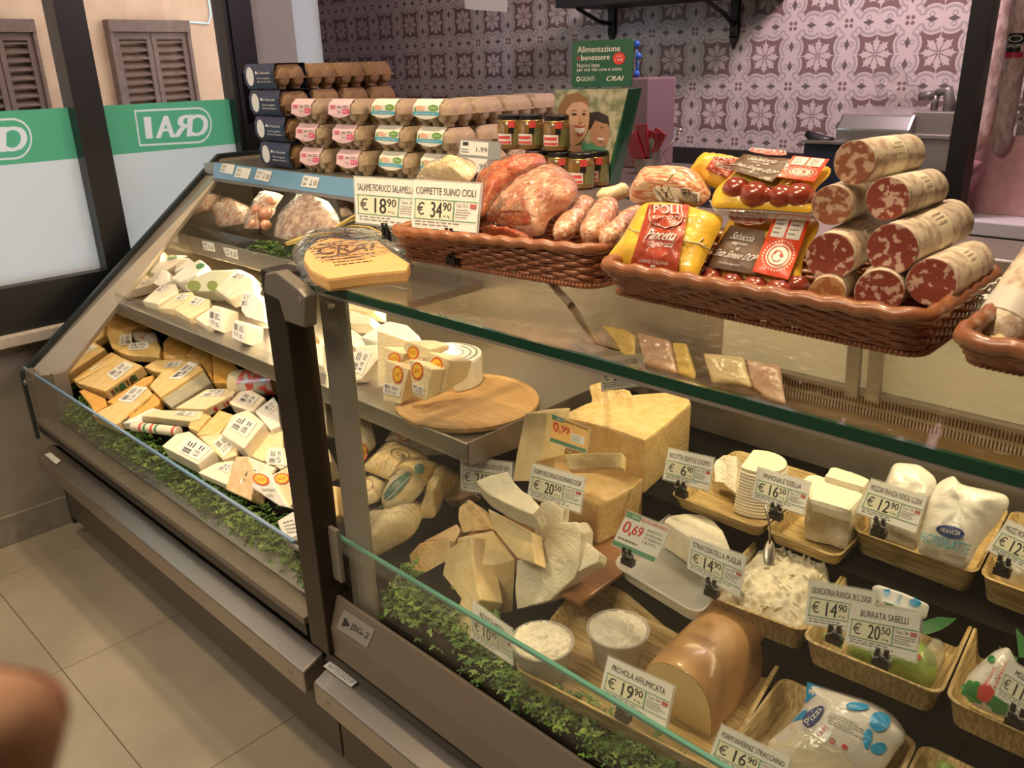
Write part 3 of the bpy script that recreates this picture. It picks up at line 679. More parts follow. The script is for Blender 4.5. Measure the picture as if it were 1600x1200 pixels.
# ---- back and left of the deck
cheese('pale holed cheese wedge with white label, furthest left at the steel end', Y_GOLD, P('A1', 262,648, 300,600, 415,545, 455,578, 458,632, 390,672), 0.030, lab=P('A1', 290,612, 400,540, 428,575, 320,632), lift=0.006)
o, pl, pts = cheese('wrapped cut roll with red and green print below the left shelf end', M('pale_roll_wrapper', (0.70, 0.66, 0.56), 0.35, coat=0.8, bump=0.4), P('A1', 385,505, 540,476, 618,505, 662,575, 672,645, 560,622, 490,560), 0.045, bevel=0.014)
Q = Quad(*pl.hits(P('A1', 430,520, 590,490, 660,620, 545,612))); b = B(); Q.scribble(b, 0.1, 0.2, 0.6, 0.9, 2, 5, 0.7, off=0.0014); build(b, 'red_print', REDP, o); b = B(); Q.line(b, 0.0, 0.05, 0.9, 0.05, 0.02, off=0.0014); Q.line(b, 0.68, 0.3, 0.95, 0.3, 0.05, off=0.0014); build(b, 'green_print', GREENP, o)
cheese('small golden wedge with a tilted white label behind the big golden wedge', Y_GOLD, P('A1', 410,674, 470,640, 660,612, 684,650, 674,712, 480,700), 0.026, lab=P('A1', 486,628, 612,618, 612,660, 486,672), lift=0.004)
cheese('amber half round in plastic against the back below the shelf', Y_AMBER, P('A1', 690,620, 740,556, 830,572, 886,618, 842,715, 690,722), 0.040, bevel=0.016)
o, pl, pts = cheese('large bright orange wheel wedge leaning under the shelf', Y_AMBER, P('A1', 835,700, 900,620, 1010,650, 1005,865, 930,745), 0.050, bevel=0.010)
o, pl, pts = cheese('large bright orange cut face of a wheel leaning under the shelf', Y_ORANGE, P('A1', 1003,682, 1090,697, 1186,800, 1092,873, 1012,868), 0.050, bevel=0.006, lift=0.004)
cheese('long golden wedge lying along the steel end panel', Y_GOLD, P('A1', 118,815, 150,770, 365,674, 402,690, 440,712, 150,868), 0.030, lab=P('A1', 215,775, 345,700, 370,718, 250,800))
o, pl, pts = cheese('big golden wedge with grey label at the left of the deck', Y_GOLD, P('A1', 160,872, 440,712, 572,765, 335,925), 0.036, lab=P('A1', 345,820, 460,738, 520,765, 400,862), lift=0.010)
stripes(o, pts, 2, ((GREENP, 'green_print'), (M('brown_print', (0.22, 0.12, 0.05), 0.4, coat=0.5), 'brown_print')), 3, 0.036)
cheese('orange cut wedge peeking from below the big golden wedge', Y_ORANGE, P('A1', 170,922, 205,912, 335,968, 350,1012, 268,1058, 236,1000), 0.030, lift=-0.004)
cheese('orange wedge between the two big golden wedges', Y_ORANGE, P('A1', 345,990, 578,838, 640,822, 628,862, 405,1012), 0.028, lift=-0.002)
cheese('flat golden wedge behind the golden wedge with white label', Y_GOLD, P('A1', 578,772, 650,730, 890,716, 930,740, 722,812, 640,800), 0.028, lab=P('A1', 706,778, 735,746, 822,738, 806,770))
o, pl, pts = cheese('golden wedge with dark side and long white label in the deck middle', Y_GOLD, P('A1', 612,892, 702,790, 900,738, 952,786, 682,962), 0.034, lab=P('A1', 735,852, 862,742, 922,758, 815,850), lift=0.012)
cheese('grey green rinded wedge right under the golden wedge with long label', Y_GREYRIND, P('A1', 684,966, 952,796, 1000,868, 748,1026), 0.030, lift=0.004)
o, pl, pts = cheese('big pale wedge with long label and printed side at the glass lip', Y_GOLD, P('A1', 252,1072, 430,980, 592,888, 634,938, 400,1136), 0.034, lab=P('A1', 415,985, 522,893, 606,905, 500,1002), lift=0.006)
stripes(o, pts, 3, ((GREYINK, 'grey_print'),), 4, 0.034, 10, 0.2, 0.5)
cheese('orange wedge right of the pale wedge with the long label', Y_ORANGE, P('A1', 520,1042, 640,935, 684,975, 672,1010, 470,1110), 0.028, lift=-0.003)
o, pl, pts = cheese('thin long wedge with red and green printed side in the deck middle', Y_PALE, P('A1', 770,1030, 972,910, 1160,906, 1132,950, 960,1036), 0.028, lab=P('A1', 925,962, 1000,916, 1092,914, 1060,956), lift=0.004)
stripes(o, pts, 3, ((REDP, 'red_print'),), 6, 0.028, 5)
# red and white roll lying below the shelf
a = SPILE.hit((369, 600)); c = SPILE.hit((436, 596)); ax = (c-a).normalized()
b = B(); b.sweep([a-ax*0.012, a-ax*0.004, a, c], [0.020, 0.036, 0.040, 0.040], 28); ro = tag(build(b, 'cheese_roll', Y_PALE, smooth=True, autosm=50), 'thick cut cheese roll with red and grey printed wrapper behind the black post', 'cheese', 'packaged cheeses in the self service deck')
b = B(); b.sweep([a+ax*0.035, c+ax*0.002], [0.0408, 0.0408], 28, caps=False); wr = build(b, 'wrapper', M('grey_printed_wrapper', (0.62, 0.60, 0.50), 0.3, coat=0.9, col2=(0.72, 0.10, 0.08), nscale=14, nlo=0.50, nhi=0.54), ro, smooth=True)
cheese('small block with square white label left of the black post', Y_CREAM, P('A1', 1110,995, 1180,925, 1250,915, 1338,966, 1262,1052, 1130,1012), 0.036, lab=P('A1', 1165,990, 1205,930, 1302,962, 1252,1022), lift=0.006)
# ---- front of the deck
cheese('long white rinded slab behind the printed stick at the glass lip', W_RIND, P('A2', 640,402, 832,308, 882,316, 762,366, 772,405), 0.026)
cheese('flat cream slab with a white label lying across the deck front', Y_PALE, P('A2', 760,356, 860,320, 1150,328, 1132,376, 1068,392), 0.026, lab=P('A2', 965,354, 1002,330, 1110,334, 1092,364), lift=0.004)
a = SPILE.hit((30+715/4, 560+425/4)); c = SPILE.hit((30+998/4, 560+458/4))
b = B(); b.cyl(a, c, 0.014, n=20); so_ = tag(build(b, 'cheese_stick', Y_CREAM, bevel=0.003, smooth=True, autosm=50), 'thin cheese stick with red and green dots on its wrapper at the glass lip', 'cheese', 'packaged cheeses in the self service deck')
d_ = (c-a)
for mt, nm, us in ((REDP, 'red_print', (0.2, 0.45, 0.92)), (GREENP, 'green_print', (0.3, 0.55))):
    b = B()
    for u in us: b.cyl(a+d_*u, a+d_*(u+0.05), 0.0144, n=20, caps=False)
    build(b, nm, mt, so_, smooth=True)
cheese('small shiny yellow piece in front of the yellow slab', Y_GOLD, P('A2', 1055,402, 1140,335, 1202,352, 1112,456, 1052,432), 0.030, bevel=0.009)
cheese('plain bright yellow slab between the labelled wedges', Y_GOLD, P('A2', 1105,478, 1250,320, 1342,352, 1246,474), 0.026)
o, pl, pts = cheese('large cream wedge with a big square label on top of the front pile', Y_CREAM, P('A2', 1260,472, 1332,352, 1430,318, 1532,402, 1402,562), 0.044, lab=P('A2', 1306,432, 1372,352, 1492,402, 1420,498), lift=0.026)
cheese('thick cream wedge with a printed label right behind the glass lip', Y_CREAM, P('A2', 890,547, 980,470, 1062,453, 1222,572, 1112,662), 0.044, lab=P('A2', 995,582, 1062,488, 1204,562, 1122,642), lift=0.014)
cheese('yellow wedge with a label under the large cream wedge', Y_PALE, P('A2', 1120,484, 1270,468, 1362,520, 1362,602, 1272,632, 1202,560), 0.030, lab=P('A2', 1210,530, 1290,470, 1360,530, 1282,622))
cheese('flat cream wedge lying low in front of the triangular block', Y_CREAM, P('A2', 1115,712, 1232,650, 1342,634, 1302,792), 0.022, lab=P('A2', 1235,690, 1300,655, 1332,665, 1305,720), lift=-0.004)
cheese('white wrapped block with a white label beside the black post', W_RIND, P('A3', 590,250, 712,156, 736,200, 752,340, 690,367), 0.036, lab=P('A3', 640,235, 712,175, 735,225, 690,270), lift=0.008)
cheese('plain yellow slab under the white wrapped block', Y_PALE, P('A3', 492,472, 692,370, 768,372, 770,472, 640,562, 500,502), 0.022, lift=-0.008)
# steep parmesan wedges by the post (faces turned to the front)
NF = (0.10, -0.80, 0.60)
cheese('tan triangular parmesan wedge standing at the glass lip', Y_TAN, P('A3', 405,738, 472,530, 546,530, 600,640, 565,812), 0.05, n=(0.15, -0.72, 0.68), lift=0.02, bevel=0.005)
o, pl, pts = cheese('parmesan wedge face with square label leaning beside the standing wedge', Y_CREAM, P('A3', 546,532, 722,602, 690,650, 566,726, 500,690), 0.012, n=(0.2, -0.7, 0.7), lift=0.022, lab=P('A3', 545,620, 620,590, 600,735, 497,700))
o, pl, pts = cheese('parmesan pack with a red sun seal standing at the glass lip left of the post', W_RIND, P('A3', 565,724, 600,650, 690,640, 722,730, 802,852, 742,842), 0.05, n=NF, lift=0.03)
Q = Quad(*pl.hits(P('A3', 565,640, 720,640, 800,850, 640,850), 0.03)); sun_seal(o, Q, 0.36, 0.18, 0.32, 0.18); b = B(); Q.text(b, 'PARMIGIANO', 0.25, 0.45, 0.80, 0.55, off=0.0016); Q.scribble(b, 0.35, 0.6, 0.75, 0.7, 2, 3, off=0.0016); build(b, 'lettering', GREYINK, o)
o, pl, pts = cheese('parmesan pack with a red sun seal half behind the black post', Y_PALE, P('A3', 690,652, 790,598, 850,640, 860,790, 800,858, 735,735), 0.05, n=NF, lift=0.035)
Q = Quad(*pl.hits(P('A3', 690,620, 850,600, 860,780, 740,790), 0.035)); sun_seal(o, Q, 0.40, 0.35, 0.34, 0.20)
cheese('cream block with a grey label behind the black post', Y_CREAM, P('A3', 650,562, 666,470, 772,474, 800,580, 752,612), 0.03, n=(0, -0.6, 0.8), lab=P('A3', 668,585, 690,480, 770,490, 780,590), lift=0.01)
o, pl, pts = cheese('long parmesan block with white label between the two posts', Y_PALE, P('A3', 880,522, 932,458, 1052,478, 1072,560, 905,642), 0.055, lab=P('A3', 893,540, 948,470, 1042,498, 992,572), lift=0.03)
cheese('upright clear pack of yellow slices behind the posts', Y_TAN, P('A3', 838,80, 925,130, 935,330, 900,400, 850,300), 0.03, n=NF)
cheese('tall upright pack of pale cheese between the posts', Y_PALE, P('A3', 932,112, 1030,150, 1045,400, 960,410, 930,350), 0.03, n=NF, lift=0.01)
def eye_logo(o, Q, u, v, ru, rv, off=0.0016):
    b = B(); Q.ring(b, u, v, ru, rv, 0.12, off=off); Q.ring(b, u, v, ru*0.35, rv*0.35, 0.3, off=off); Q.oval(b, u+ru*0.35, v+rv*0.35, ru*0.28, rv*0.4, off=off); build(b, 'printed_logo', M('brown_logo_print', (0.30, 0.19, 0.08), 0.5), o)
o, pl, pts = cheese('yellow cheese pack with a round brown logo low between the posts', Y_GOLD, P('D1', 440,740, 520,640, 680,650, 700,900, 600,970, 460,900), 0.03, n=NF, lift=0.03)
eye_logo(o, Quad(*pl.hits(P('D1', 440,700, 660,700, 660,960, 440,960), 0.03)), 0.33, 0.62, 0.40, 0.36)
o, pl, pts = cheese('white parmesan pack with grey print at the end of the glass lip', W_RIND, P('D1', 175,950, 310,868, 580,985, 560,1110, 400,1130, 240,1110), 0.04, n=(0, -0.7, 0.7), lift=0.03)
Q = Quad(*pl.hits(P('D1', 190,940, 340,880, 480,1090, 240,1100), 0.03)); b = B(); Q.scribble(b, 0.2, 0.15, 0.9, 0.8, 4, 8, 0.3, off=0.0014); build(b, 'print', GREYINK, o)

# ---------------------------------------------------------------- cheeses on the lower shelf
def shelf(label, mat, top, th, n=(0, -0.25, 1), lab=None, z=0.84, **k):
    k.setdefault('group', 'cheeses on the lower shelf'); return cheese(label, mat, top, th, n, lab, z=z, **k)
shelf('pale wedge with a label at the left front of the lower shelf', Y_CREAM, P('A1', 568,360, 690,255, 780,252, 792,300, 660,378), 0.030, lab=P('A1', 650,300, 700,262, 752,266, 705,310), z=0.835)
shelf('second pale wedge from the left at the lower shelf front', Y_PALE, P('A1', 668,402, 800,312, 880,300, 900,330, 745,412), 0.026, lab=P('A1', 770,358, 812,318, 872,322, 828,356), z=0.83)
shelf('third wedge from the left at the lower shelf front, yellow with label', Y_PALE, P('A1', 765,412, 900,325, 992,352, 990,400, 860,470), 0.030, lab=P('A1', 860,378, 900,335, 965,350, 925,392), z=0.83)
shelf('flat wedge below the barcoded blocks at the lower shelf front', Y_CREAM, P('A1', 900,468, 1010,395, 1090,420, 1000,515, 960,512), 0.024, z=0.825)
for lb, tp, lt, cp in (('barcoded cream block left of its twin on the lower shelf', (975,480, 1005,385, 1065,400, 1065,560, 985,530), (990,410, 1068,432, 1062,552, 985,520), (1005,388, 1055,362, 1160,400, 1150,430, 1070,425)),
                   ('barcoded cream block nearest the black post on the lower shelf', (1125,560, 1145,475, 1220,500, 1215,632, 1135,600), (1140,485, 1220,510, 1212,625, 1135,590), (1150,475, 1200,462, 1310,530, 1300,590, 1220,560))):
    o, pl, pts = shelf(lb, Y_CREAM, P('A1', *tp), 0.07, n=(0.25, -0.85, 0.45), lab=P('A1', *lt), z=0.835, bevel=0.006)
shelf('whitish wedge with label at the left end of the lower shelf', W_RIND, P('A1', 610,240, 650,160, 720,170, 742,235, 680,270), 0.04, n=(0.2, -0.7, 0.7), lab=P('A1', 625,225, 655,165, 695,180, 670,245), z=0.865)
o, pl, pts = shelf('white wrapped wedge with green leaf print on the lower shelf', W_RIND, P('A1', 745,215, 830,150, 930,95, 985,140, 905,195, 800,240), 0.045, z=0.885, n=(0, -0.4, 1), bevel=0.008)
Q = Quad(*pl.hits(P('A1', 880,130, 950,110, 985,150, 900,190))); b = B(); Q.oval(b, 0.55, 0.5, 0.35, 0.3, off=0.0014); build(b, 'green_print', GREENP, o)
o, pl, pts = shelf('large white and green wrapped cheese in the middle of the lower shelf', M('pale_green_wrapper', (0.72, 0.74, 0.52), 0.35, coat=0.9, col2=(0.78, 0.80, 0.62), nscale=9), P('A1', 815,245, 1000,165, 1180,160, 1260,200, 1010,300, 850,300), 0.055, z=0.875, n=(0.1, -0.7, 0.8), bevel=0.008)
Q = Quad(*pl.hits(P('A1', 815,235, 1050,230, 1050,310, 815,310))); b = B(); Q.oval(b, 0.34, 0.45, 0.18, 0.42, off=0.0016); Q.oval(b, 0.83, 0.45, 0.14, 0.38, off=0.0016); build(b, 'green_print', M('olive_print', (0.26, 0.32, 0.08), 0.4, coat=0.5), o)
shelf('wrapped wedge with label lying over the green wrapped cheese', Y_CREAM, P('A1', 1015,282, 1150,175, 1240,185, 1280,225, 1262,280, 1110,350), 0.04, z=0.89, n=(0, -0.5, 1), lab=P('A1', 1120,218, 1165,185, 1225,200, 1185,235), bevel=0.010)
shelf('upright pink white pack with label next to the black post', W_RIND, P('A1', 1185,420, 1200,295, 1250,300, 1330,380, 1335,500, 1215,460), 0.05, z=0.862, n=(0.2, -0.8, 0.5), lab=P('A1', 1185,395, 1205,300, 1250,312, 1235,410))
for i, (tp, zz) in enumerate(((P('A1', 700,150, 740,95, 860,90, 905,125, 840,150, 760,180), 0.89), (P('A1', 805,70, 820,28, 915,40, 912,95, 860,90), 0.895))):
    shelf(('white wrapped cheese at the back left of the lower shelf', 'pale yellow block at the very back of the lower shelf')[i], (W_RIND, Y_PALE)[i], tp, 0.05, z=zz, n=(0, -0.5, 0.9))
# between and right of the posts
shelf('small wrapped wedge with dark stripes behind the hinge', Y_TAN, P('B8', 245,480, 330,490, 410,520, 400,560, 300,580, 255,590), 0.04, z=0.85, n=(0.1, -0.6, 0.8), bevel=0.008)
shelf('long wedge with round label between the posts on the lower shelf', Y_PALE, P('B8', 285,605, 330,570, 395,570, 410,600, 345,655), 0.03, z=0.83)
shelf('white labelled wedge between the posts on the lower shelf', Y_CREAM, P('B8', 345,650, 395,580, 470,590, 470,720, 420,705), 0.03, z=0.83, lab=P('B8', 355,650, 398,588, 440,602, 412,672))
shelf('wedge with a big white label right of the grey post', Y_CREAM, P('B8', 612,750, 665,600, 795,590, 790,680, 690,800, 640,810), 0.035, z=0.845, n=(0.3, -0.8, 0.6), lab=P('B8', 620,745, 672,612, 755,640, 700,770), bevel=0.006)
shelf('white rinded triangle at the back of the lower shelf', W_RIND, P('B8', 680,550, 760,500, 850,450, 960,475, 1020,530, 1020,575, 900,590, 780,580), 0.05, z=0.90, n=(0, -0.5, 0.9), bevel=0.008)
for i, tp in enumerate(((580,330, 600,300, 685,330, 690,400, 590,380), (690,335, 770,350, 770,410, 690,400), (570,410, 650,400, 750,430, 740,480, 600,470), (590,505, 640,500, 640,600, 600,600))):
    shelf(('squared pale block behind the grey post, topmost', 'pale block beside the topmost one behind the grey post', 'long pale block below the topmost ones behind the grey post', 'narrow pale block low behind the grey post')[i], (Y_PALE, Y_PALE, Y_CREAM, Y_CREAM)[i], P('B8', *tp), 0.05, z=(0.92, 0.92, 0.90, 0.87)[i], n=(0, -0.7, 0.7), bevel=0.005)
# round wooden board with its cheeses
bc = atZ((480+1000/4, 470+615/4), 0.812); 
b = B(); b.lathe((bc.x, bc.y, 0.797), [(0.005, 0.0), (0.150, 0.0), (0.158, 0.006), (0.158, 0.014), (0.153, 0.018), (0.143, 0.018), (0.141, 0.0165), (0.138, 0.0165), (0.136, 0.018), (0.001, 0.018)], 64)
tag(build(b, 'round_wooden_board', M('pale_wood_board', (0.50, 0.29, 0.11), 0.6, col2=(0.62, 0.39, 0.17), nscale=4, stretch=(2, 40, 2)), smooth=True, autosm=40), 'round pale wooden board with a groove at the right end of the lower shelf', 'board')
wc = atZ((480+880/4, 470+500/4), 0.815)
b = B()
def wheel_cut(c, r, h, a0, a1, n=30):
    pts = [c+Vector((0, 0, h))]+[c+Vector((r*math.cos(a0+(a1-a0)*k/n), r*math.sin(a0+(a1-a0)*k/n), h)) for k in range(n+1)]
    return pts
pts = wheel_cut(Vector((wc.x, wc.y, 0.815)), 0.082, 0.068, -0.55, 3.6); b.prism(pts, (0, 0, -0.068))
wh = tag(build(b, 'cut_cheese_wheel', W_RIND, bevel=0.006), 'cut round cheese with white printed top standing on the round wooden board', 'cheese')
b = B(); Qc = Quad(*[Vector((wc.x+dx*0.08, wc.y+dy*0.08, 0.883)) for dx, dy in ((-1, 1), (1, 1), (1, -1), (-1, -1))])
for rr in (0.9, 0.72, 0.5): Qc.ring(b, 0.5, 0.5, rr*0.5, rr*0.5, 0.06, 40, off=0.0012, a0=-3.5, a1=0.45)
build(b, 'printed_rings', GREYINK, wh); b = B(); Qc.rect(b, 0.36, 0.38, 0.46, 0.43, off=0.0014); build(b, 'red_print', REDP, wh)
for i, (tp, sun, side, lab, y_) in enumerate((
    ((435,185, 605,240, 600,545, 440,510), None, 0.03, None, 1.10),
    ((605,245, 765,300, 760,360, 640,360, 600,300), (670,325, 36, 42), 0.03, None, 1.085),
    ((760,315, 905,375, 850,575, 790,600, 770,380), (815,403, 38, 52), 0.03, (745,300, 760,300, 760,340, 745,340), 1.08),
    ((475,285, 605,330, 590,380, 510,380, 480,420), (552,360, 40, 38), 0.03, None, 1.06),
    ((490,365, 635,425, 580,650, 472,625), (573,460, 33, 55), 0.035, (480,510, 592,540, 580,600, 475,575), 1.03),
    ((635,360, 785,425, 740,630, 660,595), (697,437, 36, 55), 0.035, (660,515, 735,540, 730,590, 665,570), 1.04))):
    lb = ('tall plain triangle of cheese at the back of the board group', 'cheese triangle with sun seal in the second row, beside the cut wheel', 'cheese triangle with sun seal leaning against the cut wheel', 'cheese triangle with half hidden sun seal at the left of the group', 'front left cheese triangle with sun seal and barcode by the shelf riser', 'front right cheese triangle with sun seal and barcode by the shelf riser')[i]
    n = Vector((0.25, -0.9, 0.28)); pl = Plane(atY(P('A4', tp[0], tp[1])[0], y_), n)
    pts = pl.hits(P('A4', *tp)); b = B(); c = sum(pts, Vector())/len(pts)
    b.frustum(pts, [c+(p-c)*0.55+Vector((0.02, 0.06, 0)) for p in pts])
    o = tag(build(b, 'cheese_triangle', Y_PALE, bevel=0.003), lb, 'cheese', 'sun seal cheese triangles on the lower shelf')
    Q = Quad(*pl.hits(P('A4', 435,185, 935,185, 935,685, 435,685)))
    if sun: sun_seal(o, Q, (sun[0]-435)/500, (sun[1]-185)/500, sun[2]/500, sun[3]/500)
    if lab and i > 2: weigh_label(o, pl.hits(P('A4', *lab)), 40+i)

# ---------------------------------------------------------------- soft packs: an outline with its own plane, puffed up on both sides
class Pillow:
    def __init__(s, pix, plane, th, under=0.4, p=2.4, rings=9, crumple=0.0, cs=40.0, n=64, lift=0.0):
        s.pl = plane; s.th = th; s.under = under; s.p = p; s.rings = rings; s.cr = crumple; s.cs = cs
        pts = plane.hits(pix, lift); s.lift = lift
        s.n = plane.n; s.x = s.n.orthogonal().normalized(); s.y = s.n.cross(s.x); s.o = sum(pts, Vector())/len(pts)
        q2 = [((v-s.o).dot(s.x), (v-s.o).dot(s.y)) for v in pts]
        # resample the outline, slightly rounded
        per = []; m = len(q2); L = [math.dist(q2[i], q2[(i+1) % m]) for i in range(m)]; T = sum(L)
        for k in range(n):
            d = T*k/n; i = 0
            while d > L[i]: d -= L[i]; i += 1
            a, c = q2[i], q2[(i+1) % m]; f = d/L[i]; per.append((a[0]+(c[0]-a[0])*f, a[1]+(c[1]-a[1])*f))
        for _ in range(2): per = [((per[i-1][0]+2*per[i][0]+per[(i+1) % n][0])/4, (per[i-1][1]+2*per[i][1]+per[(i+1) % n][1])/4) for i in range(n)]
        s.per = per; s.N = n
    def ratio(s, a, c):
        r = math.hypot(a, c)
        if r < 1e-7: return 0.0
        d = (a/r, c/r); best = None
        for i in range(s.N):
            p, t = s.per[i], s.per[(i+1) % s.N]; ex, ey = t[0]-p[0], t[1]-p[1]
            den = d[0]*ey-d[1]*ex
            if abs(den) < 1e-12: continue
            k = (p[0]*ey-p[1]*ex)/den; u = (p[0]*d[1]-p[1]*d[0])/den
            if k > 0 and -1e-6 <= u <= 1+1e-6: best = k if best is None else max(best, k)
        return min(1.0, r/best) if best else 1.0
    def h(s, a, c, ratio=None):
        r = s.ratio(a, c) if ratio is None else ratio
        z = s.th*(1-r**s.p)
        if s.cr:
            w3 = s.o+s.x*a+s.y*c
            z += s.cr*(noise.noise(w3*s.cs)+0.5*noise.noise(w3*s.cs*2.7))*(1-r**6)
        return z
    def pt(s, pix, off=0.001):
        h = s.th*0.7
        for _ in range(7):      # where the line of sight meets the puffed surface
            v = s.pl.hit(pix, s.lift+h)-s.o; a, c = v.dot(s.x), v.dot(s.y); h = 0.5*(h+s.h(a, c))
        return s.o+s.x*a+s.y*c+s.n*(s.h(a, c)+off)
    def fill(s, b):
        n = s.N; top = []
        for j in range(s.rings+1):
            r = 1-(1-j/s.rings)**1.6 if False else j/s.rings
            for i in range(n): a, c = s.per[i][0]*r, s.per[i][1]*r; top.append(s.o+s.x*a+s.y*c+s.n*s.h(a, c, r))
        fs = []
        for j in range(s.rings):
            for i in range(n):
                k = (i+1) % n; fs.append([j*n+i, (j+1)*n+i, (j+1)*n+k, j*n+k])
        bot = []
        for j in range(s.rings, -1, -1):
            r = j/s.rings
            for i in range(n): a, c = s.per[i][0]*r, s.per[i][1]*r; bot.append(s.o+s.x*a+s.y*c-s.n*s.th*s.under*(1-r**s.p)-s.n*0.0004)
        k0 = len(top)
        for j in range(s.rings):
            for i in range(n):
                k = (i+1) % n; fs.append([k0+j*n+i, k0+(j+1)*n+i, k0+(j+1)*n+k, k0+j*n+k])
        for i in range(n):
            k = (i+1) % n; fs.append([s.rings*n+i, k0+i, k0+k, s.rings*n+k])
        return b.add(top+bot, fs)
    def build(s, name, mat, label=None, cat=None, group=None, parent=None):
        o = build(s.fill(B()), name, mat, parent, smooth=True)
        return tag(o, label, cat, group)
class PQ(Quad):
    """quad given in photograph pixels whose points lie on the puffed surface of a pack"""
    def __init__(s, pillow, pix): s.pw = pillow; s.k = pix; s.n = pillow.n
    def p(s, u, v, off=0.0006):
        k = s.k; a = (k[0][0]+(k[1][0]-k[0][0])*u, k[0][1]+(k[1][1]-k[0][1])*u); c = (k[3][0]+(k[2][0]-k[3][0])*u, k[3][1]+(k[2][1]-k[3][1])*u)
        return s.pw.pt((a[0]+(c[0]-a[0])*v, a[1]+(c[1]-a[1])*v), off+0.0006+0.55*s.pw.cr)
    def rect(s, b, u0, v0, u1, v1, off=0.0006):
        nu = max(1, int(abs(u1-u0)*14)); nv = max(1, int(abs(v1-v0)*14)); g = [[s.p(u0+(u1-u0)*i/nu, v0+(v1-v0)*j/nv, off) for i in range(nu+1)] for j in range(nv+1)]
        for j in range(nv):
            for i in range(nu): b.poly([g[j][i], g[j][i+1], g[j+1][i+1], g[j+1][i]])
    def oval(s, b, u, v, ru, rv, n=28, off=0.0006, ph=0.0, star=0.0, teeth=12):
        c = s.p(u, v, off); prev = [c]*n
        for j in range(1, 5):
            cur = []
            for k in range(n):
                a = 2*math.pi*k/n+ph; f = (1+star*math.cos(teeth*a))*j/4
                cur.append(s.p(u+ru*f*math.cos(a), v+rv*f*math.sin(a), off))
            for k in range(n):
                m = (k+1) % n
                b.poly([prev[k], cur[k], cur[m]] if j == 1 else [prev[k], cur[k], cur[m], prev[m]])
            prev = cur

# ---------------------------------------------------------------- trays of the serving side
PALM = M('palm_leaf_tray', (0.58, 0.43, 0.20), 0.5, col2=(0.36, 0.24, 0.09), nscale=4, stretch=(1.5, 32, 10), nlo=0.42, nhi=0.58)
PALM2 = M('palm_leaf_tray_cross', (0.56, 0.42, 0.20), 0.5, col2=(0.36, 0.25, 0.10), nscale=4, stretch=(32, 1.5, 10), nlo=0.42, nhi=0.58)
def round_quad(c, r, k=6):
    out = []
    for i in range(4):
        p, a, d = c[i], c[i-1], c[(i+1) % 4]; u = (a-p).normalized(); v = (d-p).normalized()
        for j in range(k+1):
            t = j/k; out.append((p+u*r)*(1-t)**2+p*2*t*(1-t)+(p+v*r)*t**2)
    return out
def tray(label, corners, h, mat=PALM, name='palm_leaf_tray', inset=0.014, rim=0.005, r=0.022, group='palm leaf trays on the stepped deck', th=0.0025):
    c = sum(corners, Vector())/4
    def ring(ins, dz): return [c+(p-c)-(p-c).normalized()*0+Vector((0, 0, dz)) for p in round_quad([c+(q_-c)*(1-ins/((q_-c).length)) for q_ in corners], max(0.004, r-ins*0.3))]
    loops = [ring(inset+0.004, -h), ring(0.004, -0.004), ring(-0.001, -0.001), ring(0.0, 0.0), ring(rim, 0.0), ring(rim+0.003, -0.002), ring(inset+0.006, -h+th+0.004), ring(inset+0.012, -h+th)]
    n = len(loops[0]); vs = [p for l in loops for p in l]; fs = []
    for j in range(len(loops)-1):
        for i in range(n): k = (i+1) % n; fs.append([j*n+i, j*n+k, (j+1)*n+k, (j+1)*n+i])
    fs.append(list(range(n-1, -1, -1))); fs.append([(len(loops)-1)*n+i for i in range(n)])
    return tag(build(B().add(vs, fs), name, mat, smooth=True, autosm=50), label, 'tray', group)
def zq(z, *pix): return [atZ(p, z) for p in pix]
TA = zq(0.622, (915, 897), (1227, 1024), (1123, 1208), (801, 1042)); tray('wide palm leaf tray with two ricotta cups and the smoked log', TA, 0.036)
TBl, TBr, TBf = zq(0.622, (1222, 1055), (1436, 1157), (1130, 1180)); TB = [TBl, TBr, TBf+TBr-TBl, TBf]; tray('palm leaf tray holding the blue and white mozzarella bag', TB, 0.045, PALM2)
dx = Vector((0.20, 0, 0)); TC0 = atZ((1440, 1159), 0.622); TC = [TC0, TC0+dx, TC0+dx+TBf-TBl, TC0+TBf-TBl]; tray('palm leaf tray at the lower right corner of the photo', TC, 0.045, PALM2)
TP = zq(0.690, (1060, 790), (1199, 838), (1093, 962), (954, 880)); PLAS = glass('milky_plastic_tray', tint=(0.97, 0.96, 0.92), ior=1.4, rough=0.15, white=0.35)
tray('shallow milky plastic tray under the cut ricotta round', TP, 0.030, PLAS, 'plastic_tray', group=None, r=0.03)
TS = zq(0.70, (1200, 822), (1338, 868), (1258, 988), (1100, 929)); tray('striped palm leaf tray heaped with white shredded cheese', TS, 0.048, PALM2)
TU = zq(0.70, (1342, 868), (1535, 943), (1471, 1087), (1252, 997)); tray('palm leaf tray with the green burrata pouches', TU, 0.048, PALM2)
TT0, TT3 = zq(0.70, (1538, 943), (1476, 1090)); TT = [TT0, TT0+dx, TT3+dx, TT3]; tray('palm leaf tray with the green and red mozzarella pack', TT, 0.048, PALM2)
TR_ = zq(0.745, (1046, 772), (1190, 826)); TRb = [p+Vector((-0.005, 0.25, 0)) for p in TR_]; tray('shallow palm leaf tray under the ribbed ricotta', [TRb[0], TRb[1], TR_[1], TR_[0]], 0.028)
tray('palm leaf tray under the white woven cheese blocks', [TRb[1]+Vector((0.004, 0, 0)), TRb[1]+Vector((0.135, 0.0, 0)), TR_[1]+Vector((0.135, 0.0, 0)), TR_[1]+Vector((0.004, 0, 0))], 0.028)
TF = zq(0.762, (1329, 826), (1526, 897), (1578, 794)); TF = [TF[0]+TF[2]-TF[1], TF[2], TF[1], TF[0]]; tray('palm leaf tray with the two white mozzarella bags', TF, 0.047)
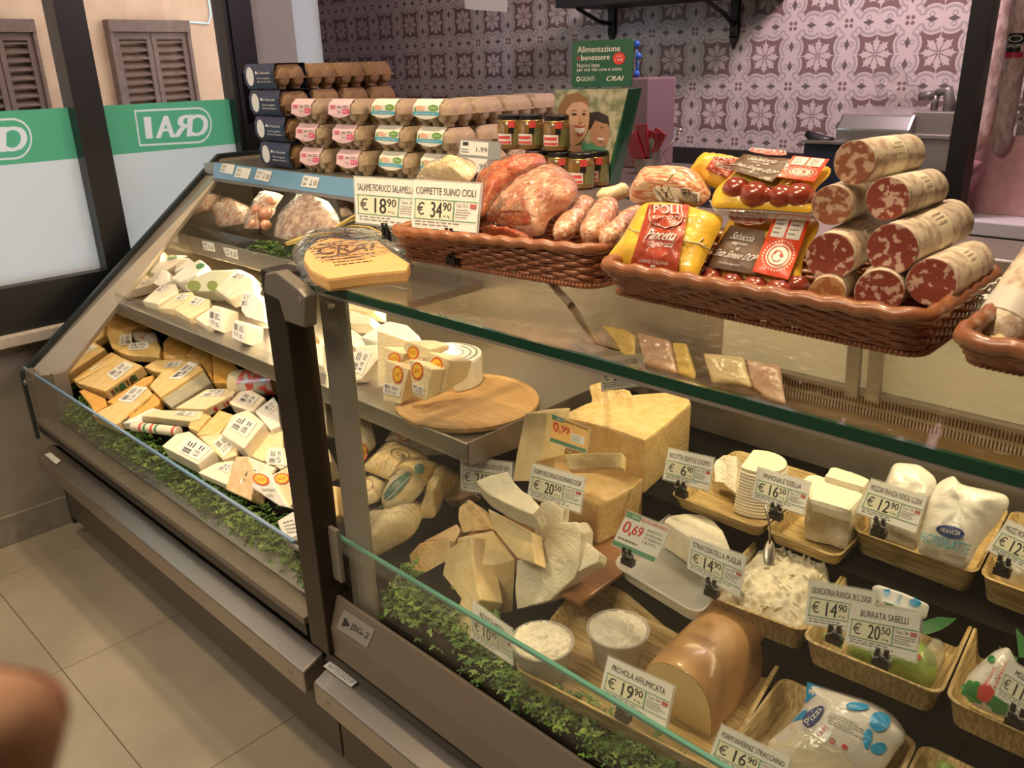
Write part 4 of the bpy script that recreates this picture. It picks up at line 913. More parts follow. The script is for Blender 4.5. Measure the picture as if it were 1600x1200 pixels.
TN0 = atZ((1530, 899), 0.762); TN = [TN0+TF[1]-TF[2], TN0+TF[1]-TF[2]+dx, TN0+dx, TN0]; tray('palm leaf tray at the right edge behind the second twelve ninety sign', TN, 0.047)

# ---------------------------------------------------------------- price signs
SIGN = M('sign_card', (0.80, 0.79, 0.74), 0.35, coat=0.4); HOLD = glass('clear_sign_holder', tint=(0.96, 0.96, 0.94), ior=1.45, rough=0.05, white=0.25)
SIGNY = M('sign_price_field', (0.78, 0.76, 0.58), 0.4, coat=0.4); ORNG = M('orange_sign_card', (0.90, 0.52, 0.16), 0.4, coat=0.4); DKG = M('sign_green', (0.09, 0.25, 0.15), 0.4, coat=0.4)
REDM = M('small_red_mark', (0.45, 0.12, 0.10), 0.5)
def sign(label, pix, y, prod, eur, cts, clip=True, n=(0, -0.86, 0.5), kind='std', clip_down=0.03, tasto='Tasto: 304', hooks=True, group='price signs', cx=0.45, z=None):
    c0 = (sum(p[0] for p in pix)/4, sum(p[1] for p in pix)/4)
    pl = Plane(atY(c0, y), n); Q = Quad(*pl.hits(pix))
    base = (Q.c[2]+Q.c[3])/2
    t = thing('price_sign', base, label, 'price sign', group)
    Hq = Quad(*[Q.p(u, v, -0.0012) for u, v in ((-0.025, -0.04), (1.025, -0.04), (1.025, 1.04), (-0.025, 1.04))]); build(Hq.slab(0.0009), 'holder', HOLD, t, bevel=0.0003)
    build(Q.slab(0.0008), 'card', ORNG if kind == 'orange' else SIGN, t)
    o1, o2 = 0.0012, 0.0016
    if kind == 'std':
        b = B(); Q.rect(b, 0.05, 0.40, 0.63, 0.79, o1); build(b, 'price_field', SIGNY, t)
        b = B()
        for (a, e, f, g, w_) in ((0.03, 0.385, 0.99, 0.385, 0.010), (0.03, 0.80, 0.99, 0.80, 0.010), (0.05, 0.39, 0.05, 0.80, 0.006), (0.65, 0.39, 0.65, 0.80, 0.008)): Q.line(b, a, e, f, g, w_, o2)
        build(b, 'green_rules', GREENINK, t)
        b = B(); L = min(0.9, 0.042*len(prod)+0.05); Q.text(b, prod, 0.5-L/2, 0.13, 0.5+L/2, 0.28, o2); build(b, 'product_name', INK, t)
        b = B(); Q.text(b, '€', 0.08, 0.45, 0.20, 0.72, o2); Q.text(b, eur, 0.30 if len(eur) > 1 else 0.36, 0.43, 0.47, 0.76, o2+0.0001); Q.text(b, eur, 0.306 if len(eur) > 1 else 0.366, 0.43, 0.476, 0.76, o2); Q.text(b, cts, 0.485, 0.43, 0.61, 0.60, o2); Q.text(b, cts, 0.489, 0.43, 0.614, 0.60, o2+0.0001); Q.text(b, 'al kg', 0.50, 0.68, 0.60, 0.75, o2); build(b, 'price_lettering', INK, t)
        b = B(); Q.text(b, tasto, 0.68, 0.43, 0.86, 0.51, o2); Q.scribble(b, 0.68, 0.54, 0.96, 0.74, 4, len(prod), 0.4, o2); Q.scribble(b, 0.06, 0.83, 0.85, 0.95, 2, len(prod)+3, 0.4, o2); build(b, 'small_print', GREYINK, t)
        b = B(); Q.rect(b, 0.885, 0.43, 0.975, 0.52, o2); build(b, 'red_mark', REDM, t)
    else:
        gcol = GREENINK if kind == 'white' else DKG
        b = B(); Q.rect(b, 0.0, 0.0, 0.34, 0.16, o1); Q.rect(b, 0.0, 0.86, 0.98, 0.99, o1); build(b, 'green_bands', gcol, t)
        b = B(); Q.text(b, eur+',', 0.06, 0.24, 0.27, 0.62, o2); Q.text(b, eur+',', 0.068, 0.24, 0.278, 0.62, o2+0.0001); Q.text(b, cts, 0.28, 0.26, 0.50, 0.54, o2); Q.text(b, cts, 0.286, 0.26, 0.506, 0.54, o2+0.0001); build(b, 'price_lettering', REDINK, t)
        b = B(); Q.text(b, prod, 0.36, 0.03, 0.97, 0.12, o2); build(b, 'product_name', REDINK if kind == 'white' else INK, t)
        b = B(); Q.text(b, 'CRAI', 0.14, 0.04, 0.31, 0.12, o2); build(b, 'white_lettering', PAPER, t)
        b = B()
        if kind == 'orange': Q.rect(b, 0.56, 0.42, 0.92, 0.74, o1); build(b, 'text_field', SIGN, t); b = B(); Q.scribble(b, 0.59, 0.46, 0.90, 0.72, 4, 3, 0.35, o2)
        else:
            for k, s_ in enumerate(('RICOTTA', 'DI PECORA', 'LA QUERCIA', "L'ETTO")): Q.text(b, s_, 0.58, 0.24+0.11*k, 0.76+0.02*len(s_), 0.31+0.11*k, o2)
            Q.scribble(b, 0.06, 0.70, 0.6, 0.80, 1, 5, 0.5, o2)
        build(b, 'small_print', GREYINK, t)
    if clip:
        p = Q.p(cx, 1.0, 0); d = (Q.c[1]-Q.c[0]).normalized(); b = B()
        e = p+Vector((0, 0.004, -clip_down)); up = Vector((0, 0, 1)); f = Vector((0, -1, 0))
        for s_ in (-1, 1): b.add([v for sx in (-.0028, .0028) for v in (p+d*(s_*0.0055+sx)+f*0.003+up*0.004, p+d*(s_*0.0055+sx)-f*0.004+up*0.004, e+d*(s_*0.0055+sx)-f*0.004, e+d*(s_*0.0055+sx)+f*0.004)], [[0,1,2,3],[7,6,5,4],[0,4,5,1],[1,5,6,2],[2,6,7,3],[3,7,4,0]])
        b.box(tuple(e+Vector((-0.011, -0.006, -0.006))), tuple(e+Vector((0.011, 0.006, 0.005)))); b.box(tuple(p.lerp(e, 0.45)+Vector((-0.009, -0.0045, -0.003))), tuple(p.lerp(e, 0.45)+Vector((0.009, 0.0045, 0.003))))
        build(b, 'clip', BLACK, t)
    if hooks:
        b = B()
        for u in (cx-0.09, cx+0.09):
            c = Q.p(u, 1.06, -0.001); Q2 = Quad(*[c+(Q.c[1]-Q.c[0]).normalized()*a+(Q.c[3]-Q.c[0]).normalized()*e for a, e in ((-.006, -.006), (.006, -.006), (.006, .006), (-.006, .006))]); Q2.ring(b, 0.5, 0.5, 0.5, 0.5, 0.35, 18, 0.0002)
        build(b, 'hook_rings', HOLD, t)
    return t
sign('price sign 24,90 for parmigiano, half hidden behind the white cheese wedge', q('A6', 82,615, 402,652, 398,868, 80,820), 1.03, 'PARMIGIANO REGGIANO DOP 24M', '24', '90', clip=False)
sign('price sign 20,50 for pecorino romano standing among the hard cheeses', q('A6', 532,655, 858,748, 826,965, 499,862), 1.00, 'FORM PECORINO ROMANO DOP', '20', '50', clip=False, tasto='Tasto: 706')
sign('orange price sign 0,99 in front of the big cheese wedge', q('A6', 652,350, 888,438, 866,592, 640,518), 1.035, 'GRANA PADANO', '0', '99', kind='orange', clip=False)
sign('price sign 20,90 on top of the big cheese wedge at the back', q('B5', 150,392, 424,374, 422,566, 162,602), 1.185, 'GRANA PADANO DOP', '20', '90', clip=False, n=(0.1, -0.9, 0.4))
sign('price sign 6,90 in front of the ribbed ricotta', q('B1', 462,162, 742,224, 710,428, 425,353), 1.185, 'RICOTTA GENTILE CUOMO', '6', '90', tasto='Tasto: 322', clip_down=0.022, cx=0.4)
sign('price sign 16,50 in front of the white woven cheese blocks', q('B1', 1020,280, 1345,374, 1303,578, 980,473), 1.185, 'PRIMOSALE OSELLA', '16', '50', tasto='Tasto: 373', clip_down=0.02, cx=0.47)
sign('white and green price sign 0,69 in front of the cut ricotta round', q('B1', 207,555, 473,662, 373,878, 105,762), 0.985, 'RICOTTA SUPER OFFERTA', '0', '69', kind='white', clip_down=0.022, cx=0.36)
sign('price sign 14,90 for stracciatella above the smoked log', q('B1', 600,715, 943,838, 903,1095, 577,908), 1.00, 'STRACCIATELLA PUGLIA', '14', '90', tasto='Tasto: 597', clip_down=0.022, cx=0.47)
sign('price sign 12,90 in front of the white mozzarella bags', q('B2', 647,355, 998,462, 923,692, 557,562), 1.215, 'MOZZAR FRANCIA FIORDIL G.250X', '12', '90', tasto='Tasto: 338', clip_down=0.024, cx=0.40)
sign('price sign 12,90 at the right edge of the photo', q('B2', 1500,612, 1800,735, 1745,1000, 1368,795), 1.215, 'MOZZ FIORDILATTE G.250', '12', '90', clip_down=0.022, cx=0.30)
sign('price sign 14,90 partly behind the burrata sign', q('B3', 234,165, 600,232, 565,462, 203,402), 1.012, 'GIUNCATINA FRANCIA 3KG 250GR', '14', '90', clip_down=0.02, cx=0.47)
sign('price sign 20,50 for burrata on the tray of green pouches', q('B3', 460,290, 846,348, 818,612, 427,510), 0.985, 'BURRATA SABELLI', '20', '50', tasto='Tasto: 786', clip_down=0.018, cx=0.53)
sign('price sign 10,90 seen edgewise at the front glass beside the ricotta cups', q('A7', 122,375, 318,518, 322,695, 112,552), 0.775, 'RICOTTA MISTA', '10', '90', clip=False, n=(0.30, -0.88, 0.36))
sign('price sign 19,90 for smoked provola behind the front glass', q('A7', 792,650, 1116,798, 1073,1006, 750,838), 0.775, 'PROVOLA AFFUMICATA', '19', '90', tasto='Tasto: 584', clip_down=0.02, cx=0.35)
sign('price sign 16,90 for stracchino at the bottom edge of the photo', q('B4', 667,948, 1070,1150, 1010,1350, 592,1150), 0.775, 'FORM INVERNIZ STRACCHINO', '16', '90', clip_down=0.02, cx=0.4)
sign('price sign cut by the right photo edge, on the green and red mozzarella tray', q('D8', 264,738, 480,866, 405,1020, 203,886), 0.975, 'MOZZ TREVALLI', '11', '90', clip_down=0.02, cx=0.5, n=(-0.1, -0.85, 0.5))

# ---------------------------------------------------------------- hard cheeses
GRANA = M('grana_paste', (0.76, 0.51, 0.20), 0.5, coat=0.15, col2=(0.84, 0.64, 0.33), nscale=26, bump=0.55, bscale=80)
CHALK = M('white_cheese_paste', (0.80, 0.73, 0.52), 0.55, col2=(0.86, 0.80, 0.63), nscale=24, bump=0.6, bscale=70)
PASTE = M('yellow_cheese_paste', (0.80, 0.60, 0.27), 0.5, coat=0.1, col2=(0.86, 0.70, 0.40), nscale=20, bump=0.22, bscale=70)
def vert(label, mat, top, z, th, name='cheese_wedge', bevel=0.004, jit=0.0, sub=0, group='hard cheese pieces', cat='cheese'):
    b = B(); b.prism([atZ(p, z) for p in top], (0, 0, -th)); return tag(build(b, name, mat, None, bevel=bevel, sub=sub, jitter=jit), label, cat, group)
def hard(label, mat, top, th, y, n, bevel=0.003, jit=0.0, sub=0, name='cheese_wedge', group='hard cheese pieces', taper=0.0, lab=None, back=None):
    cx = (sum(p[0] for p in top)/len(top), sum(p[1] for p in top)/len(top)); pl = Plane(atY(cx, y), n); pts = pl.hits(top); c = sum(pts, Vector())/len(pts)
    bk = Vector(back) if back else -pl.n*th
    b = B(); b.frustum(pts, [c+(p-c)*(1-taper)+bk for p in pts])
    o = tag(build(b, name, mat, None, bevel=bevel, sub=sub, jitter=jit), label, 'cheese', group); return o, pl
vert('biggest quarter of a hard cheese wheel, at the back of the brown board', GRANA, q('A6', 700,360, 900,405, 1080,455, 1232,512, 1380,395, 1520,280, 1500,240, 1410,208, 1180,222, 960,248, 820,296), 0.825, 0.150, sub=2, jit=0.002, bevel=0.006)
hard('rough broken chunk lying on the biggest cheese quarter', GRANA, q('A6', 885,168, 950,150, 1010,182, 1130,205, 1200,340, 1206,468, 1105,476, 990,370, 900,282), 0.025, 1.30, (0.15, -0.65, 0.75), jit=0.005, sub=3)
vert('lower quarter of a hard cheese wheel with a slice lying on it', GRANA, q('A6', 590,622, 640,582, 860,568, 1090,598, 1250,656, 1238,735, 1160,805, 1060,862, 940,916, 870,882, 790,825, 700,742, 615,665), 0.742, 0.085, sub=2, jit=0.0015, bevel=0.005)
hard('thin cut bar lying on the lower cheese quarter', PASTE, q('A6', 726,604, 770,592, 1080,587, 1092,604, 1086,684, 980,690, 860,696, 752,698), 0.018, 1.10, (0, -0.7, 0.7))
hard('tall narrow smooth block standing left of the orange sign', PASTE, q('A6', 480,344, 622,336, 600,520, 580,642, 532,655, 515,768, 402,770, 420,640), 0.05, 1.06, (-0.05, -0.88, 0.45), back=(0.012, 0.055, -0.005))
hard('white wedge lying crosswise on top of the front pile', CHALK, q('A5', 900,246, 985,212, 1070,193, 1108,255, 1140,285, 1195,325, 1248,380, 1208,425, 1040,352, 950,300), 0.044, 0.885, (0.0, -0.40, 0.92), jit=0.002, sub=2)
hard('pale wedge propped below the crosswise white wedge', PASTE, q('A5', 965,392, 1202,520, 1223,690, 1120,655, 1000,508), 0.03, 0.895, (-0.15, -0.75, 0.62))
hard('upright sharp wedge at the right of the front pile', CHALK, q('A5', 1248,362, 1300,352, 1372,400, 1362,482, 1292,602, 1232,722, 1206,560), 0.03, 0.95, (0.2, -0.85, 0.45))
hard('large rough white wedge at the right of the front pile', CHALK, q('A7', 332,425, 334,172, 420,150, 492,60, 540,-10, 632,-12, 656,42, 646,205, 622,262, 505,372, 410,402), 0.05, 0.915, (0.15, -0.86, 0.45), jit=0.003, sub=3)
hard('broad wedge with small holes in the middle of the front pile', PASTE, q('A5', 802,548, 995,504, 1118,664, 1010,690, 900,695, 880,575), 0.05, 0.885, (0.1, -0.45, 0.88), jit=0.0015, sub=2, back=(0.0, -0.012, -0.105))
hard('tall wedge with holes standing nearest the front glass', PASTE, q('A5', 752,612, 875,540, 888,690, 925,880, 882,950, 872,1108, 792,1132, 672,1042, 722,762), 0.05, 0.818, (-0.30, -0.84, 0.45), jit=0.0015, sub=2)
hard('rinded wedge left of the tall holed wedge by the parsley', GRANA, q('A5', 545,642, 602,576, 752,555, 762,612, 722,768, 682,962, 640,862, 562,742), 0.045, 0.865, (-0.05, -0.75, 0.65))
hard('orange rinded tip behind the rinded wedge', Y_TAN, q('A5', 612,572, 800,474, 822,510, 772,602, 752,556), 0.03, 0.93, (0, -0.6, 0.8))
hard('crumbled chunk under the parmigiano sign', GRANA, q('A5', 828,522, 808,385, 862,350, 940,422, 992,502), 0.03, 0.96, (0, -0.8, 0.6), jit=0.006, sub=3)
hard('brown edged piece behind the parmigiano sign', Y_TAN, q('A5', 735,352, 742,302, 822,222, 896,312, 812,346), 0.03, 1.03, (0, -0.6, 0.8))
hard('small white end piece right of the front pile', CHALK, q('A7', 630,80, 660,68, 748,140, 740,182, 640,232), 0.03, 0.95, (0, -0.7, 0.7), jit=0.002, sub=2)
hard('small holed cube in front of the lower cheese quarter', PASTE, q('A6', 780,1060, 825,1035, 830,1150, 905,1195, 850,1240, 780,1210), 0.03, 0.96, (0, -0.7, 0.7))

# ---------------------------------------------------------------- bagged cheeses beside the front pile
CLEARB = M('clear_bagged_cheese', (0.84, 0.60, 0.22), 0.4, coat=0.3, col2=(0.82, 0.66, 0.36), nscale=16, bump=0.5, bscale=30)
PALEB = M('pale_bagged_cheese', (0.84, 0.68, 0.36), 0.4, coat=0.3, col2=(0.82, 0.70, 0.44), nscale=16, bump=0.6, bscale=30)
SP2 = Plane((0, 0.80, 0.60), (0, -0.42, 1))
GB = 'bagged cheeses beside the posts'
def bag(label, mat, pix, th, lift=0.0, n=None, y=None, z=None, p=2.6, cr=0.003, name='bagged_cheese', cat='cheese', group=GB, under=0.6, cs=45.0, film=None):
    cx = (sum(k[0] for k in pix)/len(pix), sum(k[1] for k in pix)/len(pix))
    base = atZ(cx, z) if z else (atY(cx, y) if y else SP2.hit(cx)); pl = Plane(base, n or (0, -0.42, 1))
    P_ = Pillow(pix, pl, th, under, p, crumple=cr, cs=cs, lift=lift); o = P_.build(name, mat, label, cat, group)
    if film if film is not None else name in ('bagged_cheese', 'meat_bag'):
        F = Pillow(pix, pl, th+0.005, under, p*1.3, rings=14, crumple=0.006, cs=cs*1.6, lift=lift, n=80); F.build('clear_film', FILM2, parent=o)
    return P_, o
W, o = bag('pale clear pack with a sun seal furthest back beside the bags', PALEB, q('D2', 275,215, 360,92, 520,150, 790,272, 800,330, 640,335, 400,240), 0.02, z=0.70); sun_seal(o, PQ(W, q('D2', 390,120, 510,140, 510,240, 390,215)), 0.45, 0.5, 0.48, 0.5)
W, o = bag('yellow sliced cheese pack with two round brown logos', CLEARB, q('D2', 70,450, 300,222, 362,212, 625,320, 668,385, 560,405, 322,552), 0.024, 0.01); eye_logo(o, PQ(W, q('D2', 330,280, 500,310, 490,400, 330,380)), 0.5, 0.4, 0.5, 0.5)
W, o = bag('bagged wedge with a grey and green oval label half covered by the front bag', CLEARB, q('D2', 322,525, 440,412, 560,388, 758,405, 622,605, 540,562), 0.028, 0.012); b = B(); PQ(W, q('D2', 330,400, 640,400, 640,540, 330,540)).oval(b, 0.80, 0.40, 0.14, 0.32); build(b, 'oval_label', DKG, o)
W, o = bag('pale pack with a round pink logo right of the grey post', PALEB, q('D2', 58,545, 180,508, 292,570, 232,722, 132,762, 80,765), 0.02, 0.01); b = B(); PQ(W, q('D2', 70,530, 200,530, 200,640, 70,640)).ring(b, 0.45, 0.5, 0.45, 0.5, 0.15); build(b, 'round_logo', M('pink_print', (0.55, 0.30, 0.22), 0.5), o)
W, o = bag('front bag with a large dark green oval label', PALEB, q('D2', 245,705, 318,562, 450,448, 522,442, 628,572, 602,645, 402,835, 290,855), 0.03, 0.03)
Qg = PQ(W, q('D2', 235,640, 455,440, 545,560, 330,790)); b = B(); Qg.oval(b, 0.5, 0.47, 0.52, 0.30); lb_ = build(b, 'oval_label', DKG, o); b = B(); Qg.text(b, 'Bella', 0.40, 0.28, 0.62, 0.40, 0.0014); Qg.text(b, 'Lodi', 0.38, 0.42, 0.62, 0.54, 0.0014); Qg.rect(b, 0.05, 0.60, 0.98, 0.64, 0.0014); build(b, 'white_lettering', PAPER, lb_)
bag('large clear bag of pale cheese lying lowest beside the grey post', PALEB, q('D2', 90,872, 290,852, 602,722, 628,785, 562,962, 482,1042, 205,1195, 120,1195), 0.045, 0.0)
bag('amber wrapped pieces right of the green labelled bag', CLEARB, q('D2', 630,620, 762,402, 902,490, 925,522, 802,622, 762,722, 702,870, 562,872), 0.03, 0.0)
W, o = bag('tall clear pack with sun seal right behind the grey post', PALEB, q('A4', 280,680, 350,678, 402,762, 432,902, 345,1005, 300,992), 0.03, n=(0, -0.8, 0.6), z=0.68); sun_seal(o, PQ(W, q('A4', 325,895, 385,895, 385,1005, 325,1005)), 0.5, 0.5, 0.48, 0.5)
W, o = bag('small wrapped cheese with a green label behind the parmigiano sign', PALEB, q('D2', 980,335, 1020,282, 1140,222, 1192,240, 1262,335), 0.024, n=(0, -0.7, 0.7), y=1.12); b = B(); PQ(W, q('D2', 1050,240, 1130,230, 1130,290, 1050,290)).ring(b, 0.5, 0.5, 0.45, 0.45, 0.4); build(b, 'green_label', GREENP, o)

# ---------------------------------------------------------------- fresh cheeses
RICO = M('fresh_white_cheese', (0.78, 0.72, 0.57), 0.55, col2=(0.84, 0.79, 0.66), nscale=30, bump=0.6, bscale=110)
RICOS = M('smooth_white_cheese', (0.78, 0.72, 0.57), 0.5, bump=0.3, bscale=90)
for lb, bp in (('left clear cup of crumbly ricotta, nearest the front glass', (468, 728)), ('right clear cup of crumbly ricotta, beside the smoked log', (835, 668))):
    c = atZ((700+bp[0]/3.1575, 820+bp[1]/3.1575), 0.591); t = thing('ricotta_cup', (c.x, c.y, 0.591), lb, 'cup of ricotta', 'ricotta cups')
    b = B(); b.lathe((c.x, c.y, 0.591), [(0.036, 0), (0.0375, 0.002), (0.0475, 0.060), (0.0505, 0.061), (0.0505, 0.063), (0.047, 0.063), (0.0365, 0.003)], 40); build(b, 'plastic_cup', HOLD, t, smooth=True, autosm=40)
    def fn(u, v, c=c):
        a = 2*math.pi*u; rr = 0.0462*v; z = 0.652+0.012*(1-v*v); p_ = Vector((c.x+rr*math.cos(a), c.y+rr*math.sin(a), z))
        z += 0.006*(noise.noise(p_*90)+0.8*noise.noise(p_*210))*(1 if v < 0.97 else 0.2); return Vector((p_.x, p_.y, z))
    b = B(); b.grid(fn, 72, 26, True); b.lathe((c.x, c.y, 0.591), [(0.0355, 0.004), (0.0455, 0.055), (0.0462, 0.0605)], 72); build(b, 'ricotta', RICO, t, smooth=True)
# smoked log
pA = atZ(q('B4', 612, 1020)[0], 0.589); pB = atZ(q('B4', 962, 590)[0], 0.589); ax = (pB-pA); ln = ax.length; ax = ax.normalized(); lf = Vector((-ax.y, ax.x, 0))
b = B(); prof = []
for k in range(15):
    a = math.pi*k/14; prof.append((0.062-0.062*math.copysign(abs(math.cos(a))**0.8, math.cos(a)), 0.095*max(0.0, math.sin(a))**0.75))
rings = []
for s_, sc in ((0.0, 0.96), (0.03, 1.0), (0.3, 1.02), (0.6, 1.01), (0.9, 0.99), (0.97, 0.95), (1.0, 0.86)):
    rings.append([pA+ax*ln*s_+lf*(0.062+(w_-0.062)*sc)+Vector((0, 0, h_*sc)) for w_, h_ in prof])
n_ = len(prof); vs = [p for r_ in rings for p in r_]; fs = []
for j in range(len(rings)-1):
    for i in range(n_-1): fs.append([j*n_+i, j*n_+i+1, (j+1)*n_+i+1, (j+1)*n_+i])
    fs.append([j*n_+n_-1, j*n_, (j+1)*n_, (j+1)*n_+n_-1])
b.add(vs, fs+[[(len(rings)-1)*n_+i for i in range(n_)]])
SMOK = M('smoked_rind', (0.44, 0.235, 0.085), 0.36, coat=0.45, col2=(0.52, 0.30, 0.12), nscale=9, bump=0.10, bscale=25)
lg = tag(build(b, 'smoked_cheese_log', SMOK, smooth=True, autosm=60), 'smoked provola log with a brown shiny rind in the front palm leaf tray', 'cheese')
build(B().poly([p-ax*0.0008 for p in rings[0]]), 'cut_face', M('log_cut_face', (0.72, 0.56, 0.28), 0.4, coat=0.5), lg)
# cut ricotta round, ribbed ricotta, woven blocks
vert('cut ricotta round with a flat cut face in the milky plastic tray', RICO, q('B1', 425,612, 470,578, 560,562, 660,572, 740,605, 800,672, 832,745, 850,790, 760,800, 640,760, 585,716, 500,660), 0.722, 0.056, name='ricotta_round', bevel=0.006, group=None, sub=1, jit=0.001)
rc = atZ(q('B1', 1010, 500)[0], 0.724); t = thing('ribbed_ricotta', (rc.x, rc.y, 0.722), 'ribbed white ricotta cone, cut open, in the shallow palm leaf tray', 'cheese')
b = B(); vs = []; A0, A1, NA, NH = -1.9, 2.35, 46, 30
for j in range(NH+1):
    z = j/NH; r_ = 0.056-0.010*z+0.0016*(1 if j % 2 else -1)*(1 if 0.05 < z < 0.95 else 0); vs += [Vector((rc.x+r_*math.cos(A0+(A1-A0)*k/NA), rc.y+r_*math.sin(A0+(A1-A0)*k/NA), 0.722+0.088*z)) for k in range(NA+1)]
fs = [[j*(NA+1)+k, j*(NA+1)+k+1, (j+1)*(NA+1)+k+1, (j+1)*(NA+1)+k] for j in range(NH) for k in range(NA)]
fs.append([NH*(NA+1)+k for k in range(NA+1)]); fs.append([j*(NA+1) for j in range(NH+1)]+[j*(NA+1)+NA for j in range(NH, -1, -1)])
b.add(vs, fs); build(b, 'ribbed_body', RICOS, t, bevel=0.0)
W = Plane(atY(q('B1', 815, 310)[0], rc.y+0.0), (-0.2, -0.6, 0.7)); pts = W.hits(q('B1', 752,232, 800,205, 880,222, 884,300, 878,440, 800,380, 745,370)); b = B(); b.prism(pts, -W.n*0.035); build(b, 'crumbled_part', RICO, t, sub=3, jitter=0.006)
vert('lower white cheese block with a woven basket surface', RICO, q('B2', 232,478, 400,520, 525,556, 612,480, 560,440, 330,395), 0.800, 0.078, name='white_cheese_block', bevel=0.014, group='white woven cheese blocks', sub=4, jit=0.0035)
vert('upper white cheese block lying on the lower woven block', RICOS, q('B2', 222,345, 262,318, 330,325, 600,400, 598,452, 552,505, 520,548, 400,512, 250,470), 0.826, 0.0255, name='white_cheese_block', sub=3, jit=0.003, bevel=0.009, group='white woven cheese blocks')
vert('back white cheese slab behind the woven blocks', RICOS, q('B2', 352,330, 392,268, 520,300, 645,352, 602,402), 0.838, 0.03, name='white_cheese_block', sub=3, jit=0.003, bevel=0.008, group='white woven cheese blocks')
# stracciatella heap and spoon
cS = sum(TS, Vector())/4
def fS(u, v):
    p_ = (TS[3].lerp(TS[2], u)).lerp(TS[0].lerp(TS[1], u), v); p_ = cS+(p_-cS)*0.90; e = min(u, 1-u, v, 1-v)
    z = 0.672+0.036*min(1, e*5)**0.7+0.010*(noise.noise(p_*70)+0.7*noise.noise(p_*150)); return Vector((p_.x, p_.y, z))
b = B(); b.grid(fS, 60, 60); r = random.Random(5)
o = tag(build(b, 'shredded_cheese', RICOS, smooth=True), 'white creamy shredded cheese heaped in the striped tray', 'cheese')
sh = B()
for k in range(45):
    p_ = fS(r.uniform(.1, .9), r.uniform(.08, .95)); a = r.uniform(0, 6.28); d = Vector((math.cos(a), math.sin(a), r.uniform(-.1, .5)))*r.uniform(.008, .02); sh.sweep([p_-d*.5, p_+Vector((0, 0, .004)), p_+d*.5], [0.0012, 0.0026, 0.0010], 6)
tag(build(sh, 'shreds', RICOS, o, smooth=True), None, None, None, 'stuff')
s1 = atY(q('B1', 1062, 515)[0], 1.15); s2 = atZ(q('B1', 1092, 760)[0], 0.735); s3 = atZ(q('B1', 1085, 880)[0], 0.712)
sp_ = thing('spoon', s3, 'steel spoon stuck in the white shredded cheese', 'spoon'); build(B().sweep([s1, s1.lerp(s2, .5)+Vector((.004, 0, 0)), s2], [0.0022, 0.0018, 0.0025], 8, squash=(1.6, 0.7)), 'handle', STEEL, sp_, smooth=True)
build(B().ball((s2+s3)/2, (0.010, 0.024, 0.004), 18, 10, (s3-s2).to_track_quat('Y', 'Z').to_matrix()), 'bowl', STEEL, sp_, smooth=True)

# ---------------------------------------------------------------- printed pouches and bags
WBAG = M('white_bag_plastic', (0.74, 0.72, 0.68), 0.3, coat=0.6, bump=0.35, bscale=35); CYAN = M('cyan_print', (0.10, 0.48, 0.60), 0.4, coat=0.4); NAVY = M('navy_print', (0.04, 0.06, 0.22), 0.35, coat=0.5); BLUEP = M('bright_blue_print', (0.02, 0.33, 0.70), 0.35, coat=0.5); LIME = M('lime_green_pouch', (0.33, 0.50, 0.13), 0.3, coat=0.8, bump=0.3, bscale=30); LEAF = M('dark_leaf_print', (0.04, 0.22, 0.05), 0.35, coat=0.6); SCRIPT = M('brown_script_print', (0.35, 0.24, 0.14), 0.5)
GW = 'white mozzarella bags'
def fior(label, pix, y, prints):
    P_, o = bag(label, WBAG, pix, 0.030, n=(0.05, -0.82, 0.55), y=y, cr=0.0065, name='mozzarella_bag', cat='bag', group=GW, p=3.0, cs=26, film=False)
    b = B(); prints(P_, b, o); return o
def pr1(P_, b, o): Qx = PQ(P_, q('B2', 700,640, 930,720, 930,810, 690,720)); Qx.text(b, 'Tradizionale', 0.3, 0.1, 0.98, 0.5); build(b, 'script_lettering', SCRIPT, o)
fior('left white mozzarella bag, half behind its price sign', q('B2', 618,690, 640,560, 738,362, 785,250, 945,262, 1052,345, 1060,500, 985,570, 930,810, 780,760), 1.29, pr1)
def pr2(P_, b, o):
    Qx = PQ(P_, q('B2', 1055,632, 1238,665, 1222,745, 1050,705)); Qx.oval(b, 0.5, 0.5, 0.5, 0.5); lo = build(b, 'oval_logo', NAVY, o); b = B(); Qx.text(b, 'FRANCIA', 0.16, 0.30, 0.86, 0.66, 0.0014, slant=0.1); build(b, 'lettering', PAPER, lo)
    b = B(); Qx = PQ(P_, q('B2', 955,680, 1275,765, 1270,850, 948,752)); Qx.text(b, 'FIORDILATTE', 0.02, 0.05, 0.98, 0.85, slant=0.05); build(b, 'cyan_lettering', CYAN, o)
    b = B(); Qx = PQ(P_, q('B2', 980,775, 1240,830, 1235,880, 975,815)); Qx.text(b, 'Formato Tradizionale', 0.0, 0.1, 1.0, 0.8, slant=0.1); build(b, 'script_lettering', SCRIPT, o)
fior('right white mozzarella bag with blue oval logo and cyan lettering', q('B2', 928,812, 985,560, 1010,470, 1062,372, 1172,322, 1188,385, 1360,420, 1502,452, 1514,512, 1430,640, 1320,762, 1238,928), 1.285, pr2)
W, o = bag('white and blue bag of mozzarella with blue patches in the front right tray', WBAG, q('B3', 212,722, 300,752, 560,830, 692,902, 782,1032, 722,1082, 640,1215, 300,1290, -20,1240, 8,1052, 130,942, 205,850), 0.035, n=(0.05, -0.45, 0.9), z=0.628, cr=0.004, name='mozzarella_bag', cat='bag', group=None, p=2.2)
b = B(); b.poly([W.pt(k, 0.0012) for k in q('B3', 216,724, 300,752, 262,800, 205,845)]); PQ(W, q('B3', 430,835, 560,845, 560,890, 430,890)).oval(b, 0.5, 0.5, 0.5, 0.45)
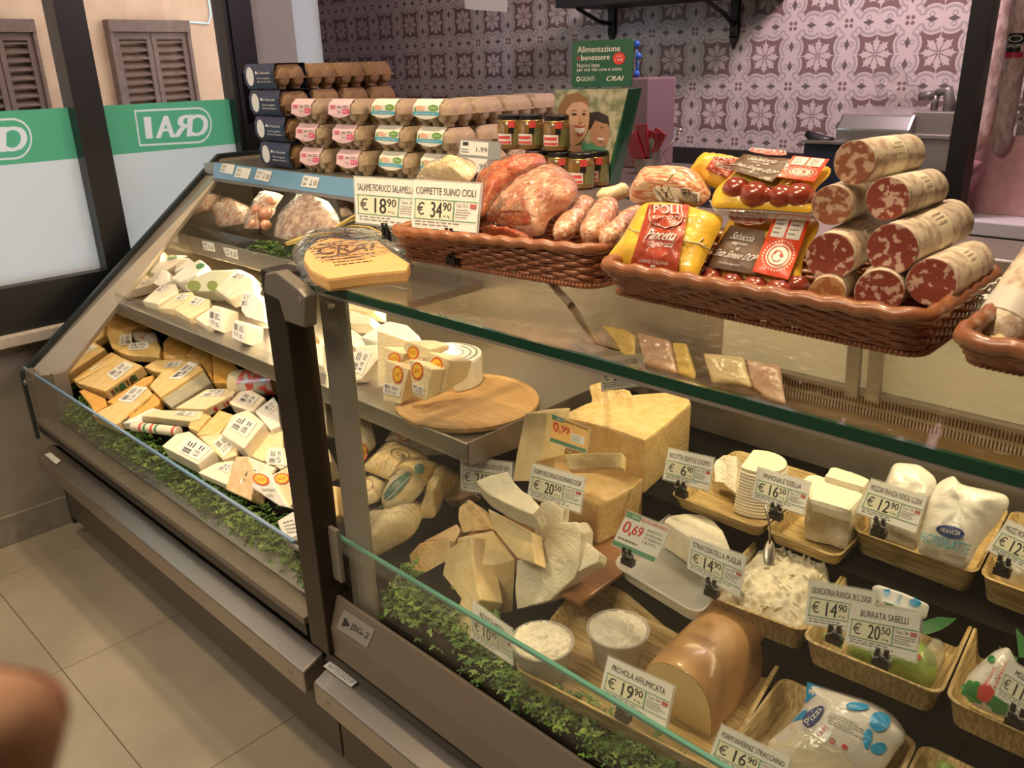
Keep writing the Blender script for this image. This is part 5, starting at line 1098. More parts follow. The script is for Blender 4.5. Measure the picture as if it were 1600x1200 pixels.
PQ(W, q('B3', 560,890, 680,900, 670,1000, 560,1010)).oval(b, 0.5, 0.5, 0.5, 0.5); PQ(W, q('B3', 525,990, 600,990, 570,1110, 525,1100)).oval(b, 0.4, 0.5, 0.4, 0.5); PQ(W, q('B3', 565,1070, 660,1060, 650,1130, 565,1130)).oval(b, 0.5, 0.5, 0.5, 0.5); b.poly([W.pt(k, 0.0012) for k in q('B3', 130,945, 190,885, 220,880, 190,930)]); build(b, 'blue_patches', BLUEP, o)
Qx = PQ(W, q('B3', 178,930, 262,862, 320,885, 240,990)); b = B(); Qx.oval(b, 0.5, 0.5, 0.62, 0.5); lo = build(b, 'logo_patch', NAVY, o); b = B(); Qx.text(b, 'Pizzi', 0.0, 0.30, 0.92, 0.75, 0.0016); build(b, 'lettering', PAPER, lo)
b = B(); Qx = PQ(W, q('B3', 262,1015, 310,965, 330,985, 285,1035)); Qx.text(b, 'izzi', 0, 0.1, 1, 0.9); Qx = PQ(W, q('B3', 345,1035, 440,1080, 430,1110, 335,1065)); Qx.ring(b, 0.15, 0.5, 0.15, 0.5, 0.4); Qx.rect(b, 0.72, 0.1, 1.0, 0.9); build(b, 'red_print', REDP, o)
b = B(); Qx = PQ(W, q('B3', 330,885, 570,985, 545,1075, 310,960)); Qx.scribble(b, 0.05, 0.05, 0.95, 0.9, 5, 4, 0.3); build(b, 'small_print', GREYINK, o)
pts_ = q('B3', 5,1055, 130,950, 230,985, 330,1050, 420,1120, 470,1200, 300,1280, -15,1235); b = B(); cc = (sum(k[0] for k in pts_)/8, sum(k[1] for k in pts_)/8); prev = None
for j in range(1, 7):
    cur = [W.pt((cc[0]+(k[0]-cc[0])*j/6, cc[1]+(k[1]-cc[1])*j/6), 0.0014) for k in pts_]
    for i in range(8):
        m = (i+1) % 8; b.poly([W.pt(cc, 0.0014), cur[i], cur[m]] if prev is None else [prev[i], cur[i], cur[m], prev[m]])
    prev = cur
build(b, 'clear_window', M('cheese_through_film', (0.80, 0.74, 0.55), 0.2, coat=1.0, col2=(0.85, 0.80, 0.64), nscale=20, bump=0.4, bscale=40), o)
# burrata tray
W, o = bag('lime green burrata pouch standing in the tray behind its sign', LIME, q('B3', 430,540, 470,500, 840,495, 902,555, 935,610, 930,702, 888,772, 680,694, 432,585), 0.030, n=(0, -0.75, 0.65), y=1.075, cr=0.002, name='burrata_pouch', cat='pouch', group='burrata pouches')
b = B(); Qx = PQ(W, q('B3', 440,540, 850,640, 850,760, 440,600)); Qx.scribble(b, 0.05, 0.1, 0.9, 0.6, 4, 3, 0.3); build(b, 'small_print', LEAF, o); b = B(); Qx = PQ(W, q('B3', 820,540, 870,540, 870,610, 820,610)); Qx.rect(b, 0.1, 0.5, 0.5, 0.9); build(b, 'red_mark', REDP, o)
b = B(); b.ball(atY(q('B3', 905, 590)[0], 1.10), (0.014, 0.03, 0.027), nz=0.15); build(b, 'clear_end', HOLD, o, smooth=True)
W, o = bag('small green pouch low at the left of the burrata tray', LIME, q('B3', 300,455, 410,440, 412,548, 345,520, 296,490), 0.02, n=(0, -0.75, 0.65), y=1.05, cr=0.002, name='burrata_pouch', cat='pouch', group='burrata pouches')
b = B(); pl = Plane(atY(q('B3', 930, 410)[0], 1.12), (0.1, -0.6, 0.7)); b.prism(pl.hits(q('B3', 850,390, 940,366, 1042,374, 1000,410, 950,440, 880,462, 850,468)), -pl.n*0.001); tag(build(b, 'plastic_leaf', LEAF), 'dark green leaf shaped pouch tip right of the burrata sign', 'leaf')
W, o = bag('white carton with blue print behind the burrata sign', M('white_carton', (0.82, 0.82, 0.80), 0.4, coat=0.3), q('B3', 572,198, 608,188, 760,240, 892,300, 872,382, 720,345, 590,300), 0.010, n=(0, -0.7, 0.7), y=1.12, cr=0, name='cheese_pack', cat='pack', group=None, p=8)
b = B(); PQ(W, q('B3', 780,262, 845,270, 845,315, 780,310)).oval(b, 0.5, 0.5, 0.5, 0.5); PQ(W, q('B3', 640,215, 672,215, 672,250, 640,250)).rect(b, 0, 0, 1, 1); PQ(W, q('B3', 700,290, 725,240, 745,250, 725,305)).text(b, 'SAMMINI', 0, 0, 1, 1); build(b, 'blue_print', BLUEP, o); b = B(); b.poly([W.pt(k, 0.0014) for k in q('B3', 600,270, 690,300, 690,308, 600,290)]); build(b, 'green_print', GREENP, o)
# green and red mozzarella pack, right edge
W, o = bag('white, green and red mozzarella pouch in the tray at the right edge', WBAG, q('D8', 62,880, 80,812, 150,745, 200,700, 262,680, 300,760, 340,900, 300,1000, 240,990, 120,940), 0.03, n=(0, -0.75, 0.65), y=1.05, cr=0.002, name='mozzarella_pouch', cat='pouch', group=None)
b = B(); PQ(W, q('D8', 55,830, 150,815, 160,950, 60,905)).oval(b, 0.5, 0.5, 0.48, 0.45, star=0.12, teeth=7); PQ(W, q('D8', 170,890, 320,900, 310,1000, 170,960)).oval(b, 0.5, 0.5, 0.5, 0.5, star=0.1, teeth=6); PQ(W, q('D8', 172,720, 205,720, 205,752, 172,752)).oval(b, 0.5, 0.5, 0.5, 0.5); build(b, 'green_print', M('basil_green_print', (0.03, 0.26, 0.07), 0.35, coat=0.6), o)
b = B(); PQ(W, q('D8', 125,840, 200,840, 200,922, 125,922)).oval(b, 0.5, 0.5, 0.5, 0.5, star=0.08, teeth=5); Qx = PQ(W, q('D8', 160,840, 195,765, 212,775, 178,850)); Qx.text(b, 'Mozzarella', 0.0, 0.0, 1.0, 1.0) if False else None
Qx = PQ(W, q('D8', 155,830, 195,760, 215,775, 175,850)); Qx.text(b, 'Mozzarella', 0, 0.15, 1, 0.85); Qx = PQ(W, q('D8', 175,870, 245,740, 270,755, 200,885)); Qx.text(b, 'TreVanni', 0, 0.1, 1, 0.9, off=0.001); build(b, 'red_print', REDP, o)
b = B(); pl = Plane(atY(q('D8', 310, 680)[0], 1.10), (0.1, -0.6, 0.7))
for z_ in (q('D8', 292,602, 345,660, 350,730, 305,728), q('D8', 220,680, 300,730, 300,760, 250,750)): b.prism(pl.hits(z_), -pl.n*0.001)
tag(build(b, 'plastic_leaf', LEAF), 'pointed dark green leaf tip at the right edge behind the mozzarella pouch', 'leaf')
W, o = bag('white mozzarella bag behind the sign at the right edge', WBAG, q('D8', 215,330, 255,240, 330,260, 400,330, 400,430, 300,440, 230,400), 0.03, n=(0, -0.75, 0.65), y=1.30, cr=0.004, name='mozzarella_bag', cat='bag', group=GW)
W, o = bag('green topped pack in the tray at the lower right corner', LIME, q('B3', 915,1200, 935,1152, 1010,1165, 1060,1210, 1040,1290, 930,1290), 0.02, n=(0, -0.6, 0.8), z=0.60, cr=0.003, name='cheese_pack', cat='pack', group=None)
# top glass reflections, built as flat packs leaning at the back
FOILY = M('reflected_gold_foil', (0.72, 0.52, 0.16), 0.25, coat=1.0, bump=0.5, bscale=30); PINKP = M('reflected_pink_pack', (0.55, 0.34, 0.27), 0.25, coat=1.0, col2=(0.66, 0.48, 0.38), nscale=12, bump=0.5, bscale=30); CREAMP = M('reflected_cream_pack', (0.78, 0.64, 0.42), 0.25, coat=1.0, bump=0.4, bscale=30)
for lb, mt, z_ in (('reflection of a gold foil pack, built leaning at the cream back panel, leftmost', FOILY, (160,192, 300,215, 372,260, 368,430, 300,390, 235,290)), ('reflection of a pink meat pack, built right of the gold foil one', PINKP, (375,235, 590,290, 640,500, 500,470, 420,440)), ('reflection of a narrow gold foil pack, built between the pink and cream ones', FOILY, (600,300, 690,305, 752,500, 740,535, 640,500)), ('reflection of a cream pack, built leaning at the cream back panel', CREAMP, (790,366, 1045,392, 1105,585, 960,560, 850,560)), ('reflection of a pink meat pack, built rightmost at the back panel', PINKP, (1060,402, 1275,445, 1312,690, 1180,650, 1100,580))):
    bag(lb, mt, q('B5', *z_), 0.008, n=(0, -0.85, 0.45), y=1.475, cr=0.003, name='reflected_pack', cat='pack', group='pack reflections built at the back panel', p=5)

# ---------------------------------------------------------------- egg cartons on the rear top
PULP = M('brown_egg_pulp', (0.40, 0.30, 0.19), 0.8, col2=(0.46, 0.35, 0.23), nscale=25, bump=0.4, bscale=120)
PULPD = M('dark_brown_egg_pulp', (0.27, 0.16, 0.075), 0.8, col2=(0.32, 0.20, 0.10), nscale=25, bump=0.4, bscale=120)
SLEEVE = M('midnight_blue_sleeve', (0.022, 0.036, 0.09), 0.4); PINKL = M('pink_carton_label', (0.80, 0.55, 0.58), 0.5); CREAML = M('cream_carton_label', (0.82, 0.78, 0.66), 0.5); TEAL = M('teal_label_band', (0.05, 0.36, 0.50), 0.45); EGGW = M('printed_egg_white', (0.72, 0.72, 0.74), 0.5); PEACH = M('printed_egg_peach', (0.75, 0.45, 0.30), 0.5)
ZT = 1.2035
def rrect(x0, y0, x1, y1, z, r=0.012, k=3):
    return round_quad([Vector((x0, y1, z)), Vector((x1, y1, z)), Vector((x1, y0, z)), Vector((x0, y0, z))], r, k)
def carton(x, y, z, L, D, H, pulp, label, kind, cups=3):
    t = thing('egg_carton', (x, y, z), label, 'egg carton', None)
    zs = z+H*0.46; b = B()
    nx = cups; ny = 2; r = min(L/nx, D/ny)*0.46
    for i in range(nx):
        for j in range(ny):
            cx, cy = x+L*(i+0.5)/nx, y+D*(j+0.5)/ny
            b.lathe((cx, cy, z), [(r*0.62, 0), (r*0.72, 0.001), (r*0.98, H*0.40), (r*1.02, H*0.45)], 10)
    build(b, 'base', pulp, t, smooth=True, autosm=40)
    b = B(); b.frustum(rrect(x-0.006, y-0.006, x+L+0.006, y+D+0.006, zs+0.003), rrect(x-0.006, y-0.006, x+L+0.006, y+D+0.006, zs-0.001)); build(b, 'rim', pulp, t)
    b = B(); loops = [rrect(x-0.001, y-0.001, x+L+0.001, y+D+0.001, zs+0.003), rrect(x+0.003, y+0.003, x+L-0.003, y+D-0.003, z+H*0.80), rrect(x+0.012, y+0.012, x+L-0.012, y+D-0.012, z+H-0.001)]
    n = len(loops[0]); fs = [[j*n+i, j*n+(i+1) % n, (j+1)*n+(i+1) % n, (j+1)*n+i] for j in range(2) for i in range(n)]+[[2*n+i for i in range(n)], list(range(n-1, -1, -1))]
    for i in range(nx):
        b.ball((x+L*(i+0.5)/nx, y+0.004, zs+0.004), (L/nx*0.44, 0.010, H*0.36), 12, 8)
    for j in range(ny): b.ball((x+L-0.004, y+D*(j+0.5)/ny, zs+0.004), (0.010, D/ny*0.44, H*0.36), 12, 8)
    b.add([p for l in loops for p in l], fs); build(b, 'lid', pulp, t, smooth=True, autosm=35)
    F = Quad((x+0.004, y-0.0065, z+H*0.99), (x+L*0.80, y-0.0065, z+H*0.99), (x+L*0.80, y-0.0085, z+H*0.28), (x+0.0, y-0.0085, z+H*0.28))
    if kind == 'blue':
        b = B(); x1 = x+L*0.985; zb, zt = z+0.004, z+H+0.0015; yb, yf = y+D+0.004, y-0.009
        prof = [(yb, zb), (yf+0.012, zb), (yf, z+H*0.30), (yf, z+H*0.72), (yf+0.010, zt), (yb, zt)]
        n = len(prof); vs = [Vector((xx, py, pz)) for xx in (x-0.004, x1) for py, pz in prof]; b.add(vs, [[i, (i+1) % n, n+(i+1) % n, n+i] for i in range(n)]); sl = build(b, 'sleeve', SLEEVE, t)
        Q = Quad((x, yf, z+H*0.72), (x1, yf, z+H*0.72), (x1, yf, z+H*0.30), (x, yf, z+H*0.30))
        b = B(); Q.oval(b, 0.20, 0.42, 0.13, 0.85, off=0.001); build(b, 'printed_egg', EGGW, sl)
        b = B(); Q.oval(b, 0.42, 0.10, 0.035, 0.14, off=0.001); Q.text(b, 'le Naturelle', 0.48, 0.0, 0.88, 0.24, 0.001); Q.text(b, "l'uovo da galline", 0.42, 0.50, 0.86, 0.72, 0.001); Q.text(b, 'allevate all aperto', 0.42, 0.82, 0.9, 1.02, 0.001); build(b, 'lettering', PAPER, sl)
    elif kind in ('pink', 'green'):
        # printed label folded over the front of the lid
        ytop = y+0.03; prof = [(ytop, z+H+0.0012), (y+0.011, z+H+0.0012), (y-0.0055, z+H*0.80), (y-0.0085, zs+0.006), (y-0.0105, zs-0.002)]
        vs = []; x1 = x+L*0.84
        for k, (py, pz) in enumerate(prof): vs += [Vector((x+0.002, py, pz)), Vector((x1, py, pz))]
        tongue = [Vector((x+0.002+(x1-x-0.002)*u, y-0.0105, zs-0.002-0.010*math.sin(math.pi*u))) for u in (0, .25, .5, .75, 1)]
        b = B(); b.add(vs, [[2*k, 2*k+1, 2*k+3, 2*k+2] for k in range(4)]); b.poly(tongue); lb = build(b, 'label', PINKL if kind == 'pink' else CREAML, t)
        Q = Quad((x+0.002, y-0.0055, z+H*0.80), (x1, y-0.0055, z+H*0.80), (x1, y-0.0085, zs+0.006), (x+0.002, y-0.0085, zs+0.006))
        if kind == 'pink':
            b = B(); Q.rect(b, 0.10, 0.10, 0.32, 0.62, 0.001); build(b, 'red_square', M('carton_red_print', (0.72, 0.05, 0.16), 0.5), lb); b = B(); Q.rect(b, 0.68, 0.62, 0.98, 1.35, 0.001); build(b, 'red_badge', MATS['carton_red_print'], lb)
            b = B(); Q.text(b, 'Uova', 0.42, 0.78, 0.62, 1.3, 0.001); Q.scribble(b, 0.68, 0.0, 0.95, 0.5, 2, 4, 0.5, 0.001); Q.oval(b, 0.52, 0.35, 0.10, 0.14, off=0.001); build(b, 'grey_print', GREYINK, lb)
            b = B(); Q.text(b, '6 UOVA', 0.12, 0.22, 0.30, 0.50, 0.0016); Q.text(b, 'BIO', 0.74, 0.8, 0.92, 1.15, 0.0016); build(b, 'white_lettering', PAPER, lb)
        else:
            b = B(); Q.rect(b, 0.0, 0.92, 1.0, 1.42, 0.001); bd = build(b, 'teal_band', TEAL, lb); b = B(); Q.text(b, 'Uova da allevamento a terra', 0.12, 1.05, 0.88, 1.28, 0.0016); build(b, 'lettering', PAPER, bd)
            b = B(); Q.oval(b, 0.24, 0.4, 0.15, 0.36, off=0.001); Q.oval(b, 0.40, 0.55, 0.10, 0.26, off=0.0013); build(b, 'printed_eggs', PEACH, lb)
            b = B(); Q.oval(b, 0.78, 0.36, 0.19, 0.48, off=0.001); build(b, 'green_seal', M('carton_green_print', (0.16, 0.36, 0.06), 0.5), lb); b = B(); Q.rect(b, 0.05, 0.3, 0.12, 0.85, 0.001); build(b, 'green_leaf', MATS['carton_green_print'], lb)
            b = B(); Q.text(b, 'CRAI', 0.68, 0.2, 0.88, 0.5, 0.0016); Q.oval(b, 0.53, 0.66, 0.10, 0.18, off=0.0016); build(b, 'white_lettering', PAPER, lb)
    return t
def rows(proto, dz, labels, group):
    proto['group'] = group
    for k, l in enumerate(labels): copy_tree(proto, (0.004*(k+1) if False else 0, 0, dz*(k+1)), l)
h = 0.0785; ords = ('bottom', 'second lowest', 'second highest', 'topmost')
pb = carton(-2.545, 1.462, ZT, 0.175, 0.102, h-0.001, PULPD, 'blue sleeved brown egg carton at the bottom of the left stack', 'blue')
for k in range(1, 4): 
    c = copy_tree(pb, (-0.012*k, 0, h*k), 'blue sleeved brown egg carton, %s of the left stack' % ords[k]); c['group'] = 'blue sleeved egg cartons'
pb['group'] = 'blue sleeved egg cartons'
pd = carton(-2.545, 1.580, ZT, 0.175, 0.102, h-0.001, PULPD, 'plain brown egg carton at the bottom, right behind the blue sleeved stack', 'plain')
pd['group'] = 'plain brown egg cartons'
for j in range(3):
    for k in range(4):
        if j == 0 and k == 0: continue
        c = copy_tree(pd, (-0.012*k, 0.115*j, h*k), 'plain brown egg carton, %s in the %s row behind the blue sleeved stack' % (ords[k], ('first', 'second', 'third')[j]))
h2 = 0.0705; o3 = ('bottom', 'middle', 'top')
for kind, X0, Y0, mt, col in (('pink', -2.318, 1.462, PULP, 'left'), ('pink', -2.150, 1.480, PULP, 'right'), ('green', -1.990, 1.515, PULP, 'left'), ('green', -1.825, 1.530, PULP, 'right')):
    nm = 'pink labelled' if kind == 'pink' else 'teal and cream labelled'
    p_ = carton(X0, Y0, ZT, 0.128, 0.100, h2-0.001, mt, '%s egg carton, bottom of the %s %s stack' % (nm, col, kind if kind == 'pink' else 'teal'), kind, 3); p_['group'] = nm+' egg cartons'
    for k in (1, 2): copy_tree(p_, (-0.008*k, 0, h2*k), '%s egg carton, %s of the %s %s stack' % (nm, o3[k], col, kind if kind == 'pink' else 'teal'))
pg = carton(-1.825, 1.645, ZT, 0.128, 0.100, h2-0.001, PULP, 'grey brown egg carton without label, bottom, first row behind the right teal stack', 'plain'); pg['group'] = 'unlabelled egg cartons at the right'
for j in range(3):
    for k in range(3):
        if j+k: copy_tree(pg, (-0.008*k+0.004*j, 0.113*j, h2*k), 'grey brown egg carton without label, %s, %s row behind the right teal stack' % (o3[k], ('first', 'second', 'third')[j]))
# stand-up price holder in front of the eggs
pl = Plane(atY((750, 240), 1.428), (0.1, -0.95, 0.25)); Q = Quad(*pl.hits([(719, 217), (783, 222), (781, 274), (714, 268)]))
t = thing('price_holder', (Q.c[2]+Q.c[3])/2, 'grey stand-up price holder with two prices 1,99 in front of the egg cartons', 'price holder')
build(Q.slab(0.002), 'holder', M('grey_holder', (0.30, 0.31, 0.30), 0.35), t); b = B()
for v0, s in ((0.05, 3), (0.55, 4)): Q.rect(b, 0.05, v0, 0.72, v0+0.42, 0.0028)
build(b, 'cards', PAPER, t); b = B()
for v0 in (0.05, 0.55): Q.text(b, '1,99', 0.44, v0+0.16, 0.70, v0+0.32, 0.0034); Q.scribble(b, 0.08, v0+0.22, 0.34, v0+0.38, 2, 3, 0.4, 0.0034); Q.rect(b, 0.10, v0+0.03, 0.24, v0+0.14, 0.0034)
build(b, 'print', INK, t)

# ---------------------------------------------------------------- jars
JARC = M('brown_sauce', (0.17, 0.085, 0.02), 0.25, coat=1.0, col2=(0.26, 0.14, 0.035), nscale=16)
def jar(x, y, z, label, proto=None):
    t = thing('sauce_jar', (x, y, z), label, 'jar', 'jars of brown sauce'); R = 0.034
    build(B().lathe((x, y, z), [(R*0.8, 0), (R*0.97, 0.003), (R, 0.010), (R, 0.058), (R*0.93, 0.068), (R*0.84, 0.072), (R*0.84, 0.0725)], 32), 'glass_body', JARC, t, smooth=True, autosm=50)
    build(B().lathe((x, y, z), [(R*0.90, 0.0735), (R*0.92, 0.0745), (R*0.92, 0.084), (R*0.88, 0.0855), (0.001, 0.0855)], 32), 'lid', BLACK, t, smooth=True, autosm=40)
    build(B().lathe((x, y, z), [(R*0.93, 0.0685), (R*0.94, 0.071), (R*0.9, 0.0733)], 32), 'gold_rim', M('gold_rim', (0.45, 0.36, 0.12), 0.3, 0.8), t, smooth=True)
    def patch(a0, a1, z0, z1, nm, m, off=0.0006):
        b = B(); k = 8; vs = [Vector((x+(R+off)*math.cos(a0+(a1-a0)*i/k), y+(R+off)*math.sin(a0+(a1-a0)*i/k), zz)) for zz in (z+z0, z+z1) for i in range(k+1)]
        b.add(vs, [[i, i+1, k+2+i, k+1+i] for i in range(k)]); return build(b, nm, m, t)
    patch(-2.05, -0.75, 0.014, 0.040, 'label', PAPER); patch(-1.95, -0.85, 0.027, 0.035, 'red_lettering', REDP, 0.0011); patch(-2.0, -0.8, 0.016, 0.022, 'red_lettering', REDP, 0.0011)
    patch(-0.95, -0.55, 0.040, 0.066, 'black_seal_strip', BLACK, 0.0009); patch(-0.95, -0.45, 0.055, 0.0715, 'red_seal', REDP, 0.0012); patch(-0.6, 0.3, 0.012, 0.055, 'side_label', M('olive_label', (0.20, 0.20, 0.07), 0.5), 0.0006)
    return t
jp = None
for lb, (u, v), y_ in (('sauce jar in the upper row, leftmost next to the eggs', (395, 980), 1.62), ('sauce jar in the upper row, middle', (520, 980), 1.64), ('sauce jar in the upper row, rightmost in front of the poster', (680, 985), 1.64),
                  ('sauce jar in the lower row, under the middle upper jar', (560, 1150), 1.64), ('sauce jar in the lower row, under the rightmost upper jar', (700, 1160), 1.64), ('sauce jar in the lower row, right of the stacked jars', (832, 1165), 1.645), ('sauce jar furthest right in the lower row, close to the poster', (925, 1150), 1.70)):
    a = atY((700+u/4, v/4), y_); z_ = ZT+0.087 if v < 1000 else ZT
    if jp is None: jp = jar(a.x, y_, z_, lb); j0 = Vector((a.x, y_, z_))
    else: copy_tree(jp, Vector((a.x, y_, z_))-j0, lb)

# ---------------------------------------------------------------- promotional stand
CGREEN = M('crai_dark_green', (0.012, 0.10, 0.045), 0.4, coat=0.3)
yp = 1.715; pl = Plane((0, yp, 0), (0, -1, 0)); st = thing('book_display_stand', (-1.42, yp+0.05, ZT), 'dark green cardboard display stand with a header board and a poster of a smiling couple', 'display stand')
c = pl.hits(q('C3', 668,560, 1128,553, 1005,1150, 668,1150)); x0, x1, zt = c[0].x, c[1].x, c[0].z; xb = c[2].x
b = B(); b.add([Vector(p) for p in ((x0, yp, ZT), (xb, yp, ZT), (x1-0.06, yp+0.05, ZT), (x0, yp+0.05, ZT), (x0, yp, zt), (x1, yp, zt), (x1+0.004, yp+0.05, zt+0.002), (x0, yp+0.05, zt+0.002))], [[0,3,2,1],[4,5,6,7],[0,1,5,4],[1,2,6,5],[2,3,7,6],[3,0,4,7]]); build(b, 'box', CGREEN, st)
hq = pl.hits(q('C3', 775,258, 1160,241, 1146,541, 770,546)); b = B(); b.prism(round_quad(hq, 0.008), (0, 0.004, 0)); build(b, 'header_board', CGREEN, st)
Q = Quad(*hq); b = B(); Q.text(b, 'Alimentazione', 0.10, 0.12, 0.80, 0.25, 0.001); Q.text(b, 'Alimentazione', 0.103, 0.12, 0.803, 0.25, 0.0011); Q.text(b, 'benessere', 0.165, 0.30, 0.64, 0.42, 0.001); Q.text(b, 'benessere', 0.168, 0.30, 0.643, 0.42, 0.0011)
Q.text(b, 'Nutrirsi bene', 0.10, 0.48, 0.48, 0.57, 0.001); Q.text(b, 'per una vita sana e attiva', 0.10, 0.58, 0.84, 0.68, 0.001); Q.ring(b, 0.125, 0.82, 0.035, 0.055, 0.45, off=0.001); Q.text(b, 'GIUNTI', 0.175, 0.77, 0.40, 0.87, 0.001); Q.text(b, 'CRAI', 0.60, 0.77, 0.86, 0.87, 0.001, slant=0.1); Q.text(b, 'CRAI', 0.606, 0.77, 0.866, 0.87, 0.0011, slant=0.1); build(b, 'white_lettering', PAPER, st)
b = B(); Q.text(b, 'e', 0.095, 0.33, 0.145, 0.42, 0.001); build(b, 'red_lettering', REDINK, st); b = B(); Q.oval(b, 0.79, 0.40, 0.095, 0.13, off=0.001); rd = build(b, 'red_dot', M('bright_red_print', (0.75, 0.04, 0.03), 0.5), st); b = B(); Q.text(b, 'A SOLI', 0.74, 0.33, 0.84, 0.37, 0.0016); Q.text(b, '1,99€', 0.73, 0.40, 0.86, 0.47, 0.0016); build(b, 'lettering', PAPER, rd)
Q = Quad(*pl.hits(q('C3', 668,560, 1128,553, 985,1150, 668,1150))); FP = lambda x, y: ((x-668)/(1128-668-(143*(y-556)/594)), (y-556)/594)
PO = {}
def pm(nm, c_): return M('poster_'+nm, c_, 0.4)
def shape(pts, nm, c_, off, par=None):
    b = B(); b.poly([Q.p(*FP(x, y), off) for x, y in pts]); return build(b, nm, pm(nm, c_), par)
def ell(cx, cy, rx, ry, rot=0.0, n=24): return [(cx+rx*math.cos(a)*math.cos(rot)-ry*math.sin(a)*math.sin(rot), cy+rx*math.cos(a)*math.sin(rot)+ry*math.sin(a)*math.cos(rot)) for a in [2*math.pi*k/n for k in range(n)]]
b = B(); Q.rect(b, 0, 0, 1, 1, 0.0008); ph = build(b, 'poster', M('poster_background', (0.50, 0.46, 0.31), 0.4, col2=(0.20, 0.22, 0.12), nscale=18, nlo=0.4, nhi=0.62), st)
for k, (pts, nm, c_) in enumerate((
    ([(900,720),(960,700),(1010,725),(1015,790),(985,800),(900,790),(885,760)], 'man_hair', (0.05, 0.035, 0.025)), (ell(955, 815, 62, 95, -0.1), 'man_face', (0.50, 0.27, 0.17)), ([(880,700),(950,690),(1005,720),(1018,770),(985,765),(930,745),(900,800),(885,800)], 'man_hair_top', (0.045, 0.03, 0.022)),
    ([(850,880),(930,900),(1000,930),(1000,1150),(800,1150)], 'green_shirt', (0.10, 0.33, 0.20)),
    ([(690,1000),(760,900),(840,900),(870,1150),(670,1150),(668,1000)], 'woman_neck', (0.62, 0.36, 0.24)), (ell(790, 740, 105, 165, 0.08), 'woman_face', (0.68, 0.41, 0.28)),
    ([(690,760),(695,670),(740,590),(820,575),(880,610),(895,660),(850,630),(790,635),(750,680),(735,780),(725,850),(695,800)], 'woman_hair', (0.30, 0.15, 0.06)),
    ([(800,780),(840,785),(870,780),(862,815),(835,830),(805,812)], 'smile', (0.92, 0.90, 0.86)), ([(796,776),(835,782),(873,776),(868,788),(835,792),(803,788)], 'lip', (0.50, 0.12, 0.10)), ([(805,812),(835,832),(864,814),(850,838),(825,842)], 'lower_lip', (0.52, 0.14, 0.12)),
    (ell(800, 706, 18, 6, 0.1), 'eye', (0.05, 0.03, 0.02)), (ell(862, 706, 14, 6, 0.1), 'eye', (0.05, 0.03, 0.02)), ([(775,690),(800,678),(825,686),(800,684)], 'brow', (0.14, 0.07, 0.03)), ([(848,686),(868,680),(885,690),(868,687)], 'brow', (0.14, 0.07, 0.03)), ([(838,715),(850,755),(832,760),(826,752)], 'nose_shade', (0.58, 0.32, 0.21)), (ell(975, 790, 8, 4), 'man_eye', (0.05, 0.03, 0.02)), ([(945,850),(985,855),(990,865),(955,866)], 'man_smile', (0.85, 0.80, 0.74)))):
    shape(pts, nm, c_, 0.0011+0.00025*k, ph)
b = B(); Q.text(b, 'alimentazione', *FP(690, 925), *FP(960, 955), 0.006); build(b, 'lettering', PAPER, ph)

# ---------------------------------------------------------------- wicker baskets
WICK = M('red_brown_wicker', (0.20, 0.062, 0.024), 0.35, coat=0.45, col2=(0.30, 0.10, 0.04), nscale=40); WICKR = M('wicker_rim', (0.34, 0.13, 0.055), 0.38, coat=0.4, col2=(0.27, 0.095, 0.04), nscale=60)
def basket(label, rim, bot):
    t = thing('wicker_basket', sum(bot, Vector())/4, label, 'basket', 'wicker baskets on the glass top')
    def loop(f, k=150):
        q4 = [bot[i].lerp(rim[i], f) for i in range(4)]; c = round_quad(q4, 0.028, 6); m = len(c); L = [(c[(i+1) % m]-c[i]).length for i in range(m)]; T = sum(L); out = []
        for j in range(k):
            d = T*j/k; i = 0
            while d > L[i]: d -= L[i]; i += 1
            out.append(c[i].lerp(c[(i+1) % m], d/L[i]))
        return out
    cen = sum(bot, Vector())/4; b = B(); K = 168
    H = (rim[0]-bot[0]).length; rows_ = 8
    def tube(path, r, n=5):
        m = len(path); vs = []; fs = []
        for i, p in enumerate(path):
            tg = (path[(i+1) % m]-path[i-1]).normalized(); x = tg.cross(Vector((0, 0, 1))).normalized(); y = tg.cross(x)
            for k in range(n): a = 2*math.pi*k/n; vs.append(p+(x*math.cos(a)+y*math.sin(a))*r)
        for i in range(m):
            j = (i+1) % m
            for k in range(n): l = (k+1) % n; fs.append([i*n+k, i*n+l, j*n+l, j*n+k])
        b.add(vs, fs)
    for rr in range(rows_):
        f = (rr+0.7)/(rows_+0.6); base = loop(f, K); path = []
        for i, p in enumerate(base):
            o = p-cen; o.z = 0; o.normalize(); s_ = math.sin(math.pi*i/3.0+(math.pi if rr % 2 else 0))
            path.append(p+o*0.0032*s_+Vector((0, 0, 0.0008*math.sin(i*0.9+rr*2))))
        tube(path, H/rows_*0.52)
    b0, b1 = loop(0.0, K//3), loop(1.0, K//3)
    for i in range(K//3): b.sweep([b0[i], b1[i]], 0.0020, 5, caps=False)
    build(b, 'weave', WICK, t, smooth=True)
    b = B(); c = [p-Vector((0, 0, 0.003)) for p in loop(0.0, 190)]
    for i in range(0, 190): # scalloped foot border
        o = c[i]-cen; o.z = 0; o.normalize(); b.ball(c[i]+o*0.004, (0.0046, 0.0046, 0.0046), 7, 5)
    build(b, 'foot_border', WICK, t, smooth=True)
    b = B(); tube([p+Vector((0, 0, 0.0015*math.sin(i*1.3))) for i, p in enumerate(loop(1.0, K))], 0.0085, 8); build(b, 'rim', WICKR, t, smooth=True)
    build(B().poly([p+Vector((0, 0, 0.002)) for p in round_quad(bot, 0.028)]), 'bottom', WICK, t)
    return t
ZR = 1.247; ZB = 1.1935
def zz(z, *p): return [atZ(k, z) for k in p]
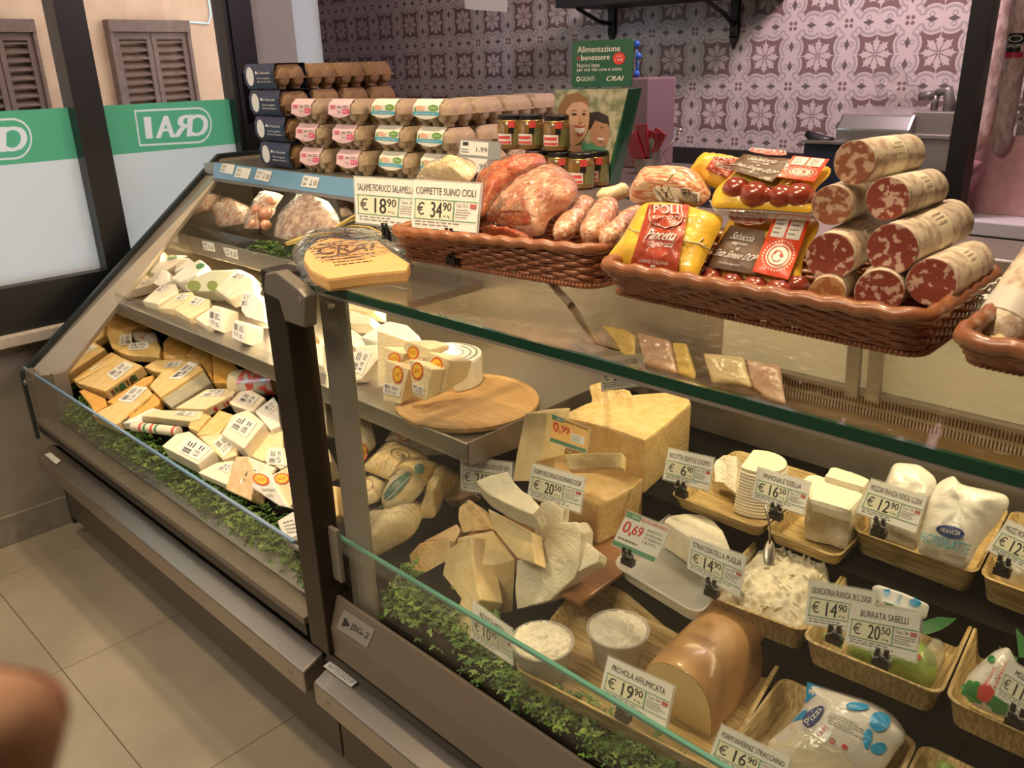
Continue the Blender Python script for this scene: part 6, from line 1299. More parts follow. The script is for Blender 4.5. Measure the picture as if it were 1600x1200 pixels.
FLr, FRr, BRr = zz(ZR, (936, 414), (1446, 498), (1564, 424)); BLr = FLr+(BRr-FRr)
FLb, FRb = zz(ZB, (958, 452), (1433, 552)); inn = Vector((-0.018, -0.03, 0)); BRb = Vector((BRr.x, BRr.y, ZB))+inn; BLb = Vector((BLr.x+0.018, BLr.y-0.03, ZB))
basket('middle wicker basket holding yellow meat packs and cut salamis', [BLr, BRr, FRr, FLr], [BLb, BRb, FRb, FLb]); BK2 = (FLb, FRb)
FL1, FR1 = zz(ZR, (608, 360), (930, 391)); FLb1, FRb1 = zz(ZB, (630, 398), (925, 446)); d_ = Vector((0, 0.27, 0)); e_ = Vector((0, 0.24, 0))
FR1.x = min(FR1.x, FLr.x-0.02); FRb1.x = min(FRb1.x, FLb.x-0.02)
basket('left wicker basket holding bagged cured meats behind the coppiette sign', [FL1+d_, FR1+d_, FR1, FL1], [FLb1+e_, FRb1+e_, FRb1, FLb1])
FL3, BL3 = zz(ZR, (1491, 528), (1600, 424)); BL3 = FL3+Vector((0.0, 0.27, 0)); w3 = Vector((0.40, 0, 0)); FLb3 = atZ((1512, 560), ZB)
basket('right wicker basket cut by the photo edge with a tied salami', [BL3, BL3+w3, FL3+w3, FL3], [FLb3+e_, FLb3+e_+w3*0.9, FLb3+w3*0.9, FLb3])

# ---------------------------------------------------------------- meats in the baskets
SALAMI = M('salami_cut_face', (0.26, 0.055, 0.035), 0.35, coat=0.6, col2=(0.62, 0.43, 0.33), nscale=48, nlo=0.54, nhi=0.59)
SALAMI2 = M('brown_salami_cut_face', (0.30, 0.105, 0.055), 0.35, coat=0.7, col2=(0.56, 0.38, 0.26), nscale=38, nlo=0.50, nhi=0.57)
HAMF = M('orange_ham_cut_face', (0.42, 0.16, 0.06), 0.35, coat=0.7, col2=(0.58, 0.32, 0.15), nscale=35, nlo=0.5, nhi=0.55)
CASE = M('paper_salami_casing', (0.72, 0.63, 0.50), 0.55, col2=(0.50, 0.37, 0.28), nscale=30, nlo=0.45, nhi=0.62, bump=0.4, bscale=60); CASEP = M('salami_label_paper', (0.86, 0.79, 0.62), 0.55, bump=0.2)
GS = 'cut salamis in the middle basket'
def salami(label, c, rx, ry, far, L, face, y, band=(0.28, 0.62), print_=True):
    pc = (1200+c[0]/3, 200+c[1]/3); P0 = atY(pc, y); k = (P0-CAM).dot(FWD)/FPX
    r = (rx+ry)/2/3*k; d = ray((1200+far[0]/3, 200+far[1]/3)); 
    # far end: on the plane y+L
    P1 = atY((1200+far[0]/3, 200+far[1]/3), y+L); P1.z = max(P1.z, P0.z-0.006); P1.z = min(P1.z, P0.z+0.012); ax = (P1-P0)
    N = 9; path = [P0+ax*(i/N) for i in range(N+1)]; rad = [r*(0.985 if i == 0 else 1.0-0.02*math.sin(i*1.7)) for i in range(N+1)]; 
    path += [P1+ax*0.04, P1+ax*0.065]; rad += [r*0.85, r*0.45]
    b = B(); b.sweep(path, rad, 30); s_ = tag(build(b, 'salami', CASE, smooth=True, autosm=55, jitter=0.0008, jscale=50), label, 'salami', GS)
    b = B(); u = ax.normalized(); x = u.orthogonal().normalized(); yv = u.cross(x)
    pts = [P0-u*0.0012+(x*math.cos(a)+yv*math.sin(a))*r*0.955 for a in [2*math.pi*k_/40 for k_ in range(40)]]; b.prism(pts, u*0.0011); build(b, 'cut_face', face, s_, bevel=0.0004)
    b = B(); b.sweep([P0+ax*band[0], P0+ax*(band[0]+band[1])/2, P0+ax*band[1]], [r*1.006]*3, 30, caps=False); lb = build(b, 'paper_label', CASEP, s_, smooth=True)
    if print_:
        side = (CAM-P0); side -= u*side.dot(u); side = (side.normalized()+Vector((0, 0, 0.5))); side -= u*side.dot(u); side.normalize(); up = u.cross(side)
        q_ = [P0+ax*f+side*(r*1.012)+up*(w_*r*0.5) for f, w_ in ((band[0]+.03, -1), (band[0]+.03, 1), (band[1]-.03, 1), (band[1]-.03, -1))]
        Qs = Quad(q_[3], q_[0], q_[1], q_[2]) if True else None; b = B(); Qs.scribble(b, 0.08, 0.2, 0.92, 0.8, 3, int(c[0]), 0.3, 0.0005); build(b, 'print', SCRIPT, lb)
    return s_
salami('topmost cut salami with a red gold band on the pyramid', (405, 162), 92, 116, (640, 125), 0.13, SALAMI2, 0.985)
salami('cut salami in the second row, right, with a cream paper label', (560, 332), 93, 112, (745, 300), 0.14, SALAMI, 0.975)
salami('small cut salami in the second row, left, beside the sausage pack', (300, 362), 84, 105, (430, 335), 0.13, SALAMI2, 0.970, print_=False)
salami('dark cut salami under clear film in the third row, left', (292, 603), 120, 110, (460, 505), 0.15, SALAMI, 0.945)
salami('large dark cut salami in the third row, right, longest of the pile', (582, 568), 130, 113, (850, 440), 0.20, SALAMI, 0.945, (0.25, 0.58))
salami('cut salami at the front right corner of the middle basket', (765, 722), 112, 114, (950, 640), 0.15, SALAMI, 0.945)
salami('cut salami lying lowest at the basket front, pale fat pieces', (520, 772), 130, 92, (600, 720), 0.14, SALAMI, 0.925, print_=False)
salami('orange brown cut ham piece at the basket front, left of the lowest salami', (275, 778), 100, 70, (340, 720), 0.10, HAMF, 0.925, print_=False)

GOLDP = M('yellow_paper_pack', (0.80, 0.50, 0.045), 0.35, coat=0.5, bump=0.5, bscale=22); BRICK = M('brick_red_label', (0.42, 0.055, 0.02), 0.4, coat=0.3); BRNL = M('dark_brown_label', (0.115, 0.062, 0.035), 0.5, coat=0.1); ORED = M('orange_red_label', (0.75, 0.075, 0.02), 0.4, coat=0.3); TWINE = M('cream_twine', (0.72, 0.58, 0.34), 0.7)
SAUS = M('dark_red_sausage', (0.23, 0.03, 0.015), 0.2, coat=1.0, col2=(0.32, 0.06, 0.03), nscale=30)
def crest(par, Qc, col=BRICK):
    b = B(); pts = [(0.06, 0.02), (0.94, 0.02), (0.97, 0.30), (1.0, 0.50), (0.95, 0.72), (0.80, 0.88), (0.65, 0.90), (0.5, 1.0), (0.35, 0.90), (0.20, 0.88), (0.05, 0.72), (0.0, 0.50), (0.03, 0.30)]
    for k in range(13): Qc_a, Qc_b = pts[k], pts[(k+1) % 13]; b.poly([Qc.p(*Qc_a, 0.0022), Qc.p(*Qc_b, 0.0022), Qc.p(0.5, 0.5, 0.0022)])
    cr = build(b, 'crest', col, par); b = B()
    for k in range(13):
        a, c_ = pts[k], pts[(k+1) % 13]; f = lambda p, s: (0.5+(p[0]-0.5)*s, 0.5+(p[1]-0.5)*s)
        b.poly([Qc.p(*f(a, 0.97), 0.0030), Qc.p(*f(c_, 0.97), 0.0030), Qc.p(*f(c_, 0.93), 0.0030), Qc.p(*f(a, 0.93), 0.0030)])
    Qc.text(b, 'POLI', 0.16, 0.06, 0.84, 0.40, 0.0030); Qc.text(b, 'POLI', 0.172, 0.06, 0.852, 0.40, 0.0031); Qc.text(b, 'sapori', 0.12, 0.44, 0.90, 0.68, 0.0030, slant=0.12); Qc.text(b, 'TOSCANA', 0.17, 0.70, 0.80, 0.85, 0.0030); build(b, 'crest_lettering', PAPER, cr); return cr
def panel(W, par, pix, nm, mat, off=0.0008, nu=22, nv=22):
    Qp = PQ(W, pix); b = B(); g = [[Qp.p(i/nu, j/nv, off) for i in range(nu+1)] for j in range(nv+1)]
    for j in range(nv):
        for i in range(nu): b.poly([g[j][i], g[j][i+1], g[j+1][i+1], g[j+1][i]])
    return build(b, nm, mat, par, smooth=True), Qp
def pancetta(label, pix, lab, y, cq, n, th=0.022, detail=True):
    W, o = bag(label, GOLDP, pix, th, n=n, y=y, cr=0.006, name='pancetta_pack', cat='meat pack', group='yellow meat packs in the middle basket', p=3.6, cs=55, under=0.9)
    lb, Ql = panel(W, o, lab, 'label', BRICK)
    crest(lb, PQ(W, cq))
    b = B(); Ql.text(b, 'Pancetta', 0.20, 0.40, 0.86, 0.56, 0.0024, slant=0.15); Ql.text(b, 'Pancetta', 0.208, 0.40, 0.868, 0.56, 0.0025, slant=0.15); Ql.text(b, 'stagionata', 0.24, 0.58, 0.82, 0.69, 0.0024, slant=0.15); Ql.text(b, 'CARNE ITALIANA', 0.16, 0.88, 0.80, 0.935, 0.0024); Ql.rect(b, 0.44, 0.955, 0.54, 0.985, 0.0024); build(b, 'lettering', PAPER, lb)
    return W, o, lb
nP = (0.0, -0.72, 0.69)
W, o, lb = pancetta('front yellow pancetta pack with a brick red label and twine', q('C7', 435,382, 560,385, 700,405, 930,470, 900,560, 850,650, 745,882, 600,852, 165,762, 300,585, 400,400), q('C7', 462,410, 715,412, 640,832, 345,792), 0.945, q('C7', 462,408, 688,412, 682,572, 462,565), nP)
for ln in (q('C7', 330,545, 380,572, 425,572), q('C7', 672,628, 770,645, 848,692), q('C7', 770,645, 800,610), q('C7', 775,645, 815,660)): build(B().sweep([W.pt(k, 0.0015) for k in ln], 0.0011, 5), 'twine', TWINE, o, smooth=True)
pancetta('rear yellow pancetta pack half covered by the upper sausage pack', q('C7', 685,208, 780,85, 900,95, 1045,128, 1200,160, 1150,260, 1000,330, 850,290), q('C7', 868,112, 1045,128, 985,262, 815,192), 1.06, q('C7', 885,115, 1040,128, 1010,182, 855,160), nP)
def salsiccia(label, y, back, brown, red, crestq, balls, tray_, n):
    W, o = bag(label, GOLDP, back, 0.012, n=n, y=y, cr=0.002, name='sausage_pack', cat='meat pack', group='sausage packs in the middle basket', p=4, under=1.2)
    lb, Qb = panel(W, o, brown, 'brown_label', BRNL, 0.010); rl, Qr = panel(W, o, red, 'red_label', ORED, 0.0115)
    crest(lb, PQ(W, crestq)) if False else None
    Qc = PQ(W, crestq); old = Qc.p; Qc.p = lambda u, v, off=0.0006: old(u, v, off+0.0105); crest(lb, Qc, BRICK)
    b = B()
    for t_, u0, v0, u1, v1 in (('Salsiccia', 0.22, 0.14, 0.78, 0.30), ('stagionata', 0.30, 0.34, 0.66, 0.43), ('di', 0.45, 0.46, 0.52, 0.54), ('Cinta Senese DOP', 0.04, 0.57, 0.94, 0.73), ('Prodotto stagionato', 0.24, 0.84, 0.66, 0.90)): Qb.text(b, t_, u0, v0, u1, v1, 0.0112, slant=0.12)
    build(b, 'lettering', PAPER, lb)
    b = B(); Qr.rect(b, 0.10, 0.04, 0.46, 0.40, 0.0122); Qr.rect(b, 0.52, 0.04, 0.90, 0.40, 0.0122); sk = build(b, 'white_stickers', PAPER, rl); b = B(); Qr.scribble(b, 0.14, 0.08, 0.42, 0.36, 4, 3, 0.3, 0.0127); Qr.scribble(b, 0.56, 0.08, 0.86, 0.36, 4, 5, 0.3, 0.0127); build(b, 'print', GREYINK, sk)
    b = B(); Qr.oval(b, 0.52, 0.68, 0.33, 0.19, off=0.0122); sl = build(b, 'round_seal', M('seal_cream', (0.82, 0.74, 0.66), 0.5), rl)
    b = B(); Qr.ring(b, 0.52, 0.68, 0.29, 0.165, 0.10, off=0.0130); Qr.ring(b, 0.50, 0.69, 0.15, 0.09, 0.16, off=0.0130, a0=0.5, a1=5.6); Qr.oval(b, 0.60, 0.67, 0.05, 0.03, off=0.0130); Qr.rect(b, 0.40, 0.60, 0.44, 0.66, 0.0130); build(b, 'pig_drawing', BRICK, sl)
    b = B()
    for k in range(30):   # ring of lettering round the seal
        a = 2*math.pi*k/30; Qr.rect(b, 0.52+0.41*math.cos(a)-0.018, 0.68+0.235*math.sin(a)-0.012, 0.52+0.41*math.cos(a)+0.018, 0.68+0.235*math.sin(a)+0.012, 0.0122)
    build(b, 'ring_lettering', PAPER, rl)
    for k, (cx, cy, rx, ry) in enumerate(balls):
        c_ = W.pl.hit((900+cx/4, 220+cy/4), 0.006); kk = (c_-CAM).dot(FWD)/FPX; r_ = (rx+ry)/8*kk
        build(B().ball(c_, (r_*1.25, r_, r_), 20, 12, None, 0.06), 'sausage', SAUS, o, smooth=True)
    if tray_:
        b = B(); b.prism(W.pl.hits(tray_, -0.002), -W.n*0.010); build(b, 'clear_tray', HOLD, o)
    return W, o
salsiccia('front sausage pack with a dark brown label and orange red seal label', 0.975, q('C7', 965,465, 1240,455, 1530,490, 1520,560, 1420,720, 1400,900, 1440,965, 1120,920, 800,880, 800,800, 880,660), q('C7', 985,560, 1205,600, 1140,868, 812,812), q('C7', 1268,488, 1492,505, 1345,905, 1122,852), q('C7', 975,455, 1228,470, 1222,585, 968,560), ((840, 860, 75, 60), (975, 895, 80, 60), (1120, 915, 80, 60), (1270, 940, 90, 62), (1385, 900, 60, 60)), None, nP)
salsiccia('upper sausage pack with dark brown label lying on the front packs', 1.005, q('C7', 1095,100, 1200,110, 1345,140, 1605,160, 1590,215, 1490,300, 1492,455, 1200,430, 835,415, 868,300, 955,230, 1040,130), q('C7', 1060,125, 1372,160, 1235,302, 958,215), q('C7', 1372,145, 1598,165, 1500,305, 1270,275), q('C7', 1098,92, 1340,118, 1330,158, 1090,128), ((1005, 305, 75, 78), (1125, 340, 85, 85), (1185, 340, 60, 60), (1290, 350, 78, 72), (1400, 345, 85, 75)), q('C7', 830,370, 1490,420, 1485,465, 860,430), (0.0, -0.60, 0.80))
PANC = M('striped_bacon', (0.56, 0.17, 0.09), 0.3, coat=0.8, col2=(0.76, 0.56, 0.36), nscale=9, stretch=(2, 9, 16), nlo=0.42, nhi=0.55)
W, o = bag('piece of streaky pancetta tied with twine, left of the yellow packs', PANC, q('C7', 325,330, 395,225, 560,208, 790,210, 850,340, 790,402, 560,390, 345,385), 0.034, n=(0, -0.6, 0.8), y=1.02, cr=0.003, name='pancetta_piece', cat='meat', group=None, p=3.5)
b = B(); b.sweep([W.pt(k, 0.0015) for k in q('C7', 605,212, 575,250, 560,325)], 0.0012, 5); build(b, 'twine', TWINE, o); lb, Ql = panel(W, o, q('C7', 505,322, 782,332, 775,392, 505,372), 'weigh_label', LABEL, 0.0012); b = B(); Ql.text(b, '727', 0.10, 0.2, 0.28, 0.7, 0.0018); Ql.barcode(b, 0.62, 0.25, 0.95, 0.85, 3, 0.0018, 14); Ql.ring(b, 0.19, 0.45, 0.17, 0.42, 0.08, off=0.0018); build(b, 'print', INK, lb)
# left basket
VAC = M('red_vacuum_meat', (0.46, 0.06, 0.02), 0.4, coat=0.4, col2=(0.60, 0.22, 0.09), nscale=22, bump=0.9, bscale=45); VAC2 = M('salmon_vacuum_meat', (0.50, 0.15, 0.075), 0.4, coat=0.4, col2=(0.66, 0.38, 0.24), nscale=18, bump=0.9, bscale=32); MOLD = M('white_moulded_sausage', (0.58, 0.25, 0.14), 0.3, coat=0.8, col2=(0.78, 0.60, 0.44), nscale=55, nlo=0.48, nhi=0.60, bump=0.6, bscale=70); WRAPM = M('paper_wrapped_meat', (0.70, 0.54, 0.30), 0.35, coat=0.7, col2=(0.78, 0.66, 0.42), nscale=14, bump=0.7, bscale=40)
nB = (0.0, -0.62, 0.78); GB1 = 'bagged meats in the left basket'
bag('bag of deep red dried meat strips behind the coppiette sign', VAC, q('C6', 725,250, 800,190, 1080,85, 1150,80, 1176,125, 1165,170, 1010,270, 870,385, 765,485, 770,330), 0.030, n=nB, y=1.06, name='meat_bag', cat='meat bag', group=GB1, cr=0.006)
W, o = bag('clear bag of salmon coloured meat with a twisted end in the left basket', VAC2, q('C6', 860,385, 1000,260, 1180,150, 1250,150, 1345,220, 1378,300, 1345,380, 1180,500, 1160,590, 1080,600, 1050,575, 785,492, 835,420), 0.036, n=nB, y=1.00, name='meat_bag', cat='meat bag', group=GB1, cr=0.007)
b = B(); c_ = W.pt(q('C6', 1115, 575)[0], 0.0); b.ball(c_, (0.012, 0.009, 0.012)); build(b, 'twisted_end', FILM, o, smooth=True); b = B(); b.poly([W.pt(k, 0.0012) for k in q('C6', 900,440, 1060,440, 1080,520, 980,530, 850,470)]); build(b, 'red_meat', VAC, o)
bag('smaller red meat bag lying low at the front of the left basket', VAC, q('C6', 750,545, 900,560, 1050,600, 1150,625, 1100,660, 800,600), 0.02, n=nB, y=0.96, name='meat_bag', cat='meat bag', group=GB1)
for lb, a, c_, r_, y0, y1, mt in (('left of the dry mould covered sausages in the left basket', (590, 310), (800, 60), 82, 0.955, 1.08, MOLD), ('middle dry mould covered sausage with a coiled casing end', (800, 320), (950, 75), 96, 0.95, 1.06, MOLD), ('right dry mould covered sausage next to the yellow pancetta', (900, 350), (1160, 130), 80, 0.95, 1.07, MOLD), ('pale mould covered sausage lying at the back of the left basket', (860, 40), (1080, -20), 55, 1.10, 1.14, WRAPM)):
    A = atY((740+a[0]/4.444, 300+a[1]/4.444), y0); C_ = atY((740+c_[0]/4.444, 300+c_[1]/4.444), y1); rr = r_/4.444*(A-CAM).dot(FWD)/FPX
    pth = [A.lerp(C_, k/10) for k in range(11)]; rad = [rr*min(1.0, 0.45+1.6*min(k/10, 1-k/10)+0.25) if 0 < k < 10 else rr*0.45 for k in range(11)]
    tag(build(B().sweep(pth, rad, 20), 'dry_sausage', mt, smooth=True, jitter=0.002, jscale=60), lb, 'sausage', 'dry sausages in the left basket')
bag('yellowish paper wrapped piece behind the coppiette sign', WRAPM, q('C6', 350,240, 440,190, 540,155, 620,122, 730,130, 742,195, 690,262, 480,255), 0.028, n=nB, y=1.05, name='meat_bag', cat='meat bag', group=GB1, cr=0.006)
# right basket salami
A = atY((1552, 530), 0.93); C_ = atY((1640, 400), 1.02); rr = 40*(A-CAM).dot(FWD)/FPX
s_ = tag(build(B().sweep([A.lerp(C_, k/8) for k in range(-1, 9)], [rr*0.35, rr*0.8]+[rr]*8, 24), 'tied_salami', CASE, smooth=True, jitter=0.0015), 'white netted whole salami with a paper band in the right basket', 'salami')
b = B(); b.ball(atY((1558, 540), 0.905), (0.011, 0.011, 0.011), nz=0.3); build(b, 'tied_end', TWINE, s_, smooth=True); u_ = (C_-A); build(B().sweep([A+u_*0.18, A+u_*0.42], rr*1.02, 24, caps=False), 'paper_band', M('white_band', (0.66, 0.62, 0.56), 0.5), s_, smooth=True)
sign('price sign 18,90 for salame, left of the coppiette sign', [(554, 277), (668, 284), (660, 358), (557, 347)], 0.985, 'SALAME FIORUCCI SALAMELLA RO', '18', '90', tasto='Tasto: 306', n=(0, -0.93, 0.36), group='price signs in front of the left basket', clip_down=0.05)
sign('price sign 34,90 for coppiette in front of the left basket', q('C6', 348,248, 766,272, 738,576, 333,540), 0.905, 'COPPIETTE SUINO CIOLI', '34', '90', tasto='Tasto: 551A', n=(0, -0.93, 0.36), group='price signs in front of the left basket', clip_down=0.05, cx=0.6)

# ---------------------------------------------------------------- wrapped board on the glass, bags on the upper shelf
pl = Plane((0, 0, 1.213), (0, 0, 1)); b = B(); b.prism(pl.hits(q('C5', 695,615, 705,570, 785,492, 880,480, 1000,498, 1165,500, 1255,572, 1362,642, 1342,684, 1100,705, 850,738, 740,685)), (0, 0, -0.022))
bd = tag(build(b, 'engraved_wooden_board', M('tan_beech_wood', (0.66, 0.37, 0.14), 0.5, col2=(0.72, 0.44, 0.19), nscale=8, stretch=(4, 30, 4)), bevel=0.005), 'tan wooden board engraved CRAI in a clear wrapper on the corner of the glass top', 'wooden board')
Q = Quad(*pl.hits(q('C5', 745,540, 1150,510, 1215,640, 850,690))); b = B(); Q.text(b, 'CRAI', 0.04, 0.06, 0.92, 0.42, 0.0006, slant=0.1); Q.text(b, 'CRAI', 0.05, 0.06, 0.93, 0.42, 0.0007, slant=0.1)
for k in range(4): Q.scribble(b, 0.15, 0.50+0.11*k, 0.92, 0.57+0.11*k, 1, k+2, 0.5, 0.0006)
build(b, 'engraved_lettering', M('burnt_engraving', (0.13, 0.05, 0.02), 0.7), bd)
W = Pillow(q('C5', 622,560, 700,468, 900,460, 1180,478, 1300,570, 1375,650, 1425,664, 1200,730, 1050,772, 720,792, 640,660), Plane((0, 0, 1.1895), (0, 0, 1)), 0.030, 0.0, 5, crumple=0.003, cs=50); W.build('clear_wrapper', FILM, parent=bd)
CM1 = M('cured_meat_in_bag', (0.52, 0.20, 0.13), 0.2, coat=1.0, col2=(0.74, 0.62, 0.50), nscale=26, nlo=0.42, nhi=0.56, bump=0.7, bscale=50); CM2 = M('grey_brown_meat_in_bag', (0.30, 0.17, 0.115), 0.2, coat=1.0, col2=(0.52, 0.40, 0.29), nscale=20, nlo=0.42, nhi=0.6, bump=0.8, bscale=40); CM3 = M('mixed_sliced_meat_bag', (0.50, 0.36, 0.24), 0.22, coat=1.0, col2=(0.40, 0.16, 0.09), nscale=30, nlo=0.48, nhi=0.58, bump=0.7, bscale=60)
GU = 'cured meat bags on the upper shelf'; nU = (0, -0.55, 0.83)
bag('clear bag of mixed sliced meat at the left end of the upper shelf', CM3, q('D6', 235,400, 380,270, 450,200, 620,300, 740,350, 735,500, 640,560, 380,600, 310,580), 0.03, n=nU, y=1.36, name='meat_bag', cat='meat bag', group=GU, cr=0.005)
W, o = bag('upright clear bag of round red sausages on the upper shelf', CM3, q('D6', 640,620, 660,520, 735,400, 790,280, 880,180, 960,145, 1165,170, 1110,260, 1050,330, 1040,420, 980,500, 860,520, 850,620), 0.025, n=nU, y=1.35, name='meat_bag', cat='meat bag', group=GU, cr=0.004)
for cx, cy, r_ in ((800, 380, 75), (915, 420, 85), (980, 270, 70), (760, 545, 60), (915, 560, 70)):
    c_ = W.pt((300+cx/8, 280+cy/8), -0.004); build(B().ball(c_, r_/8*(c_-CAM).dot(FWD)/FPX, 16, 10, nz=0.08), 'sausage', M('round_red_sausage', (0.55, 0.22, 0.12), 0.2, coat=1.0, col2=(0.66, 0.36, 0.22), nscale=30), o, smooth=True)
W, o = bag('large clear bag of grey brown cured meat tied with raffia on the upper shelf', CM2, q('C5', 510,480, 520,400, 560,340, 640,270, 700,195, 790,195, 850,260, 905,330, 930,400, 860,460, 700,480, 600,500), 0.035, n=nU, y=1.34, name='meat_bag', cat='meat bag', group=GU, cr=0.008)
b = B(); RAF = M('yellow_raffia', (0.62, 0.46, 0.12), 0.55, bump=0.4)
A0 = [atY(k, y_) for k, y_ in zip(q('C5', 585,520, 700,490, 860,455, 940,400, 1015,348), (1.18, 1.20, 1.22, 1.22, 1.22))]; b.sweep(A0, [0.003, 0.008, 0.005, 0.006, 0.003], 8)
for z_ in (q('C5', 860,455, 1000,410, 1110,420, 1190,460), q('C5', 860,455, 980,440, 1080,430, 1160,480), q('C5', 860,455, 960,390, 1060,360), q('C5', 860,455, 740,500, 640,520, 590,530)): b.sweep([atY(k, 1.22) for k in z_], 0.0022, 6)
build(b, 'raffia_tie', RAF, o, smooth=True)
bag('dark bag at the back right of the upper shelf', CM2, q('C5', 900,240, 1010,270, 1010,340, 930,360), 0.02, n=nU, y=1.45, name='meat_bag', cat='meat bag', group=GU)

# ---------------------------------------------------------------- behind the counter
bcn = thing('rear_work_counter', (0.0, 2.65, 0), 'dark work counter along the patterned tile wall', 'counter')
zb = atY((1075, 216), 2.945).z
build(B().box((-2.9, 2.42, 0.0), (-0.80, 2.93, 1.00)), 'cabinet', M('dark_cabinet', (0.03, 0.028, 0.03), 0.4), bcn)
build(B().box((-2.95, 2.40, 1.0005), (-0.78, 2.945, 1.03)), 'worktop', M('dark_worktop', (0.02, 0.018, 0.02), 0.3), bcn, bevel=0.003)
build(B().box((-2.95, 2.925, 1.0305), (-0.78, 2.945, 1.17)), 'upstand', M('dark_upstand', (0.035, 0.03, 0.03), 0.35), bcn)
# wall shelf with iron brackets
IRON = M('black_iron', (0.008, 0.008, 0.008), 0.5)
zs = atY((900, 10), 2.66).z
sh = thing('wall_shelf', (-1.9, 2.8, zs), 'black wall shelf with iron brackets at the top of the photo', 'shelf')
xa = atY((868, 5), 2.66).x; xb = atY((1102, 0), 2.66).x
build(B().box((xa, 2.66, zs), (xb+0.15, 2.946, zs+0.03)), 'board', IRON, sh)
for px, py in ((1146, 68), (956, 62)):
    a = atY((px, py), 2.938); b = B(); b.box((a.x-0.016, 2.930, a.z+0.02), (a.x+0.016, 2.946, zs)); b.prism([(a.x-0.016, 2.93, a.z+0.025), (a.x+0.016, 2.93, a.z+0.025), (a.x, 2.93, a.z-0.02)], (0, 0.016, 0))
    b.sweep([(a.x, 2.935, a.z+0.06), (a.x, 2.86, zs-0.05), (a.x, 2.72, zs-0.004)], 0.008, 8); b.ball((a.x, 2.928, a.z+0.035), 0.006); build(b, 'bracket', IRON, sh)
# hanging paper
pl = Plane(atY((759, 8), 1.9), (0, -1, 0)); Q = Quad(*pl.hits([(721, -70), (790, -70), (793, 19), (727, 14)]))
pn = tag(build(Q.slab(0.0008), 'paper_notice', M('lilac_white_paper', (0.78, 0.74, 0.80), 0.6)), 'blank white paper notice hanging at the top edge of the photo', 'paper')
b = B(); 
for k in (0.2, 0.8): p = Q.p(k, 0.02); b.sweep([p, (p.x, p.y, 2.999)], 0.0008, 4)
build(b, 'string', PAPER, pn)
# tall lilac box with its coloured bits, left of it the stand
a = atY((700+1150/4, 490/4), 2.05); c = atY((700+1240/4, 830/4), 2.05)
bxt = tag(build(B().box((a.x-0.04, 2.05, ZT), (c.x, 2.19, a.z)), 'grey_lilac_box', M('lilac_box_card', (0.20, 0.13, 0.15), 0.5), bevel=0.004), 'tall grey lilac cardboard box behind the green display stand', 'box')
bxt.location.z = bxt.location.z
for (u, v), cc, nm in (((1180, 275), (0.02, 0.10, 0.45), 'blue'), ((1178, 460), (0.02, 0.10, 0.45), 'blue'), ((1155, 470), (0.6, 0.03, 0.03), 'red'), ((1190, 350), (0.02, 0.08, 0.35), 'blue')):
    pp_ = atY((700+u/4, v/4), 2.12); b = B(); b.sweep([(pp_.x, 2.12, a.z+0.0005), (pp_.x, 2.12, pp_.z-0.005)], 0.002, 6); b.ball((pp_.x, 2.12, pp_.z), 0.010); tag(build(b, 'topped_pin', M(nm+'_plastic', cc, 0.3), smooth=True), '%s ended stick %s on the grey lilac box' % (nm, {275: 'standing highest', 460: 'standing low', 470: 'standing at the left edge', 350: 'standing at mid height'}[v]), 'stick')
# utensil tin, shaker, tongs
a = atY((700+1130/4, 990/4), 1.93); c = atY((700+1240/4, 1085/4), 1.93); xm = (a.x+c.x)/2; r_ = (c.x-a.x)/2
tn = tag(build(B().lathe((xm, 1.93+r_, ZT), [(r_*0.8, 0), (r_, a.z-ZT), (r_*0.95, a.z-ZT), (r_*0.76, 0.003)], 28), 'steel_tin', STEEL, smooth=True, autosm=40), 'steel tin full of red packets behind the left basket', 'tin')
for k, (u, v, w_) in enumerate(((1170, 930, 40), (1215, 880, 30), (1260, 920, 35), (1290, 910, 25))):
    pp_ = atY((700+u/4, v/4), 1.93+r_*(0.7+0.25*k)); b = B(); R = Matrix.Rotation(0.3*k-0.4, 3, 'Y'); bb = [Vector((sx*0.020, sy*0.004, sz*0.045)) for sx in (-1, 1) for sy in (-1, 1) for sz in (-1, 1)]
    b.add([R @ x+pp_ for x in bb], [[0,1,3,2],[4,6,7,5],[0,4,5,1],[2,3,7,6],[0,2,6,4],[1,5,7,3]])
    tag(build(b, 'red_packet', M('dark_red_packet', (0.28, 0.02, 0.04), 0.25, coat=0.8), bevel=0.003), ('red packet standing leftmost in the steel tin', 'red packet standing highest in the steel tin', 'red packet leaning right in the steel tin', 'red packet leaning furthest right out of the steel tin')[k], 'packet')
a = atY((700+1285/4, 1020/4), 1.98); 
tag(build(B().lathe((a.x, 1.98, ZT), [(0.020, 0), (0.022, 0.004), (0.021, 0.05), (0.018, 0.065), (0.020, 0.07), (0.022, 0.085), (0.016, 0.10), (0.001, 0.106)], 28), 'steel_shaker', STEEL, smooth=True, autosm=50), 'shiny steel shaker with a domed cap beside the steel tin', 'shaker')
b = B(); p0_ = Vector((a.x+0.05, 2.0, ZT)); b.sweep([p0_, atY((700+1345/4, 960/4), 2.0), atY((700+1448/4, 822/4), 2.03)], 0.0022, 8); b.ball(atY((700+1448/4, 818/4), 2.03), 0.008); tag(build(b, 'steel_ladle', STEEL, smooth=True), 'thin steel handle standing up right of the shaker', 'utensil')
